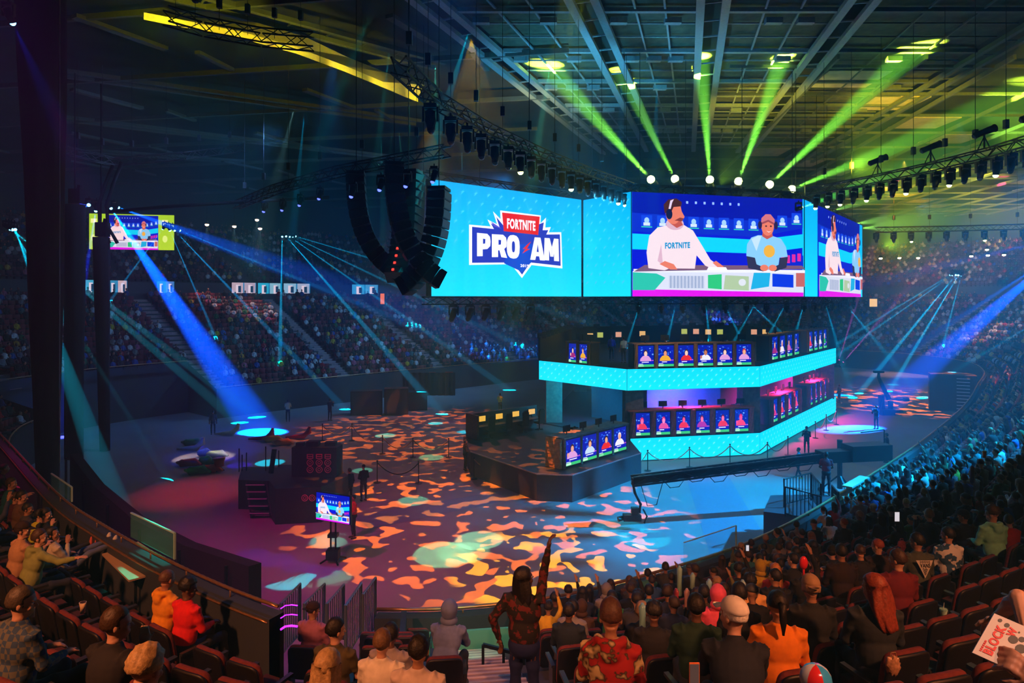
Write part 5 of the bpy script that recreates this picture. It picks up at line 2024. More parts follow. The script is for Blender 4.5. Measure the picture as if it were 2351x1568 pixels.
def head_shapes(mb, c, R):
    e = lambda p, r, **k: mb.ell(c + R @ Vector(p), r, 14, 10, R, **k)
    e((0, -.012, .03), (.077, .096, .088))
    e((0, .018, -.032), (.062, .072, .086))
    e((0, .045, -.088), (.04, .04, .032))
    e((0, .074, .02), (.048, .02, .012))
    for s in (-1, 1):
        e((s * .079, -.004, -.012), (.011, .021, .032))
        e((s * .04, .06, -.035), (.022, .022, .022))
    mb.tube([c + R @ V3(0, .085, .005), c + R @ V3(0, .104, -.018), c + R @ V3(0, .110, -.033)], [.008, .011, .014], 7)
    e((0, .085, -.062), (.022, .012, .006))
    e((0, .083, -.074), (.019, .012, .007))


def body_mb(J, hands=True, palm=None):
    mb = MB()
    c, R = J['head'], J['R']
    head_shapes(mb, c, R)
    mb.tube([J['neck'] - J['up'] * .06, J['neck'] + J['up'] * .03, c + R @ V3(0, -.02, -.05)], [.05, .052, .054], 12)
    rr = Matrix.Rotation(-math.asin(max(-1, min(1, J['up'].y))), 3, 'X')
    mb.ell(J['hip'] + J['up'] * .36, (.14, .08, .15), 12, 8, rr)
    mb.ell(J['hip'] + J['up'] * .10, (.13, .09, .17), 12, 8, rr)
    for s in (-1, 1):
        sh, el, wr = J['sh', s], J['el', s], J['wr', s]
        mb.tube([sh - V3(s * .05, 0, 0), sh, sh.lerp(el, .5), el], [.05, .05, .043, .036], 10)
        mb.tube([el, el.lerp(wr, .3), wr], [.036, .038, .025], 10)
        mb.ell(el, .037, 8, 6)
        if hands:
            hand(mb, wr, wr - el, s, J['curl'], J.get(('palm', s), palm))
        hp = J['hip'] + V3(s * .09, 0, 0)
        mb.tube([hp, J['kn', s], J['an', s]], [.07, .05, .035], 8)
        mb.tube([J['an', s] - V3(0, .03, 0), J['an', s] + V3(0, .14, -.04)], [.035, .03], 8)
    return mb


def shirt_mb(J, sleeve='long', hood=None, puff=1.0):
    mb = MB()
    up = J['up']; h = J['hip']
    rr = Matrix.Rotation(-math.asin(max(-1, min(1, up.y))), 3, 'X')
    mb.ell(h + up * .37, (.192 * puff, .125 * puff, .2), 16, 10, rr)
    mb.ell(h + up * .16, (.175 * puff, .135 * puff, .22), 16, 10, rr)
    mb.ell(h + up * .47, (.17, .085, .075), 14, 8, rr)
    mb.tube([h + up * .43, h + up * .50, h + up * .555, h + up * .578], [.12, .098, .076, .068], 12)
    for s in (-1, 1):
        sh, el, wr = J['sh', s], J['el', s], J['wr', s]
        if sleeve == 'long':
            mb.tube([sh - V3(s * .04, 0, 0), sh, sh.lerp(el, .5), el], [.075, .073 * puff, .062 * puff, .056 * puff], 10)
            mb.ell(el, .056 * puff, 8, 6)
            mb.tube([el, el.lerp(wr, .5), el.lerp(wr, .9), el.lerp(wr, .96)], [.056 * puff, .05 * puff, .038, .036], 10)
        else:
            mb.tube([sh - V3(s * .04, 0, 0), sh, sh.lerp(el, .45), sh.lerp(el, .72)], [.074, .07, .064, .066], 10)
    if hood == 'down':
        nk = J['neck']
        for k in range(9):
            a = PI * (k / 8.0)
            mb.ell(nk + V3(math.cos(a) * .1, -math.sin(a) * .095 - .01, .012 + .01 * math.sin(a)), (.04, .04, .038), 8, 6)
        mb.ell(nk + V3(0, -.115, -.045), (.085, .04, .075), 10, 8)
    return mb


def pants_mb(J, short=False):
    mb = MB()
    h = J['hip']
    mb.ell(h + V3(0, 0, -.0), (.18, .145, .13), 14, 8)
    for s in (-1, 1):
        hp = h + V3(s * .085, .02, -.01)
        kn, an = J['kn', s], J['an', s]
        mb.tube([hp, hp.lerp(kn, .5), kn], [.092, .083, .068], 10)
        mb.ell(kn, .068, 8, 6)
        mb.tube([kn, kn.lerp(an, .45), an + (kn - an) * .06], [.068, .062, .05], 10)
    return mb


def shoes_mb(J):
    mb = MB()
    for s in (-1, 1):
        an = J['an', s]
        kn = J['kn', s]
        f = V3(0, 1, 0) if abs((an - kn).normalized().z) > .5 else V3(0, .25, 1)
        f.normalize()
        mb.tube([an - f * .06 - V3(0, 0, .035), an + f * .02 - V3(0, 0, .035), an + f * .13 - V3(0, 0, .045), an + f * .19 - V3(0, 0, .05)], [.04, .047, .044, .025], 10)
    return mb


def face_fn(hx, hy, hz, cut_y=.25, cut_z=.25, seed=0, amp=.02):
    r = random.Random(seed)
    ph = [r.uniform(0, 6) for _ in range(4)]

    def fn(d):
        k = 1 + amp * (math.sin(9 * d.x + ph[0]) * math.sin(8 * d.y + ph[1]) + .6 * math.sin(17 * d.z + ph[2] + 6 * d.x))
        if d.y > cut_y and d.z < cut_z + .35 * (1 - abs(d.x)) * 0:
            t = min(1, (d.y - cut_y) / .15) * min(1, (cut_z - d.z) / .15)
            k *= 1 - .28 * max(0, t)
        if d.z < -.45:
            k *= .8
        return k
    return fn


def hair_mb(kind, seed=0):
    mb = MB()
    if kind == 'short':
        mb.ell((0, -.02, .018), (.088, .103, .117), 24, 18, fn=face_fn(1, 1, 1, .42, .38, seed, .025))
    elif kind == 'tall':
        mb.ell((0, -.018, .045), (.09, .106, .125), 24, 18, fn=face_fn(1, 1, 1, .42, .3, seed, .02))
    elif kind == 'curly':
        mb.ell((0, -.02, .045), (.10, .112, .112), 28, 20, fn=face_fn(1, 1, 1, .42, .32, seed, .06))
    elif kind in ('long', 'verylong'):
        mb.ell((0, -.018, .032), (.092, .108, .102), 24, 18, fn=face_fn(1, 1, 1, .45, .45, seed, .02))
        L = .27 if kind == 'long' else .34
        n = 36
        vs = []
        lv = 12
        for i in range(lv):
            t = i / (lv - 1)
            z = .04 - t * (L + .04)
            w = .092 + (.02 if kind == 'long' else .055) * math.sin(PI * .85 * t) - .02 * t
            dp = .088 - .02 * t
            for j in range(n):
                a = 2 * PI * j / n
                wob = 1 + .09 * math.sin(6 * a + 2.5 * t + seed) + .05 * math.sin(11 * a - 3 * t)
                vs.append(V3(math.cos(a) * w * wob, -.035 - .03 * t + math.sin(a) * dp * wob, z))
        fs = [(i * n + j, i * n + (j + 1) % n, (i + 1) * n + (j + 1) % n, (i + 1) * n + j) for i in range(lv - 1) for j in range(n)]
        fs.append(tuple(range(n))); fs.append(tuple((lv - 1) * n + j for j in range(n)))
        mb.add(vs, fs)
    elif kind == 'ponytail':
        mb.ell((0, -.018, .032), (.087, .104, .098), 24, 18, fn=face_fn(1, 1, 1, .42, .4, seed, .02))
        mb.tube([(0, -.09, .05), (0, -.15, .03), (0, -.16, -.08), (0, -.14, -.2)], [.025, .035, .032, .01], 10)
    elif kind == 'buzz':
        mb.ell((0, -.016, .024), (.0805, .099, .10), 24, 18, fn=face_fn(1, 1, 1, .5, .4, seed, .004))
    elif kind in ('cap', 'capback'):
        mb.ell((0, -.014, .045), (.088, .107, .095), 24, 16, fn=lambda d: 1 if d.z > -.08 else max(.72, 1 + (d.z + .08) * 1.6))
        s = 1 if kind == 'cap' else -1
        vs = []
        for i in range(9):
            a = -.62 + 1.24 * i / 8
            vs += [V3(math.sin(a) * .085, s * (math.cos(a) * .092), .042), V3(math.sin(a) * .085 * 1.05, s * (math.cos(a) * .10 + .075 * math.cos(a * 1.9)), .022)]
        nn_ = len(vs)
        vs += [v + V3(0, 0, .006) for v in vs]
        fs = [(2 * i, 2 * i + 1, 2 * i + 3, 2 * i + 2) for i in range(8)] + [(nn_ + 2 * i, nn_ + 2 * i + 2, nn_ + 2 * i + 3, nn_ + 2 * i + 1) for i in range(8)]
        fs += [(2 * i + 1, 2 * i + 3, nn_ + 2 * i + 3, nn_ + 2 * i + 1) for i in range(8)]
        mb.add(vs, fs)
        mb.ell((0, -.012, .141), (.008, .008, .005), 6, 4)
    elif kind == 'beanie':
        mb.ell((0, -.015, .045), (.09, .107, .11), 24, 16, fn=lambda d: 1 if d.z > -.1 else .8)
        mb.tube([(math.sin(a * .5) * .088, math.cos(a * .5) * .105 - .015, .035) for a in range(13)] + [(0, .09, .035)], .014, 6)
    elif kind == 'hood':
        mb.ell((0, -.03, .02), (.108, .125, .135), 26, 20, fn=lambda d: (1 + .02 * math.sin(7 * d.z)) * (.80 if d.y > .72 and abs(d.x) < .6 else 1))
        mb.ell((0, -.045, -.11), (.115, .10, .07), 18, 10)
    return mb


HEADCACHE = {}
POSES = {
    'sit': lambda y: seated(.06, y, -.18),
    'lean': lambda y: seated(.50, y, .0, (-.03, .16, -.24), (.09, .30, -.30), knee=(.15, .44, .52), back=-.05),
    'chin': lambda y: seated(.18, y, -.1, (-.05, .06, -.26), (.06, .30, -.30), (.02, .14, -.24), (-.10, .22, -.02)),
    'clap': lambda y: seated(.12, y, -.1, (-.04, .10, -.24), (.11, .30, -.10)),
    'phone': lambda y: seated(.12, y, -.05, (-.04, .14, -.2), (.10, .34, .02), fist=.9),
    'point': lambda y: seated(.22, y, -.05, (-.05, .06, -.26), (.06, .30, -.30), (.19, .15, -.10), (.40, .28, -.04), fist=.25),
    'raise': lambda y: seated(.12, y, -.05, (-.05, .06, -.26), (.06, .30, -.30), (.07, .14, .16), (.0, .22, .40), fist=.3),
    'feetup': lambda y: seated(-.22, y, .05, (-.05, .06, -.26), (.05, .25, -.22), (.02, .14, -.22), (-.10, .20, .02), knee=(.11, .40, .72), ank=(.12, .78, .78), hipz=.50, back=-.02),
    'stand': lambda y: standing(y),
    'clasp': lambda y: standing(y, 0, (-.07, .02, -.29), (.10, .20, -.40)),
    'camera': lambda y: standing(y, 0, (-.05, .12, -.24), (.04, .30, -.02)),
    'walk': lambda y: standing(y, 0, feet=(.10, .16)),
}
YAW = {'': 0.0, 'L': .75, 'R': -.75}


def joints(pose, turn):
    return POSES[pose](YAW[turn])


_pm = {}


def pmesh(kind, pose, turn='', opt=None):
    k = (kind, pose, turn, opt)
    if k in _pm:
        return _pm[k]
    J = joints(pose, turn)
    if kind == 'body':
        me = remesh(body_mb(J), .0095, 'body', M_SKIN, 1)
    elif kind == 'shirt':
        me = remesh(shirt_mb(J, opt[0], opt[1]), .014, 'shirt', M_OBJ, 3)
    elif kind == 'pants':
        me = remesh(pants_mb(J), .018, 'trousers', M_OBJ, 3)
    elif kind == 'shoes':
        me = remesh(shoes_mb(J), .014, 'shoes', M_OBJ, 1)
    _pm[k] = me
    return me


def hairmesh(kind, seed=0):
    k = ('hair', kind, seed)
    if k not in _pm:
        m = M_HAIR if kind not in ('cap', 'capback', 'beanie', 'hood') else M_OBJ
        _pm[k] = hair_mb(kind, seed).mesh(kind, m, True)
    return _pm[k]


M_EYEW = mat('eye_white', (.8, .78, .75), .3)
M_IRIS = mat('iris', (.04, .02, .01), .2)
PARTNAME = {'short': 'hair', 'tall': 'hair', 'curly': 'hair', 'long': 'hair', 'verylong': 'hair', 'ponytail': 'hair', 'buzz': 'hair', 'cap': 'cap', 'capback': 'cap', 'beanie': 'beanie', 'hood': 'hood'}


def person(loc, rz, label, pose='sit', turn='', shirt=(.1, .1, .1), hair='short', hc=(.02, .012, .01), skin=(.5, .27, .17), sleeve='long', hood=None, pants=(.02, .025, .04),
           shoes=(.05, .05, .05), group=None, smat=None, under=None, scale=1.0):
    t = thing('person', label, 'person', loc, rz, group)
    t.scale = (scale,) * 3
    J = joints(pose, turn)
    b = put('body', pmesh('body', pose, turn), t); b.color = (*skin, 1)
    s = put('shirt', pmesh('shirt', pose, '', (sleeve, hood)), t); s.color = (*shirt, 1)
    if smat is not None:
        s.material_slots[0].link = 'OBJECT'
        s.material_slots[0].material = smat
    p = put('trousers', pmesh('pants', pose, ''), t); p.color = (*pants, 1)
    q = put('shoes', pmesh('shoes', pose, ''), t); q.color = (*shoes, 1)
    M4 = Matrix.Translation(J['head']) @ J['R'].to_4x4()
    if under:
        h = put('hair', hairmesh(under), t); h.matrix_local = M4; h.color = (*hc, 1)
    if hair:
        h = put(PARTNAME[hair], hairmesh(hair), t)
        h.matrix_local = M4
        h.color = (*(shirt if hair == 'hood' else hc), 1)
    for s_ in (-1, 1):
        k = ('eye',)
        if k not in _pm:
            mb = MB(); mb.ell((0, 0, 0), .012, 10, 8); mb.mi = 1; mb.ell((0, .0085, 0), .006, 8, 6)
            _pm[k] = mb.mesh('eye', [M_EYEW, M_IRIS], True)
        e = put('eye', _pm[k], t)
        e.matrix_local = M4 @ Matrix.Translation((s_ * .031, .074, .001))
    return t


# light versions for the many: one mesh each, colours told apart by material
_lite = {}
M_SHIRTO = M_OBJ


def lite(pose, turn, hair, sleeve='long', vox=.026):
    k = (pose, turn, hair, sleeve)
    if k in _lite:
        return _lite[k]
    J = joints(pose, turn)
    ms = [remesh(body_mb(J, True), .017, 'b', M_SKINR, 1, .6), remesh(shirt_mb(J, sleeve), vox, 's', M_SHIRTO, 2), remesh(pants_mb(J), vox, 'p', M_PANTS, 2), remesh(shoes_mb(J), .022, 'f', M_BLACK, 1)]
    hm = hair_mb(hair) if hair else MB()
    M4 = Matrix.Translation(J['head']) @ J['R'].to_4x4()
    vs = []; fs = []; mi = []
    for i, m_ in enumerate(ms):
        o = len(vs)
        vs += [tuple(v.co) for v in m_.vertices]
        fs += [tuple(x + o for x in p.vertices) for p in m_.polygons]
        mi += [i] * len(m_.polygons)
    o = len(vs)
    vs += [tuple(M4 @ Vector(v)) for v in hm.v]
    fs += [tuple(x + o for x in f) for f in hm.f]
    mi += [4] * len(hm.f)
    me = bpy.data.meshes.new('person')
    me.from_pydata(vs, [], fs)
    hmat = M_HAIRR if hair in ('short', 'long', 'ponytail', 'curly', 'buzz', 'tall') else (M_OBJ if hair == 'hood' else M_DARK)
    for m_ in (M_SKINR, M_SHIRTO, M_PANTS, M_BLACK, hmat):
        me.materials.append(m_)
    me.polygons.foreach_set('material_index', mi)
    me.polygons.foreach_set('use_smooth', [True] * len(fs))
    me.update()
    _lite[k] = me
    return me


# ---------------------------------------------------------------- theatre seats
def seat_meshes():
    out = {}

    def back(dx, dz, th, y0, bulge=.02, zc=.68, h=.56, w=.50):
        mb = MB()
        pts = []
        ww = w / 2 + dx; hh = h / 2 + dz
        for k in range(28):
            a = 2 * PI * k / 28
            c, s = math.cos(a), math.sin(a)
            e = .34 if s > 0 else .22
            pts.append((math.copysign(abs(c) ** e, c) * ww, math.copysign(abs(s) ** (e if s > 0 else .2), s) * hh + zc))
        vs = []
        n = len(pts)
        for q, ins_ in ((0, .02), (.25, 0), (.75, 0), (1, .02)):
            for x, z in pts:
                k = 1 - ins_ / ww
                tilt = (z - .45) * -.16
                yy = y0 + tilt - th / 2 + th * q - bulge * (1 - (x / ww) ** 2)
                vs.append((x * k, yy, zc + (z - zc) * (1 - ins_ / hh)))
        fs = []
        for r_ in range(3):
            for j in range(n):
                fs.append((r_ * n + j, r_ * n + (j + 1) % n, (r_ + 1) * n + (j + 1) % n, (r_ + 1) * n + j))
        fs.append(tuple(range(n - 1, -1, -1))); fs.append(tuple(3 * n + j for j in range(n)))
        mb.add(vs, fs)
        return mb
    out['back_shell'] = (back(0, 0, .035, -.285), M_SHELL)
    out['backrest'] = (back(-.004, .012, .07, -.232), M_MAROON)
    mb = MB()
    mb.box((0, .02, .43), (.44, .42, .09)); mb.box((0, .02, .385), (.46, .44, .02))
    out['seat'] = (mb, M_SEATC)
    for s in (-1, 1):
        mb = MB()
        mb.box((s * .275, -.03, .63), (.055, .36, .035)); mb.box((s * .275, -.12, .35), (.035, .2, .56)); mb.box((s * .275, -.1, .03), (.05, .34, .06))
        out['armrest', s] = (mb, M_ARM)
    return out


M_SHELL = mat('seat_shell', (.010, .008, .010), .5, noise=.2)
M_SEATC = mat('seat_cushion', (.05, .008, .01), .9, noise=.2)
M_ARM = mat('armrest_dark', (.03, .03, .035), .4)
M_ARME = mat('aisle_end_panel', (.55, .55, .58), .5)
SM = seat_meshes()
SMESH = {k: v[0].mesh(k if isinstance(k, str) else 'armrest', v[1], k == 'backrest' or k == 'back_shell') for k, v in SM.items()}
_all = MB()
_mm = [M_SHELL, M_MAROON, M_ARM, M_SEATC]
for k, (m_, mt) in SM.items():
    _all.mi = _mm.index(mt)
    _all.add(m_.v, m_.f)
SEAT_ONE = _all.mesh('seat', _mm, True)


def seat_full(loc, rz, label, group):
    t = thing('theatre_seat', label, 'seat', loc, rz, group)
    for k in SMESH:
        put(k if isinstance(k, str) else 'armrest', SMESH[k], t)
    return t


def row_path(d):
    rg = ring(d)
    L = [0.0]
    for i in range(NL):
        L.append(L[-1] + (rg[(i + 1) % NL] - rg[i]).length)
    return rg, L


def rowat(rp, s):
    rg, L = rp
    s %= L[-1]
    lo, hi = 0, NL
    while hi - lo > 1:
        m_ = (lo + hi) // 2
        if L[m_] <= s:
            lo = m_
        else:
            hi = m_
    t = (s - L[lo]) / max(1e-9, L[lo + 1] - L[lo])
    i2 = (lo + 1) % NL
    return rg[lo].lerp(rg[i2], t), RAILN[lo].lerp(RAILN[i2], t).normalized(), lo


def proj(p):
    if p.y < .3:
        return None
    return 1175.5 + p.x / p.y * FPX, 685 + (9.8 - p.z) / p.y * FPX


# aisles: rays along the rail normals
best = min(range(NL), key=lambda i: abs((Vector((-0.15, 8.4, 0)) - RAILP[i]).cross(RAILN[i]).z) + (100 if RAILP[i].y > 20 else 0))
AIS = [(best + int(round(k * NL * 11.6 / RAILLEN))) % NL for k in range(int(RAILLEN / 11.6))]


def on_aisle(p, w=.78):
    for i in AIS:
        v = p - RAILP[i]
        n = RAILN[i]
        if v.dot(n) > -1 and abs(v.cross(n).z) < w:
            return True
    return False


# steps of the aisles, reddish light put into the step and nosing colours
for a_i, i in enumerate(AIS):
    p, n = RAILP[i], RAILN[i]
    q = proj(Vector((p.x, p.y, 4))) if p.y > 1 else None
    k0 = rows_from(i)
    mb = MB()
    tx = Vector((-n.y, n.x, 0))
    R = Matrix(((tx.x, n.x, 0), (tx.y, n.y, 0), (0, 0, 1)))
    for k in range(k0, NROW - 1):
        for h in (0, 1):
            d = .5 + ROW_D * k + .45 * h
            mb.box(p + n * (d + .225) + Vector((0, 0, tread(k) + SLOPE_R * .5 * h - .08 + .005)), (1.4, .45, .18), R)
    struct('floor_aisle_steps', mb, mat('aisle_step', (.30, .22, .24), .8, noise=.3, nscale=4))
    mb = MB()
    for k in range(k0, NROW - 1):
        for h in (0, 1):
            d = .5 + ROW_D * k + .45 * h
            mb.box(p + n * (d + .02) + Vector((0, 0, tread(k) + SLOPE_R * .5 * h + .012)), (1.4, .05, .02), R)
    struct('trim_aisle_nosing', mb, mat('aisle_nosing', (.55, .45, .42), .7))
# ---------------------------------------------------------------- the audience
def facing(p, n, amt=.6):
    """yaw of a body at p in a row whose outward normal is n, half turned to the stage"""
    d = (-n * (1 - amt) + (Vector((12, 44, 0)) - Vector((p.x, p.y, 0))).normalized() * amt).normalized()
    return math.atan2(d.y, d.x) - PI / 2


SEATD = .55


def path_len(rg, closed):
    L = [0.0]
    n = len(rg)
    for i in range(n if closed else n - 1):
        L.append(L[-1] + (rg[(i + 1) % n] - rg[i]).length)
    return rg, L, closed


ROWS = {}                                                       # key -> path, normals, tread height
for k in range(NROW - 1):
    ROWS['m', k] = (path_len(ring(.5 + ROW_D * k + SEATD), True), RAILN, tread(k))
for k in range(BROW - 1):
    ROWS['b', k] = (path_len(bring(.4 + .88 * k + .52), False), BN, btread(k))


def allowed(key, p, i):
    if key[0] == 'm':
        return not (key[1] < rows_from(i) or gone(i) or leftof(p, -.345))
    return leftof(p, -.352)


def rowat2(key, s):
    (rg, L, closed), N, z = ROWS[key]
    s = s % L[-1] if closed else min(max(s, 0), L[-1] - 1e-4)
    lo, hi = 0, len(L) - 1
    while hi - lo > 1:
        m_ = (lo + hi) // 2
        if L[m_] <= s:
            lo = m_
        else:
            hi = m_
    t = (s - L[lo]) / max(1e-9, L[lo + 1] - L[lo])
    i2 = (lo + 1) % len(rg)
    return rg[lo].lerp(rg[i2], t), N[lo].lerp(N[i2], t).normalized(), lo


def find_seat(px, py, headh=1.22):
    """the row and the place in it where a seated head shows at (px, py)"""
    best = None
    kx = (px - 1175.5) / FPX
    for key, ((rg, L, closed), N, z) in ROWS.items():
        n = len(rg)
        for i in range(n if closed else n - 1):
            a = rg[i]; b = rg[(i + 1) % n]
            fa = a.x - kx * a.y; fb = b.x - kx * b.y
            if fa * fb <= 0 and max(a.y, b.y) > .8:
                t = fa / (fa - fb) if fa != fb else 0
                p = a.lerp(b, t)
                if p.y < .8 or not allowed(key, p, i):
                    continue
                yy = 685 + (9.8 - z - headh) / p.y * FPX
                e = abs(yy - py)
                if best is None or e < best[0]:
                    best = (e, key, L[i] + (L[i + 1] - L[i]) * t, p, i, yy)
    return best


C_ = lambda h: lin(hexc(h))
m_plaid = mat('plaid_cloth', (.03, .06, .12), .9)
nt = m_plaid.node_tree
tc = nt.nodes.new('ShaderNodeTexCoord'); ck = nt.nodes.new('ShaderNodeTexChecker'); ck.inputs['Scale'].default_value = 22
ck.inputs[1].default_value = (.03, .07, .16, 1); ck.inputs[2].default_value = (.12, .13, .12, 1)
nt.links.new(tc.outputs['Object'], ck.inputs[0]); nt.links.new(ck.outputs[0], nt.nodes['Principled BSDF'].inputs[0])


def blotch(name, c1, c2, sc, thr, c3=None):
    m = mat(name, c1, .85)
    n = m.node_tree
    tc = n.nodes.new('ShaderNodeTexCoord'); no = n.nodes.new('ShaderNodeTexNoise'); no.inputs['Scale'].default_value = sc; no.inputs['Detail'].default_value = 2
    r = n.nodes.new('ShaderNodeValToRGB'); r.color_ramp.elements[0].color = (*c1, 1); r.color_ramp.elements[1].color = (*c2, 1)
    r.color_ramp.elements[0].position = thr; r.color_ramp.elements[1].position = thr + .03
    if c3:
        e = r.color_ramp.elements.new(thr + .12); e.color = (*c3, 1)
    n.links.new(tc.outputs['Object'], no.inputs[0]); n.links.new(no.outputs[0], r.inputs[0]); n.links.new(r.outputs[0], n.nodes['Principled BSDF'].inputs[0])
    return m


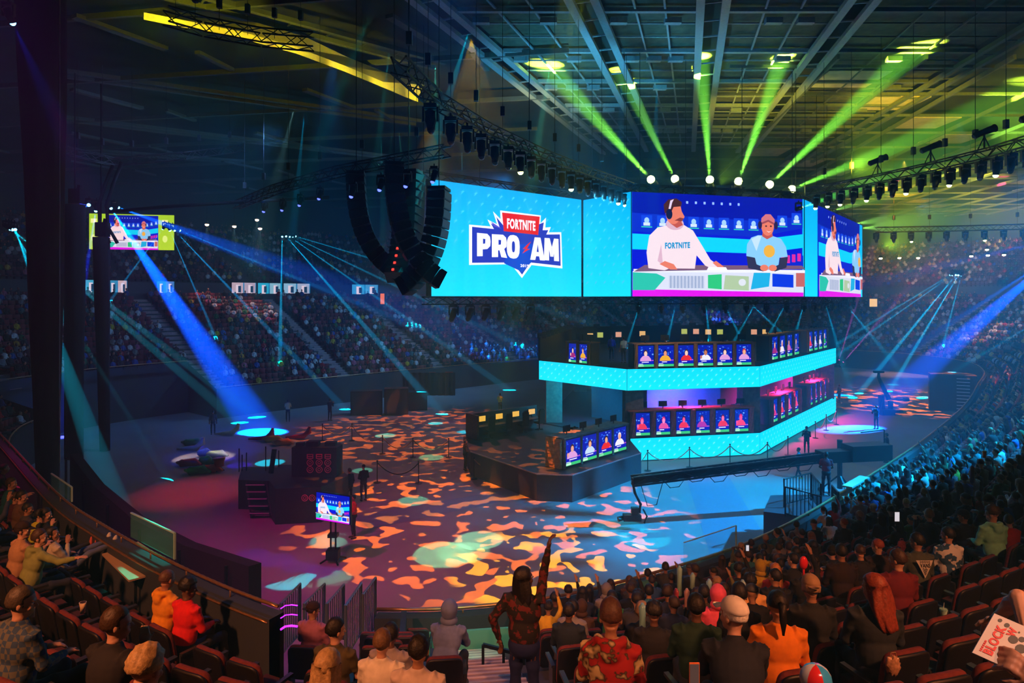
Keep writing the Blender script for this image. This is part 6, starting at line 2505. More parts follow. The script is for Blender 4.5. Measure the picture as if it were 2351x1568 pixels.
m_floral = blotch('floral_cloth', (.35, .01, .01), (.03, .02, .01), 9, .46, (.55, .42, .2))
m_tiedye = blotch('tie_dye_cloth', (.75, .8, .85), (.03, .1, .22), 7, .52)
m_gold = blotch('gold_print_cloth', (.01, .01, .012), (.015, .012, .01), 6, .5)
DK = (.012, .013, .018)
LIGHTSK = (.55, .30, .20); TANSK = (.38, .19, .11); BRSK = (.14, .065, .04)
BLK = (.01, .008, .008); BRN = (.05, .024, .012); LBR = (.14, .075, .035); BLD = (.55, .36, .16); RED_ = (.28, .05, .02); GRY = (.22, .19, .16)
HERO = [
    # px, py, label, pose, turn, shirt, hair, haircol, skin, extras
    (33, 1385, 'person with short greying hair in a blue plaid shirt, at the left edge', 'sit', 'R', C_('3a5a80'), 'short', (.07, .05, .035), LIGHTSK, dict(smat=m_plaid, scale=1.05)),
    (232, 1505, 'man with short brown hair in profile, hand near his mouth, nearest the bottom left', 'chin', 'R', C_('202028'), 'short', BRN, LIGHTSK, dict(scale=1.05)),
    (318, 1575, 'blond head peeking over the bottom edge beside the man in profile', 'sit', '', C_('705040'), 'curly', BLD, LIGHTSK, {}),
    (64, 1262, 'boy with brown hair in an olive green hooded top, arm stretched out pointing', 'point', 'R', C_('8a9858'), 'short', BRN, LIGHTSK, dict(hood='down')),
    (36, 1186, 'man with a dark cap and tan shirt behind the pointing boy', 'clap', 'R', C_('b08a68'), 'cap', C_('281410'), LIGHTSK, dict(under='short', hc2=BRN)),
    (122, 1190, 'woman with long dark hair and pale sweater, jeans legs up on the rail', 'feetup', 'R', C_('b8b4a0'), 'long', BLK, TANSK, dict(pants=C_('5a6a88'), shoes=(.6, .6, .55))),
    (374, 1288, 'person with shaved head in a bright orange hooded top by the left rail', 'sit', '', C_('f0a020'), 'buzz', (.12, .06, .04), TANSK, dict(hood='down', scale=1.05)),
    (389, 1338, 'person with black hair in a red sweatshirt beside the orange top', 'sit', 'R', C_('e81818'), 'curly', BLK, BRSK, dict(scale=1.05)),
    (76, 1110, 'child in a yellow green jacket with hand at mouth by the left rail', 'chin', 'R', C_('b8c020'), 'short', BLK, LIGHTSK, dict(scale=.9)),
    (112, 1152, 'child with dark hair, shoe up on the left rail, beside the pale sweater', 'feetup', '', C_('282830'), 'short', BLK, TANSK, dict(scale=.85, shoes=(.6, .1, .08))),
    (30, 1122, 'child with dark hair in a maroon top on the left, nearer row', 'sit', 'R', C_('501818'), 'short', BRN, LIGHTSK, dict(scale=.9)),
    (44, 1140, 'child with a grey collar beside the maroon top on the left', 'sit', 'R', C_('404048'), 'short', BLK, TANSK, dict(scale=.9)),
    (80, 1170, 'dark haired person in black between the cap man and the pale sweater', 'sit', 'R', DK, 'short', BLK, LIGHTSK, {}),
    (38, 1062, 'person in a brown top looking right near the top of the left rail', 'sit', 'R', C_('604838'), 'short', BLK, LIGHTSK, {}),
    (8, 1040, 'person in a pale top at the left edge near the rail', 'raise', 'R', C_('707068'), 'short', BLK, LIGHTSK, {}),
    (14, 1118, 'person in a teal top cut by the left edge, clapping', 'clap', 'R', C_('206878'), 'short', BRN, LIGHTSK, {}),
    (714, 1424, 'person in a backwards dark cap and dusty pink shirt beside the railings', 'sit', 'R', C_('a06078'), 'capback', C_('301818'), TANSK, dict(under='buzz', scale=1.08)),
    (766, 1470, 'person with black hair and olive t-shirt behind the pink shirt', 'sit', 'R', C_('4a4228'), 'short', BLK, LIGHTSK, dict(sleeve='short', scale=1.05)),
    (745, 1558, 'blond head at the bottom edge below the olive t-shirt', 'sit', '', C_('705030'), 'long', BLD, LIGHTSK, {}),
    (873, 1484, 'person with light brown hair, white shirt and dark lanyard', 'sit', '', C_('d8d0c0'), 'short', LBR, LIGHTSK, {}),
    (957, 1512, 'person with black hair and pale shirt right of the lanyard', 'sit', '', C_('c8b8b0'), 'short', BLK, TANSK, {}),
    (893, 1462, 'person in a grey shirt half hidden behind the lanyard', 'sit', '', C_('90888c'), 'short', BLK, BRSK, {}),
    (1021, 1432, 'person in a blue hooded sweatshirt, hood up, alone by the aisle', 'lean', '', C_('6878a8'), 'hood', BLK, TANSK, dict(scale=1.1)),
    (1402, 1472, 'person with tall cropped hair and red floral jacket, bottom centre', 'sit', '', C_('c02020'), 'tall', (.09, .04, .025), TANSK, dict(smat=m_floral, hood='down', scale=1.12)),
    (1700, 1492, 'man in a white baseball cap near the bottom, brim to the left', 'lean', 'L', C_('181c24'), 'cap', C_('f4eee4'), LIGHTSK, dict(under='buzz', scale=1.1)),
    (1790, 1425, 'person with black hair tied back and bright orange shirt', 'sit', '', C_('f08818'), 'ponytail', BLK, TANSK, dict(scale=1.08)),
    (1650, 1378, 'person in a bright pink hooded top with the hood up', 'sit', '', C_('e85878'), 'hood', BLK, TANSK, dict(scale=1.02)),
    (1806, 1312, 'young man with short dark hair in black, turned to the left', 'point', 'L', DK, 'short', BLK, LIGHTSK, dict(scale=1.05)),
    (1783, 1322, 'person with long ginger hair beside the young man turned left', 'sit', '', C_('901818'), 'long', (.5, .2, .05), LIGHTSK, {}),
    (1724, 1340, 'person with thick black hair in a white and orange shirt', 'sit', '', C_('e8b068'), 'curly', BLK, BRSK, dict(scale=1.02)),
    (1757, 1345, 'person with dark hair and glasses in a black jacket', 'sit', 'L', DK, 'short', BLK, TANSK, dict(scale=1.02)),
    (1852, 1318, 'person with black hair in a black shirt pointing with a bent arm', 'raise', 'R', DK, 'short', BLK, TANSK, dict(scale=1.02)),
    (1866, 1376, 'person wearing a tan baseball cap backwards and dark top', 'sit', '', C_('202428'), 'capback', C_('a88868'), TANSK, dict(under='short', scale=1.1)),
    (2013, 1392, 'woman with very long red brown hair seated near the right', 'sit', 'L', C_('283038'), 'verylong', RED_, LIGHTSK, dict(scale=1.1)),
    (2066, 1318, 'person with brown hair in a dark red shirt', 'sit', 'L', C_('701820'), 'short', BRN, LIGHTSK, dict(scale=1.1)),
    (2110, 1268, 'person in a grey green shirt with a white triangle print on the back', 'sit', 'L', C_('4a5248'), 'short', BLK, TANSK, dict(scale=1.1)),
    (2181, 1246, 'person in a blue and white tie-dye shirt', 'sit', 'L', C_('8090a0'), 'short', BLK, LIGHTSK, dict(smat=m_tiedye, scale=1.05)),
    (2217, 1193, 'person in a black cap and black shirt with a gold print', 'sit', 'L', DK, 'cap', C_('0c0c10'), TANSK, dict(under='short', scale=1.05)),
    (2284, 1222, 'person with curly brown hair in a mint green hooded top', 'sit', 'L', C_('98f0c8'), 'curly', BRN, LIGHTSK, dict(hood='down', scale=1.12)),
    (2140, 1193, 'man with grey hair in a dark teal shirt, arm out with a phone', 'phone', '', C_('203038'), 'short', GRY, LIGHTSK, dict(scale=1.08)),
    (2084, 1160, 'person with cropped blond hair between dark jackets', 'sit', '', C_('302828'), 'buzz', BLD, LIGHTSK, {}),
    (1700, 1392, 'person with black hair and black shirt with a small white collar tag', 'sit', '', DK, 'tall', BLK, TANSK, dict(scale=1.05)),
    (1600, 1420, 'person with dark hair in a dark green jacket, lower centre right', 'sit', '', C_('18382c'), 'short', BLK, BRSK, dict(scale=1.08)),
    (1618, 1372, 'person with dark brown hair in front of the dark green jacket', 'sit', '', C_('403830'), 'short', BLK, BRSK, {}),
    (1975, 1290, 'person with short dark hair in a black jacket, behind the dark red shirt', 'sit', '', C_('201c20'), 'buzz', BRN, LIGHTSK, dict(scale=1.05)),
    (2012, 1272, 'person with short dark red hair in a brown shirt', 'sit', 'L', C_('382420'), 'buzz', RED_, LIGHTSK, dict(scale=1.05)),
    (1935, 1290, 'broad person in a dark brown sweater, seen from behind', 'sit', '', C_('2c1c18'), 'short', BLK, TANSK, dict(scale=1.12)),
    (1918, 1270, 'person in a black cap with a white front, hand at mouth', 'chin', 'R', DK, 'cap', C_('101014'), LIGHTSK, dict(under='short')),
    (2278, 1155, 'person in a black knit hat and black strap top', 'clap', 'L', DK, 'beanie', C_('0a0a10'), TANSK, dict(scale=1.08)),
    (2318, 1043, 'person in a bright red t-shirt high on the right', 'phone', 'L', C_('b01820'), 'short', BLK, TANSK, dict(sleeve='short')),
    (2290, 1072, 'person in a white shirt high on the right below the red t-shirt', 'sit', 'L', C_('c8c4bc'), 'short', BLK, LIGHTSK, {}),
    (2236, 1093, 'person in a white shirt with yellow back print on the right', 'sit', 'L', C_('c0bcb0'), 'short', BLK, TANSK, {}),
    (2018, 1095, 'person in a white t-shirt standing out behind the green lit panel', 'lean', 'L', C_('b8a8c0'), 'short', BLK, TANSK, dict(sleeve='short')),
    (2112, 1112, 'person looking left in a dark jacket, middle right rows', 'sit', 'L', C_('182028'), 'short', BLK, LIGHTSK, {}),
    (2145, 1135, 'person in a navy shirt in front of the grey haired man', 'sit', '', C_('202850'), 'short', BLK, LIGHTSK, {}),
    (2175, 1130, 'person in a grey cap and green black top, middle right', 'sit', '', C_('182420'), 'capback', C_('506058'), LIGHTSK, dict(under='long')),
    (2203, 1135, 'person with long light hair, middle right', 'sit', '', C_('707870'), 'long', LBR, LIGHTSK, {}),
    (1865, 1235, 'person with long blond hair in the rows under the gate', 'sit', '', C_('405058'), 'long', LBR, LIGHTSK, {}),
    (1830, 1245, 'person with dark hair looking left under the gate', 'sit', 'L', C_('202428'), 'short', BLK, TANSK, {}),
    (1940, 1195, 'person with reddish brown hair in black, middle right rows', 'sit', 'L', DK, 'short', RED_, LIGHTSK, {}),
    (2008, 1180, 'bald person with a beard in dark clothes, middle right rows', 'sit', 'L', C_('181c20'), None, BLK, TANSK, {}),
    (2042, 1160, 'person in a black cap seen from behind, middle right rows', 'sit', '', C_('403830'), 'cap', C_('0c0c14'), TANSK, dict(under='short')),
    (1275, 1385, 'person with dark curly hair in the front rows right of the aisle', 'sit', 'R', C_('202020'), 'curly', BLK, BRSK, {}),
    (1305, 1410, 'person with cropped black hair, second from the aisle, centre', 'sit', '', C_('182838'), 'short', BLK, BRSK, {}),
    (1465, 1380, 'person with dark round hair in front of the centre rows', 'sit', '', C_('202830'), 'curly', BLK, BRSK, {}),
    (1492, 1370, 'person in a teal blue shirt leaning forward, centre front rows', 'lean', '', C_('306878'), 'short', BLK, TANSK, {}),
    (1502, 1412, 'person with black hair in black, centre rows', 'sit', '', DK, 'curly', BLK, BRSK, {}),
]
hero_rows = {}
for h in HERO:
    r_ = find_seat(h[0], h[1])
    hero_rows.setdefault(r_[1], []).append((r_[2], r_[3], r_[4], h))
# drop a second hero that lands in the same seat by shifting it sideways
for k, lst in hero_rows.items():
    lst.sort(key=lambda q: q[0])
    for a_ in range(1, len(lst)):
        if lst[a_][0] - lst[a_ - 1][0] < .5:
            s_ = lst[a_ - 1][0] + .52
            p_, n_, i_ = rowat2(k, s_)
            lst[a_] = (s_, p_, i_, lst[a_][3])
crnd = random.Random(11)
ALL = []                                                        # dicts of seats
for key, (rp, N_r, z_r) in ROWS.items():
    heroes = hero_rows.get(key, [])
    phase = heroes[0][0] % .57 if heroes else crnd.random() * .57
    n = int(rp[1][-1] / .57)
    used = [q[0] for q in heroes]
    for q in heroes:
        p, nn_, i = rowat2(key, q[0])
        ALL.append(dict(key=key, k=key[1], z=z_r, s=q[0], p=p, n=nn_, hero=q[3]))
    for j in range(n):
        s_ = phase + j * .57
        if any(abs(s_ - u) < .5 for u in used):
            continue
        p, nn_, i = rowat2(key, s_)
        if not allowed(key, p, i):
            continue
        if key[0] == 'm' and on_aisle(p, .95):
            continue
        if p.x ** 2 + p.y ** 2 < 2.6 ** 2 or p.y < 1.2:
            continue
        q = proj(p + Vector((0, 0, z_r + .8)))
        if q is None or not (-70 < q[0] < 2430 and q[1] < 1700):
            continue
        if key[0] == 'm' and 640 < q[0] < 860 and p.y > 8.3 and p.y < 20:          # the floor steps
            continue
        if key[0] == 'm' and 1060 < q[0] < 1250 and key[1] < 4 and p.y < 20:      # the exit below the aisle
            continue
        ALL.append(dict(key=key, k=key[1], z=z_r, s=s_, p=p, n=nn_, hero=None))


def occupancy(px, py, p):
    if py > 1000 and px < 640:
        return .30 if px < 150 and py < 1200 else 0.0
    if p.y < 21 and px < 1240:
        return 0.0
    if px > 1500 and (py > 1400 or (px > 1880 and py > 1210)):
        return 0.0
    if p.y < 21 and px >= 1240:
        if py > 1440:
            return 0.0
        if py > 1350:
            return .45 if px < 1700 else .25
        if px > 2100 and py > 1170:
            return .25
        return .86
    if px > 1240 and py > 760 and p.x > 5 and p.y < 60:
        return .90
    if px > 1800:
        return .72
    return .60


for a in ALL:
    q = proj(a['p'] + Vector((0, 0, a['z'] + 1.1)))
    a['q'] = q
    a['size'] = 1 / a['p'].y
    if a['hero']:
        a['occ'] = True
    else:
        h = math.sin(a['p'].x * .7 + a['k']) * .2               # families sit together
        a['occ'] = crnd.random() < occupancy(q[0], q[1], a['p']) + (h if occupancy(q[0], q[1], a['p']) not in (0.0, .9) else 0)
        if occupancy(q[0], q[1], a['p']) == 0.0:
            a['occ'] = False
order = sorted(ALL, key=lambda a: -a['size'])
inframe = [a for a in order if -40 < a['q'][0] < 2390 and a['q'][1] < 1640]
seat_ind = set(id(a) for a in inframe[:300])
occ_in = [a for a in inframe if a['occ']]
n_extra = 285
ppl_ind = set(id(a) for a in occ_in[:n_extra]) | set(id(a) for a in ALL if a['hero'])
# sections for naming: which block between aisles
aisle_s = {}


def section(a):
    """count seats from the nearest aisle along the row"""
    p = a['p']
    best = None
    for ai, i in enumerate(AIS):
        v = p - RAILP[i]
        n = RAILN[i]
        w = abs(v.cross(n).z)
        if v.dot(n) > -1 and (best is None or w < best[0]):
            side = 1 if v.cross(n).z > 0 else -1
            best = (w, ai, side)
    return best


def where(a):
    if a['key'][0] == 'b':
        return 'block end', max(1, int(round((a['p'] - Vector((-3.2, 9, 0))).length / .57))), 'left'
    w, ai, side = section(a)
    c = ai - 0
    q = a['q']
    nm = {0: 'centre aisle'}.get(ai)
    if nm is None:
        kk = ai if ai < len(AIS) / 2 else ai - len(AIS)
        nm = '%s aisle %s' % (nth(abs(kk)), 'rightwards' if kk > 0 else 'leftwards')
    num = max(1, int(round((w - .95) / .57)) + 1)
    return nm, num, 'right' if side < 0 else 'left'


def bl(a):
    return 'raised left block' if a['key'][0] == 'b' else 'lower bowl'


COLN = [('black', '141418', 30), ('dark grey', '303238', 16), ('navy', '1c2848', 12), ('grey', '7c7c80', 10), ('white', 'd8d8d4', 10), ('maroon', '581c24', 6), ('red', 'b02024', 5), ('teal', '2c6a70', 6),
        ('olive', '5a5a30', 5), ('blue', '2c58a8', 7), ('yellow', 'c8a828', 3), ('brown', '4a3428', 6), ('pink', 'c06080', 2), ('green', '2c7040', 4)]
CW = [c[2] for c in COLN]
seat_k = 0
for a in order:
    if id(a) not in seat_ind:
        continue
    p = a['p']; k = a['k']
    rz = math.atan2(-a['n'].y, -a['n'].x) - PI / 2
    nm, num, side = where(a)
    lab = 'dark red seat, %s row %d, %s %s of %s' % (bl(a), k + 1, nth(num), side, nm)
    loc = (p.x, p.y, a['z'])
    if seat_k < 150:
        o = seat_full(loc, rz, lab, 'theatre seats in the near bowl')
    else:
        o = put('theatre_seat', SEAT_ONE, None, loc, (0, 0, rz))
        tag(o, lab, 'seat', 'theatre seats in the near bowl')
    seat_k += 1
HOBJ = {}
LHAIR = ['short', 'short', 'short', 'buzz', 'curly', 'long', 'ponytail', 'cap', 'hood']
LPOSE = [('sit', ''), ('sit', 'L'), ('sit', 'R'), ('lean', ''), ('clap', ''), ('chin', ''), ('phone', ''), ('raise', '')]
LV = {}
for pi2, (po, tu) in enumerate(LPOSE):
    for hj in range(3):
        LV[len(LV)] = (po, tu, LHAIR[(pi2 * 2 + hj * 3 + (hj if pi2 % 2 else 0)) % len(LHAIR)])
PN = {'sit': 'sitting', 'lean': 'leaning forward', 'clap': 'hands in front', 'chin': 'hand at the chin', 'phone': 'holding hands out', 'raise': 'one hand raised'}
HN = {'short': 'short hair', 'buzz': 'cropped hair', 'curly': 'curly hair', 'long': 'long hair', 'ponytail': 'a ponytail', 'cap': 'a cap', 'hood': 'hood up'}
for a in ALL:
    if id(a) not in ppl_ind:
        continue
    p, k = a['p'], a['k']
    loc = (p.x, p.y, a['z'])
    if a['hero']:
        h = a['hero']
        ex = dict(h[9])
        if 'hc2' in ex:
            ex.pop('hc2')
        rz = facing(p, a['n'], .75 if h[0] > 1100 else .55)
        hc = h[7]
        HOBJ[h[2]] = person(loc, rz, h[2], h[3], h[4], h[5], h[6], hc, h[8], group='spectators in the near bowl', **ex)
    else:
        c = crnd.choices(COLN, CW)[0]
        po, tu, ha = LV[crnd.randrange(len(LV))]
        o = put('person', lite(po, tu, ha), None, loc, (0, 0, facing(p, a['n'], .7) + crnd.uniform(-.15, .15)))
        sc_ = crnd.uniform(.9, 1.06)
        o.scale = (sc_,) * 3
        cc = C_(c[1])
        v = crnd.uniform(.7, 1.3)
        o.color = (cc[0] * v, cc[1] * v, cc[2] * v, 1)
        nm, num, side = where(a)
        lab = '%s top, %s, %s row %d, %s %s of %s' % (c[0], HN[ha], bl(a), k + 1, nth(num), side, nm)
        tag(o, lab, 'person', 'spectators in the near bowl')

# ---- everyone and every seat beyond: two objects of uncountable many
def template(parts):
    mb = MB()
    parts(mb)
    V = np.array(mb.v, dtype=np.float32)
    F = mb.f
    return V, F, [c for c in mb.c]


def t_person(mb):
    mb.tube([(0, .02, .42), (0, 0, .75), (0, -.01, 1.0), (0, 0, 1.1)], [.17, .18, .2, .07], 6, col=1)
    mb.ell((0, .03, 1.22), (.085, .1, .12), 6, 5, col=2)
    mb.ell((0, 0, 1.27), (.092, .1, .1), 6, 4, col=3)
    mb.box((0, .25, .5), (.36, .5, .16), col=4)
    mb.tube([(-.2, 0, .98), (-.22, .08, .75), (-.06, .3, .68)], [.06, .055, .04], 5, col=1)
    mb.tube([(.2, 0, .98), (.22, .08, .75), (.06, .3, .68)], [.06, .055, .04], 5, col=1)


def t_seat(mb):
    mb.box((0, -.25, .68), (.5, .1, .54), col=1)
    mb.box((0, .0, .43), (.46, .42, .1), col=1)
    mb.box((.275, -.05, .4), (.05, .34, .5), col=2)


def mass(name, tpl, inst, cols, m, label, cat):
    V, F, C0 = tpl
    nv = len(V)
    n = len(inst)
    verts = np.zeros((n, nv, 3), dtype=np.float32)
    for i, (x, y, z, rz, sc) in enumerate(inst):
        c, s = math.cos(rz), math.sin(rz)
        verts[i, :, 0] = (V[:, 0] * c - V[:, 1] * s) * sc + x
        verts[i, :, 1] = (V[:, 0] * s + V[:, 1] * c) * sc + y
        verts[i, :, 2] = V[:, 2] * sc + z
    lens = np.array([len(f) for f in F]); flat = np.concatenate([np.array(f) for f in F])
    loops = (flat[None, :] + (np.arange(n) * nv)[:, None]).reshape(-1)
    ltot = np.tile(lens, n)
    lstart = np.concatenate([[0], np.cumsum(ltot)[:-1]])
    me = bpy.data.meshes.new(name)
    me.vertices.add(n * nv); me.vertices.foreach_set('co', verts.reshape(-1))
    me.loops.add(len(loops)); me.loops.foreach_set('vertex_index', loops.astype(np.int32))
    me.polygons.add(len(ltot)); me.polygons.foreach_set('loop_start', lstart.astype(np.int32)); me.polygons.foreach_set('loop_total', ltot.astype(np.int32))
    at = me.color_attributes.new('col', 'FLOAT_COLOR', 'CORNER')
    fc = np.array([c for c in C0])
    lc = np.repeat(fc, lens)
    colr = np.ones((n, len(flat), 4), dtype=np.float32)
    for q in set(C0):
        msk = lc == q
        colr[:, msk, :3] = np.array([cols[i][q] for i in range(n)], dtype=np.float32)[:, None, :]
    at.data.foreach_set('color', colr.reshape(-1))
    me.materials.append(m)
    me.update(calc_edges=True)
    me.validate()
    o = put(name, me)
    tag(o, label, cat, None, 'stuff')
    return o


inst = []; cols = []
for a in ALL:
    if id(a) in seat_ind:
        continue
    p = a['p']
    inst.append((p.x, p.y, a['z'], math.atan2(-a['n'].y, -a['n'].x) - PI / 2, 1))
    v = crnd.uniform(.7, 1.2)
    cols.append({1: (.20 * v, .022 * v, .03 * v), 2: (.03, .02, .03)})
mass('seat_rows', template(t_seat), inst, cols, M_ATTR, 'endless rows of dark red seats across the far lower bowl', 'seats')
inst = []; cols = []
SKN = [(.5, .28, .18), (.38, .2, .12), (.2, .1, .06)]
HRN = [(.012, .01, .01), (.03, .018, .012), (.12, .07, .03)]


def crowd_col():
    c = C_(crnd.choices(COLN, [22, 12, 12, 14, 22, 6, 6, 8, 3, 10, 6, 4, 4, 4])[0][1])
    return {1: tuple(min(.6, x * 1.0) for x in c), 2: crnd.choice(SKN), 3: crnd.choice(HRN), 4: (.03, .035, .05)}


for a in ALL:
    if id(a) in ppl_ind or not a['occ']:
        continue
    p = a['p']
    inst.append((p.x, p.y, a['z'], facing(p, a['n'], .6), crnd.uniform(.9, 1.08)))
    cols.append(crowd_col())
mass('crowd', template(t_person), inst, cols, M_ATTR, 'distant crowd filling the far lower bowl around the floor', 'crowd')
inst = []; cols = []; inst2 = []; cols2 = []
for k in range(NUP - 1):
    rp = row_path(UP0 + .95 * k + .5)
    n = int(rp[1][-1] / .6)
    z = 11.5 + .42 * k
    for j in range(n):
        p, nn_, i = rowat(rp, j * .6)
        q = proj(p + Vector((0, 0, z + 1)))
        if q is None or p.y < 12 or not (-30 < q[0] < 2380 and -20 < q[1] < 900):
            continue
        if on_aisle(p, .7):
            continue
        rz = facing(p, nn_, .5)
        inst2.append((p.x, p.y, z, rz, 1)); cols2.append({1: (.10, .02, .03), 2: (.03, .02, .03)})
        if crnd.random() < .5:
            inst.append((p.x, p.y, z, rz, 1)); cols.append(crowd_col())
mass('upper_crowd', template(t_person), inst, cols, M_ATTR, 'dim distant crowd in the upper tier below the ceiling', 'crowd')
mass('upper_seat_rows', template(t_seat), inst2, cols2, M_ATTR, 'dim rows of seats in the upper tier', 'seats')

# ---------------------------------------------------------------- standing and working people
# woman in the aisle with one arm raised
POSES['cheer'] = lambda y: standing(y, .12, (-.16, -.04, -.22), (-.10, .02, -.47), (.035, .02, .29), (.085, .03, .565), feet=(.10, .0))
J_ = None
wz = tread(7) + .0
wy = None
for kk in range(12):                                            # the step on which her head meets its place in the picture
    pass
p_w = RAILP[AIS[0]] + RAILN[AIS[0]] * 8.1
x_w = (1203 - 1175.5) / FPX * p_w.y
k_w = int((8.1 - .5) / ROW_D)
w = person((x_w, p_w.y, tread(k_w) + .01), math.radians(-12), 'woman in dark clothes standing in the aisle, right arm raised high', 'cheer', 'R', C_('401418'), 'verylong', BLK, BRSK,
           pants=C_('0a1a50'), shoes=(.03, .03, .1), smat=blotch('sequin_cloth', (.012, .01, .012), (.12, .015, .02), 14, .54), scale=1.07)
# floor people
for px, py, pose, rz, sh, ha, hcol, lab, kw in (
        (661, 968, 'camera', .3, 'd8b878', 'short', BLK, 'person in a tan top standing at the far left wall of the floor', dict(pants=C_('203040'))),
        (757, 966, 'camera', -.3, '181820', 'short', BLK, 'person in black standing at the far wall, further right', {}),
        (489, 998, 'stand', .4, '50505c', 'short', BLK, 'person in grey standing in the dark at the far left wall', {}),
        (1148, 950, 'camera', .1, 'b8e868', 'short', BLK, 'camera operator in a lime t-shirt behind the back desk', dict(sleeve='short')),
        (1068, 1080, 'clasp', -1.2, '181c28', 'short', BLK, 'guard in dark clothes standing at the left corner of the riser', {}),
        (1852, 1043, 'camera', 2.6, '101828', 'cap', (.01, .01, .02), 'camera operator in black walking beside the rope posts', dict(pants=C_('101828'))),
        (1834, 1098, 'walk', 1.2, '40a0c0', 'short', BLK, 'person bending by the crane arm with yellow shoes', dict(shoes=(.8, .8, .1), scale=.95)),
        (1927, 925, 'walk', .5, '101c30', 'short', BLK, 'dark figure beside the right end of the stage', {}),
        (803, 1160, 'stand', 1.0, '101420', 'short', BLK, 'crew member in black by the tall speaker prop', {}),
        (835, 1150, 'clasp', .6, '101420', 'capback', (.02, .02, .03), 'crew member in a backwards cap right of the speaker prop', {}),
        (812, 1235, 'clasp', 2.2, 'd84030', 'short', BLK, 'person in a red top behind the tilted screen stand', dict(sleeve='short')),
        (2012, 985, 'camera', 0, '101018', 'short', BLK, 'operator in black beside the tower camera', {}),
        (2036, 1062, 'clasp', .9, '28384c', 'short', BLK, 'person in grey leaning near the right rail by the crane weight', {})):
    g = G(px, py)
    person(g, rz, lab, pose, '', C_(sh), ha, hcol if ha == 'short' else hcol, TANSK, group=None, **kw)
g = G(1897, 1040, 3.4)
person((g.x, g.y, 1.64), 2.9 - PI, 'attendant in a red t-shirt standing by the gate railings', 'clasp', '', C_('d02840'), 'short', BLK, BRSK, sleeve='short', scale=1.03)
g = P(1432, 800, 43.5)
person((g.x, g.y, 5.5), .3, 'person in a pale blue shirt standing between the upper booths', 'stand', '', C_('a8d8e8'), 'short', BLK, TANSK, sleeve='short')
g = P(1404, 800, 45)
person((g.x, g.y, 5.5), -.3, 'person in deep blue standing between the upper booths', 'stand', '', C_('2030c0'), 'short', BLK, TANSK)
for i, (px, py, Y, z) in enumerate(((1530, 790, 46, 5.5), (1610, 790, 46, 5.5), (1668, 790, 47, 5.5), (1500, 925, 44, 1.3), (1560, 925, 44, 1.3), (1626, 925, 44, 1.3), (1690, 925, 44.5, 1.3), (1320, 1000, 36.5, 1.3), (1375, 990, 37.5, 1.3))):
    g = P(px, py, Y)
    person((g.x, g.y, z), crnd.uniform(2.6, 3.6), 'player in %s %s, %s from the left' % (('dark', 'blue', 'grey')[i % 3], ('on the upper stage' if z > 5 else 'behind the lower booths' if i < 7 else 'behind the stone desk'), nth((i % 4) + 1 if i < 3 else (i - 2 if i < 7 else i - 6))), 'sit', '',
           C_(('202028', '2838a0', '606878')[i % 3]), 'short', BLK, TANSK, group='players on the stage')
    tt = thing('gaming_chair', 'high backed black player chair on the stage, occupied, %s' % nth(i + 1), 'chair', (g.x, g.y, z), 0, 'occupied player chairs')
    mb = MB(); mb.box((0, 0, .42), (.5, .5, .08)); mb.build('seat', M_FAB, tt)
    mb = MB(); mb.box((0, .3, .85), (.46, .1, .8)); mb.build('backrest', M_FAB, tt)
    mb = MB(); mb.bar((0, 0, .02), (0, 0, .4), .07); mb.box((0, 0, .04), (.5, .08, .05)); mb.box((0, 0, .04), (.08, .5, .05)); mb.build('base', M_BLACK, tt)

# ---- two people cut by the right edge
def custom(label, J, loc, rz, shirt, sleeve, skin, pants, hair='short', hc=BLK, grp=None):
    t = thing('person', label, 'person', loc, rz, grp)
    b = put('body', remesh(body_mb(J), .005, 'body', M_SKIN, 1), t); b.color = (*skin, 1)
    s = put('shirt', remesh(shirt_mb(J, sleeve), .012, 'shirt', M_OBJ, 3), t); s.color = (*shirt, 1)
    p = put('trousers', remesh(pants_mb(J), .016, 'trousers', M_OBJ, 3), t); p.color = (*pants, 1)
    q = put('shoes', remesh(shoes_mb(J), .014, 'shoes', M_OBJ, 1), t); q.color = (.3, .3, .3, 1)
    h = put('hair', hairmesh(hair), t); h.matrix_local = Matrix.Translation(J['head']) @ J['R'].to_4x4(); h.color = (*hc, 1)
    return t


def edge_person(label, hip_w, zt, rz, elbow_w, wrist_w, side, shirt, sleeve, skin, pants, lean=.3, curl=.6, palm=None):
    """a seated body whose arm on one side reaches given points of the hall"""
    J = seated(lean, 0, -.1)
    Rz = Matrix.Rotation(-rz, 3, 'Z')
    loc = Vector((hip_w[0], hip_w[1], zt))
    loc_ = lambda w_: Rz @ (Vector(w_) - loc)
    J['el', side] = loc_(elbow_w)
    J['wr', side] = loc_(wrist_w)
    J['curl'] = curl
    if palm is not None:
        J['palm', side] = Rz @ Vector(palm)
    return custom(label, J, loc, rz, shirt, sleeve, skin, pants), J


YM = 2.12
pm_ = P(2300, 1500, YM)                                          # the hand on the magazine
WR_ = P(2386, 1560, 2.05)
edge_person('person past the bottom right corner, hand with a red wristband gripping the magazine', (pm_.x + .30, 1.22, 0), tread(16) - .30, .35,
                    WR_ + Vector((.20, -.14, -.13)), WR_, -1, C_('c03020'), 'short', (.50, .24, .15), C_('303848'), .35, 1.3, (-.1, -.8, .5))
o = thing('wristband', 'bright red wristband on the hand gripping the magazine', 'wristband', WR_ + Vector((.022, -.0154, -.0143)))
mb = MB()
d_ = Vector((.20, -.14, -.13)).normalized()
u_ = d_.cross(Vector((0, 0, 1))).normalized(); w_ = d_.cross(u_)
mb.tube([(u_ * math.cos(a * PI / 8) + w_ * math.sin(a * PI / 8)) * .031 for a in range(17)], .008, 6)
mb.build('band', mat('red_band', (.8, .02, .02), .5), o, True)
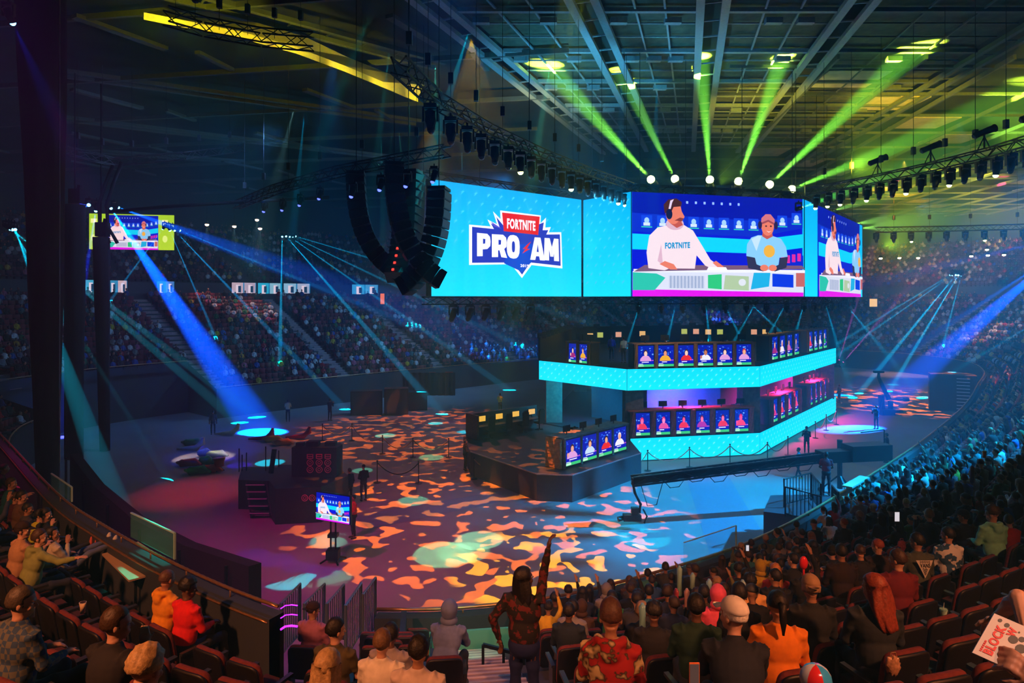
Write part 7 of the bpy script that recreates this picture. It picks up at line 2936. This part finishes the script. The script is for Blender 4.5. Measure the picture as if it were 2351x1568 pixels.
# the magazine
ma, mbb, mc, md_ = P(2232, 1498, YM + .02), P(2334, 1544, YM - .02), P(2385, 1462, YM + .05), P(2283, 1408, YM + .1)
t = thing('magazine', 'white magazine with red block lettering held at the bottom right corner', 'magazine', ma)
O = ma
ux = (mbb - ma); uy = (md_ - ma)
nz = ux.cross(uy).normalized()
if nz.y > 0:
    nz = -nz
mb = MB()
cs = [Vector(), ux, ux + uy, uy]
mb.add([c for c in cs] + [c - nz * .006 for c in cs], [(0, 1, 2, 3), (4, 7, 6, 5), (0, 4, 5, 1), (1, 5, 6, 2), (2, 6, 7, 3), (3, 7, 4, 0)])
mb.build('pages', mat('paper', (.75, .68, .6), .6), t)
def magtext(s, u0, v0, u1, v1, col, off=.002, name='lettering'):
    vs, fs, _ = text2d(s, .05)
    mb = MB()
    mb.add([uy * (u0 + (u1 - u0) * x) + ux * (v0 + (v1 - v0) * (1 - y)) + nz * off for x, y in vs], fs)
    mb.build(name, mat('ink_' + name, col, .5), t)
magtext('BLOCK', .10, .17, .80, .40, (.75, .02, .02))
magtext('W', .66, .43, .86, .62, (.75, .02, .02), .002, 'lettering')
mb = MB()
for k in range(6):
    mb.add([uy * (.10 + k * .045) + ux * .105 + nz * .002, uy * (.135 + k * .045) + ux * .105 + nz * .002, uy * (.132 + k * .045) + ux * .155 + nz * .002, uy * (.102 + k * .045) + ux * .155 + nz * .002], [(0, 1, 2, 3)])
mb.build('small_red_marks', mat('ink_lettering'), t)
mb = MB()
for (u, v, r1) in ((.9, .18, .04), (.86, .36, .05), (.82, .66, .02), (.62, .62, .09), (.5, .85, .1), (.7, .78, .06)):
    pts = [uy * (u + r1 * math.cos(a)) + ux * (v + r1 * 1.2 * math.sin(a)) + nz * .0015 for a in [k * .5236 for k in range(12)]]
    mb.add(pts, [tuple(range(12))])
mb.build('dark_print', mat('dark_ink', (.03, .05, .05), .5), t)
pa = P(2395, 1330, 2.9)
edge_person('person in a cream shirt cut by the right edge, forearm resting on the knee', (pa.x + .02, 2.35, 0), tread(13) + .1, .75, P(2338, 1372, 2.9), P(2288, 1420, 3.1), -1,
            C_('c8a890'), 'short', (.55, .28, .17), C_('b0a088'), .45, .5)
for hn, off in (('pa', 0),):
    pass
# seats of these two
for (x, y, z, lab) in ((pm_.x + .30, 1.22, tread(16) - .30, 'dark red seat under the person with the magazine'), (pa.x + .02, 2.35, tread(13) + .1, 'dark red seat under the cream shirt')):
    seat_full((x, y, z), .5, lab, 'theatre seats in the near bowl')
# triangle print on the grey green shirt
ho = HOBJ.get('person in a grey green shirt with a white triangle print on the back')
if ho:
    def decal(ho, z0, pts, m, off, name):
        bpy.context.view_layer.update()
        mb = MB()
        n = 6
        mb.add([(x, -.118 - off - .03 * (z - .95) + .35 * x * x, z) for x, z in pts], [tuple(range(len(pts)))])
        return mb.build(name, m, ho)
    def yb(x, z):
        return -.137 + .5 * x * x + max(0, z - .95) * .16 + .0
    def surf(pts, fs, off, m, name):
        mb = MB(); mb.add([(x, yb(x, z) - off, z) for x, z in pts], fs)
        return mb.build(name, m, ho)
    T0, T1, T2 = (-.125, 1.035), (.125, 1.035), (0, .78)
    g_ = []; f_ = []
    N_ = 8
    for i in range(N_ + 1):
        for j in range(N_ + 1 - i):
            a_ = i / N_; b_ = j / N_
            g_.append((T0[0] + (T1[0] - T0[0]) * b_ + (T2[0] - T0[0]) * a_, T0[1] + (T1[1] - T0[1]) * b_ + (T2[1] - T0[1]) * a_))
    idx_ = {}
    c_ = 0
    for i in range(N_ + 1):
        for j in range(N_ + 1 - i):
            idx_[i, j] = c_; c_ += 1
    for i in range(N_):
        for j in range(N_ - i):
            f_.append((idx_[i, j], idx_[i, j + 1], idx_[i + 1, j]))
            if (i + 1, j + 1) in idx_:
                f_.append((idx_[i, j + 1], idx_[i + 1, j + 1], idx_[i + 1, j]))
    surf(g_, f_, .012, mat('white_print', (.7, .68, .62), .7), 'triangle_print')
    vs, fs, _ = text2d('VANS', .03)
    surf([(-.075 + .15 * x, .935 + .062 * y) for x, y in vs], fs, .016, mat('black_print', (.01, .01, .01), .7), 'lettering')
    ch = []; cf = []
    for r_ in range(3):
        for q in range(9):
            if (r_ + q) % 2 == 0:
                x0 = -.075 + q * .0165; z0 = 1.004 + r_ * .008
                o_ = len(ch)
                ch += [(x0, z0), (x0 + .0165, z0), (x0 + .0165, z0 + .008), (x0, z0 + .008)]; cf.append((o_, o_ + 1, o_ + 2, o_ + 3))
    for r_ in range(7):
        for q in range(4):
            w_ = .038 * (1 - r_ / 9)
            if (r_ + q) % 2 == 0:
                x0 = -w_ + q * w_ / 2; z0 = .925 - r_ * .014
                o_ = len(ch)
                ch += [(x0, z0), (x0 + w_ / 2, z0), (x0 + w_ / 2 * .9, z0 - .014), (x0, z0 - .014)]; cf.append((o_, o_ + 1, o_ + 2, o_ + 3))
    surf(ch, cf, .016, mat('black_print'), 'check_pattern')

# ---------------------------------------------------------------- small things among the seats
def terr(x, y):
    q = Vector((x, y, 0))
    if y > .3 and x / y < -.352:
        d = min((q - b).length for b in BP)
        return btread(max(0, min(BROW, (d - .4) / .88)))
    d = min((q - b).length for b in RAILP)
    return tread(max(0, (d - .5) / ROW_D))


def onto(px, py, h=.5):
    Y = 1.2
    while Y < 40:
        p = P(px, py, Y)
        if p.z <= terr(p.x, p.y) + h:
            return Y
        Y += .1
    return Y


def cup(px, py, Y, lab, col=(.6, .6, .55), lid=(.5, .55, .5), straw=True, open_=False):
    p = P(px, py, onto(px, py, .62) if Y < 8 else Y)
    t = thing('drink_cup', lab, 'cup', p - Vector((0, 0, .08)))
    t.scale = (.85, .85, .85)
    mb = MB(); mb.tube([(0, 0, 0), (0, 0, .15)], [.035, .048], 14, cap=True); mb.build('cup', mat('cup_%.2f' % col[0], col, .5), t, True)
    mb = MB()
    if open_:
        mb.tube([(0, 0, .15), (0, 0, .153)], [.049, .049], 14); mb.build('rim', M_WHITE, t)
        mb = MB(); mb.tube([(0, 0, .153), (0, 0, .155)], .040, 14); mb.build('drink', mat('cola', (.05, .02, .01), .2), t)
    else:
        mb.tube([(0, 0, .15), (0, 0, .165), (0, 0, .168)], [.052, .05, .03], 14); mb.build('lid', mat('cup_lid', lid, .4), t)
        if straw:
            mb = MB(); mb.tube([(0, 0, .16), (.01, 0, .25)], .004, 6); mb.build('straw', M_WHITE, t)


cup(2166, 1410, 3.9, 'turquoise lidded cup with a straw on a seat, lower right', (.25, .45, .4), (.25, .5, .45))
cup(190, 1392, 5.2, 'open white cup of dark drink between the left seats', (.6, .45, .3), open_=True)
cup(73, 1400, 3.6, 'pale lidded cup beside the plaid shirt', (.5, .3, .2), (.45, .3, .2))
cup(2260, 1042, 13, 'tall pale cup held up high on the right', (.6, .6, .7))
cup(2110, 1098, 16, 'blue white bottle shaped cup in the middle right rows', (.4, .6, .9))
p = P(1845, 1292, 8.4)
t = thing('foam_mitt', 'small shiny red mitt held up behind the pointing person', 'toy', p)
mb = MB(); mb.ell((0, 0, 0), (.055, .04, .085), 12, 8); mb.bar((0, 0, -.2), (0, 0, -.05), .02); mb.build('mitt', mat('glossy_red', (.8, .03, .05), .2), t, True)
p = P(1873, 1560, 3.2)
t = thing('beach_ball', 'shiny red blue and white ball cut by the bottom edge', 'ball', p)
for i, c in enumerate(((.7, .03, .03), (.05, .35, .6), (.7, .65, .6), (.7, .03, .03), (.05, .35, .6), (.7, .65, .6))):
    mb = MB(); vs = []; fs = []
    for a in range(5):
        for b in range(9):
            th = PI * b / 8; ph_ = (i + a / 4) * PI / 3 + .6
            vs.append((.075 * math.sin(th) * math.cos(ph_), .075 * math.sin(th) * math.sin(ph_), .075 * math.cos(th)))
    for a in range(4):
        for b in range(8):
            fs.append((a * 9 + b, (a + 1) * 9 + b, (a + 1) * 9 + b + 1, a * 9 + b + 1))
    mb.add(vs, fs); mb.build('panel', mat('ball_%d' % (i % 3), c, .15), t, True)
for i, (px, py, Y, lab) in enumerate(((2059, 1186, 9.3, 'lit phone held up by the grey haired man'), (1716, 1258, 15, 'lit phone by the front rail, right of centre'), (1594, 1545, 4.6, 'phone in an orange case held up at the bottom centre right'))):
    p = P(px, py, Y)
    t = thing('phone', lab, 'phone', p)
    mb = MB(); mb.box((0, 0, 0), (.072, .010, .145)); mb.build('case', M_BLACK if i < 2 else mat('orange_case', (.9, .2, .03), .4), t)
    mb = MB(); mb.box((0, -.007, 0), (.064, .004, .13)); mb.build('display', lens_mat('phone%d' % (i // 2), (.9, .9, 1), (.7, .02)[i // 2]), t)
for i, (px, py, Y, c, lab) in enumerate(((2050, 1530, 3.2, (.45, .25, .15), 'crumpled shiny snack bag on the lower right seats'), (1205 + 865, 1245 + 10, 7.9, (.5, .08, .1), 'pink and white tote bag in the right rows'), (1680, 1300, 12, (.5, .35, .15), 'tan bag at the front rows'))):
    p = P(px, py, onto(px, py, .55))
    t = thing('bag', lab, 'bag', p)
    t.scale = (.75, .75, .75) if i else (.5, .5, .5)
    mb = MB(); mb.ell((0, 0, 0), (.12, .06, .16), 26, 18, fn=lambda d: (1 + .2 * math.sin(13 * d.x + 5 * d.z) * math.cos(11 * d.z + 3 * d.x)) * (1.15 if d.z > .6 else 1)); mb.build('pouch', mat('bag_%d' % i, c, .25 if i == 0 else .7, noise=.4, nscale=20), t, True)
    mb = MB(); mb.tube([(-.06, 0, .13), (-.04, 0, .24), (.04, 0, .24), (.06, 0, .13)], .012, 6); mb.build('handle', mat('bag_%d' % i), t, True)
# inflated clapping sticks held up in the centre front rows
for i, (px, py, Y, c, h_) in enumerate(((1560, 1335, 11.5, (.25, .5, .45), .55), (1590, 1335, 11.5, (.25, .45, .42), .3), (1552, 1375, 11, (.5, .06, .08), .35), (1577, 1375, 11, (.5, .3, .25), .35), (1475, 1420, 8.5, (.2, .45, .5), .4), (1628, 1345, 10.5, (.25, .5, .6), .22), (1705, 1347, 9.5, (.3, .5, .5), .2), (2232, 1090, 14, (.2, .3, .6), .4))):
    p = P(px, py, Y)
    t = thing('inflated_stick', 'long inflated clapping stick, %s, held upright in the centre rows, %s from the left' % (('pale green', 'pale green', 'red', 'peach', 'blue green', 'pale blue', 'grey green', 'blue')[i], nth([4, 6, 3, 5, 1, 7, 8, 9][i]) if True else ''), 'inflatable stick', p, 0, 'inflated clapping sticks')
    mb = MB(); mb.tube([(0, 0, -h_ / 2), (0, 0, -h_ / 2 + .04), (0, 0, h_ / 2 - .05), (0, 0, h_ / 2)], [.015, .045, .05, .02], 12); mb.build('stick', mat('vinyl_stick_%d' % i, c, .3), t, True)
# wheelchair-row tables by the left rail, seat number plates
for i, (x0, y0, x1, y1, lab) in enumerate(((255, 1268, 318, 1328, 'long tan counter top beside the left rail'), (298, 1250, 345, 1282, 'short cream counter top beside the glass guard'))):
    a = G(x0, y0, 5.3); b = G(x1, y1, 5.3)
    t = thing('rail_counter', lab, 'counter', (a + b) / 2)
    d = (b - a); L = d.length; d.normalize(); R = Matrix(((d.x, -d.y, 0), (d.y, d.x, 0), (0, 0, 1)))
    mb = MB(); mb.box((0, 0, 0), (L, .28, .03), R); mb.build('top', mat('counter_tan', (.45, .33, .22), .6), t)
    mb = MB()
    for s in (-.4, .4):
        mb = MB(); mb.bar(R @ Vector((s * L, 0, 0)), R @ Vector((s * L, 0, -.6)), .03); mb.build('leg', M_BLACK, t)
# exit below the aisle: teal lit opening with its own railing
i0 = AIS[0]
p0 = RAILP[i0]; n0 = RAILN[i0]
tx = Vector((-n0.y, n0.x, 0))
t = thing('exit_portal', 'teal lit exit opening below the aisle with a slanted handrail', 'doorway', (p0.x + n0.x * 2.2, p0.y + n0.y * 2.2, tread(1)))
ti = Matrix.Translation(t.location).inverted()
R = Matrix(((tx.x, n0.x, 0), (tx.y, n0.y, 0), (0, 0, 1)))
mb = MB(); mb.T = ti
c = p0 + n0 * .75
mb.box((c.x, c.y, 1.75), (2.6, .08, 1.1), R)
mb.build('panel', mat('teal_lit_panel', (.12, .35, .28), .6), t)  # green light of the opening put into the panel colour
mb = MB(); mb.T = ti
for s in (-1.35, 1.35):
    q = p0 + n0 * 2.2 + tx * s
    mb.box((q.x, q.y, 2.3), (.12, 3.0, 1.0), R)
mb.build('side_wall', M_DARK, t)
mb = MB(); mb.T = ti
q0 = p0 + n0 * 3.4 + tx * .2; q1 = p0 + n0 * 3.4 + tx * 1.3
for z_, w_ in ((3.35, .06), (2.7, .05)):
    mb.bar((q0.x, q0.y, z_), (q1.x, q1.y, z_ - .35), w_)
for s in (0, .35, .7, 1):
    q = q0.lerp(q1, s)
    mb.bar((q.x, q.y, 2.3), (q.x, q.y, 3.35 - .35 * s), .05)
mb.build('handrail', M_BLACK, t)
spot((p0.x + n0.x * 2.5, p0.y + n0.y * 2.5, 4.2), (p0.x + n0.x * .8, p0.y + n0.y * .8, 1.6), (.05, .9, .6), 120, 80, .1, .8, 'exit_light')
# green lit ledge panel at the gate, right
a = G(1945, 1118, 2.9); b = G(1985, 1095, 2.9)
t = thing('ledge_panel', 'ledge panel glowing green beside the gate on the right', 'panel', a)
mb = MB(); mb.bar((0, 0, 0), b - a, .35, .06); mb.bar((0, 0, -.5), (b - a) + Vector((0, 0, -.5)), .06, .9); mb.build('board', mat('pale_ledge', (.4, .5, .4), .5), t)
spot(a + Vector((-2, 3, 8)), a, (.1, 1.0, .35), 1800, 12, .05, .7, 'ledge_light')
spot((10, 20, 20), G(1985, 1135, 4), (.15, .5, 1.0), 2500, 9, .05, .8, 'ledge_light')
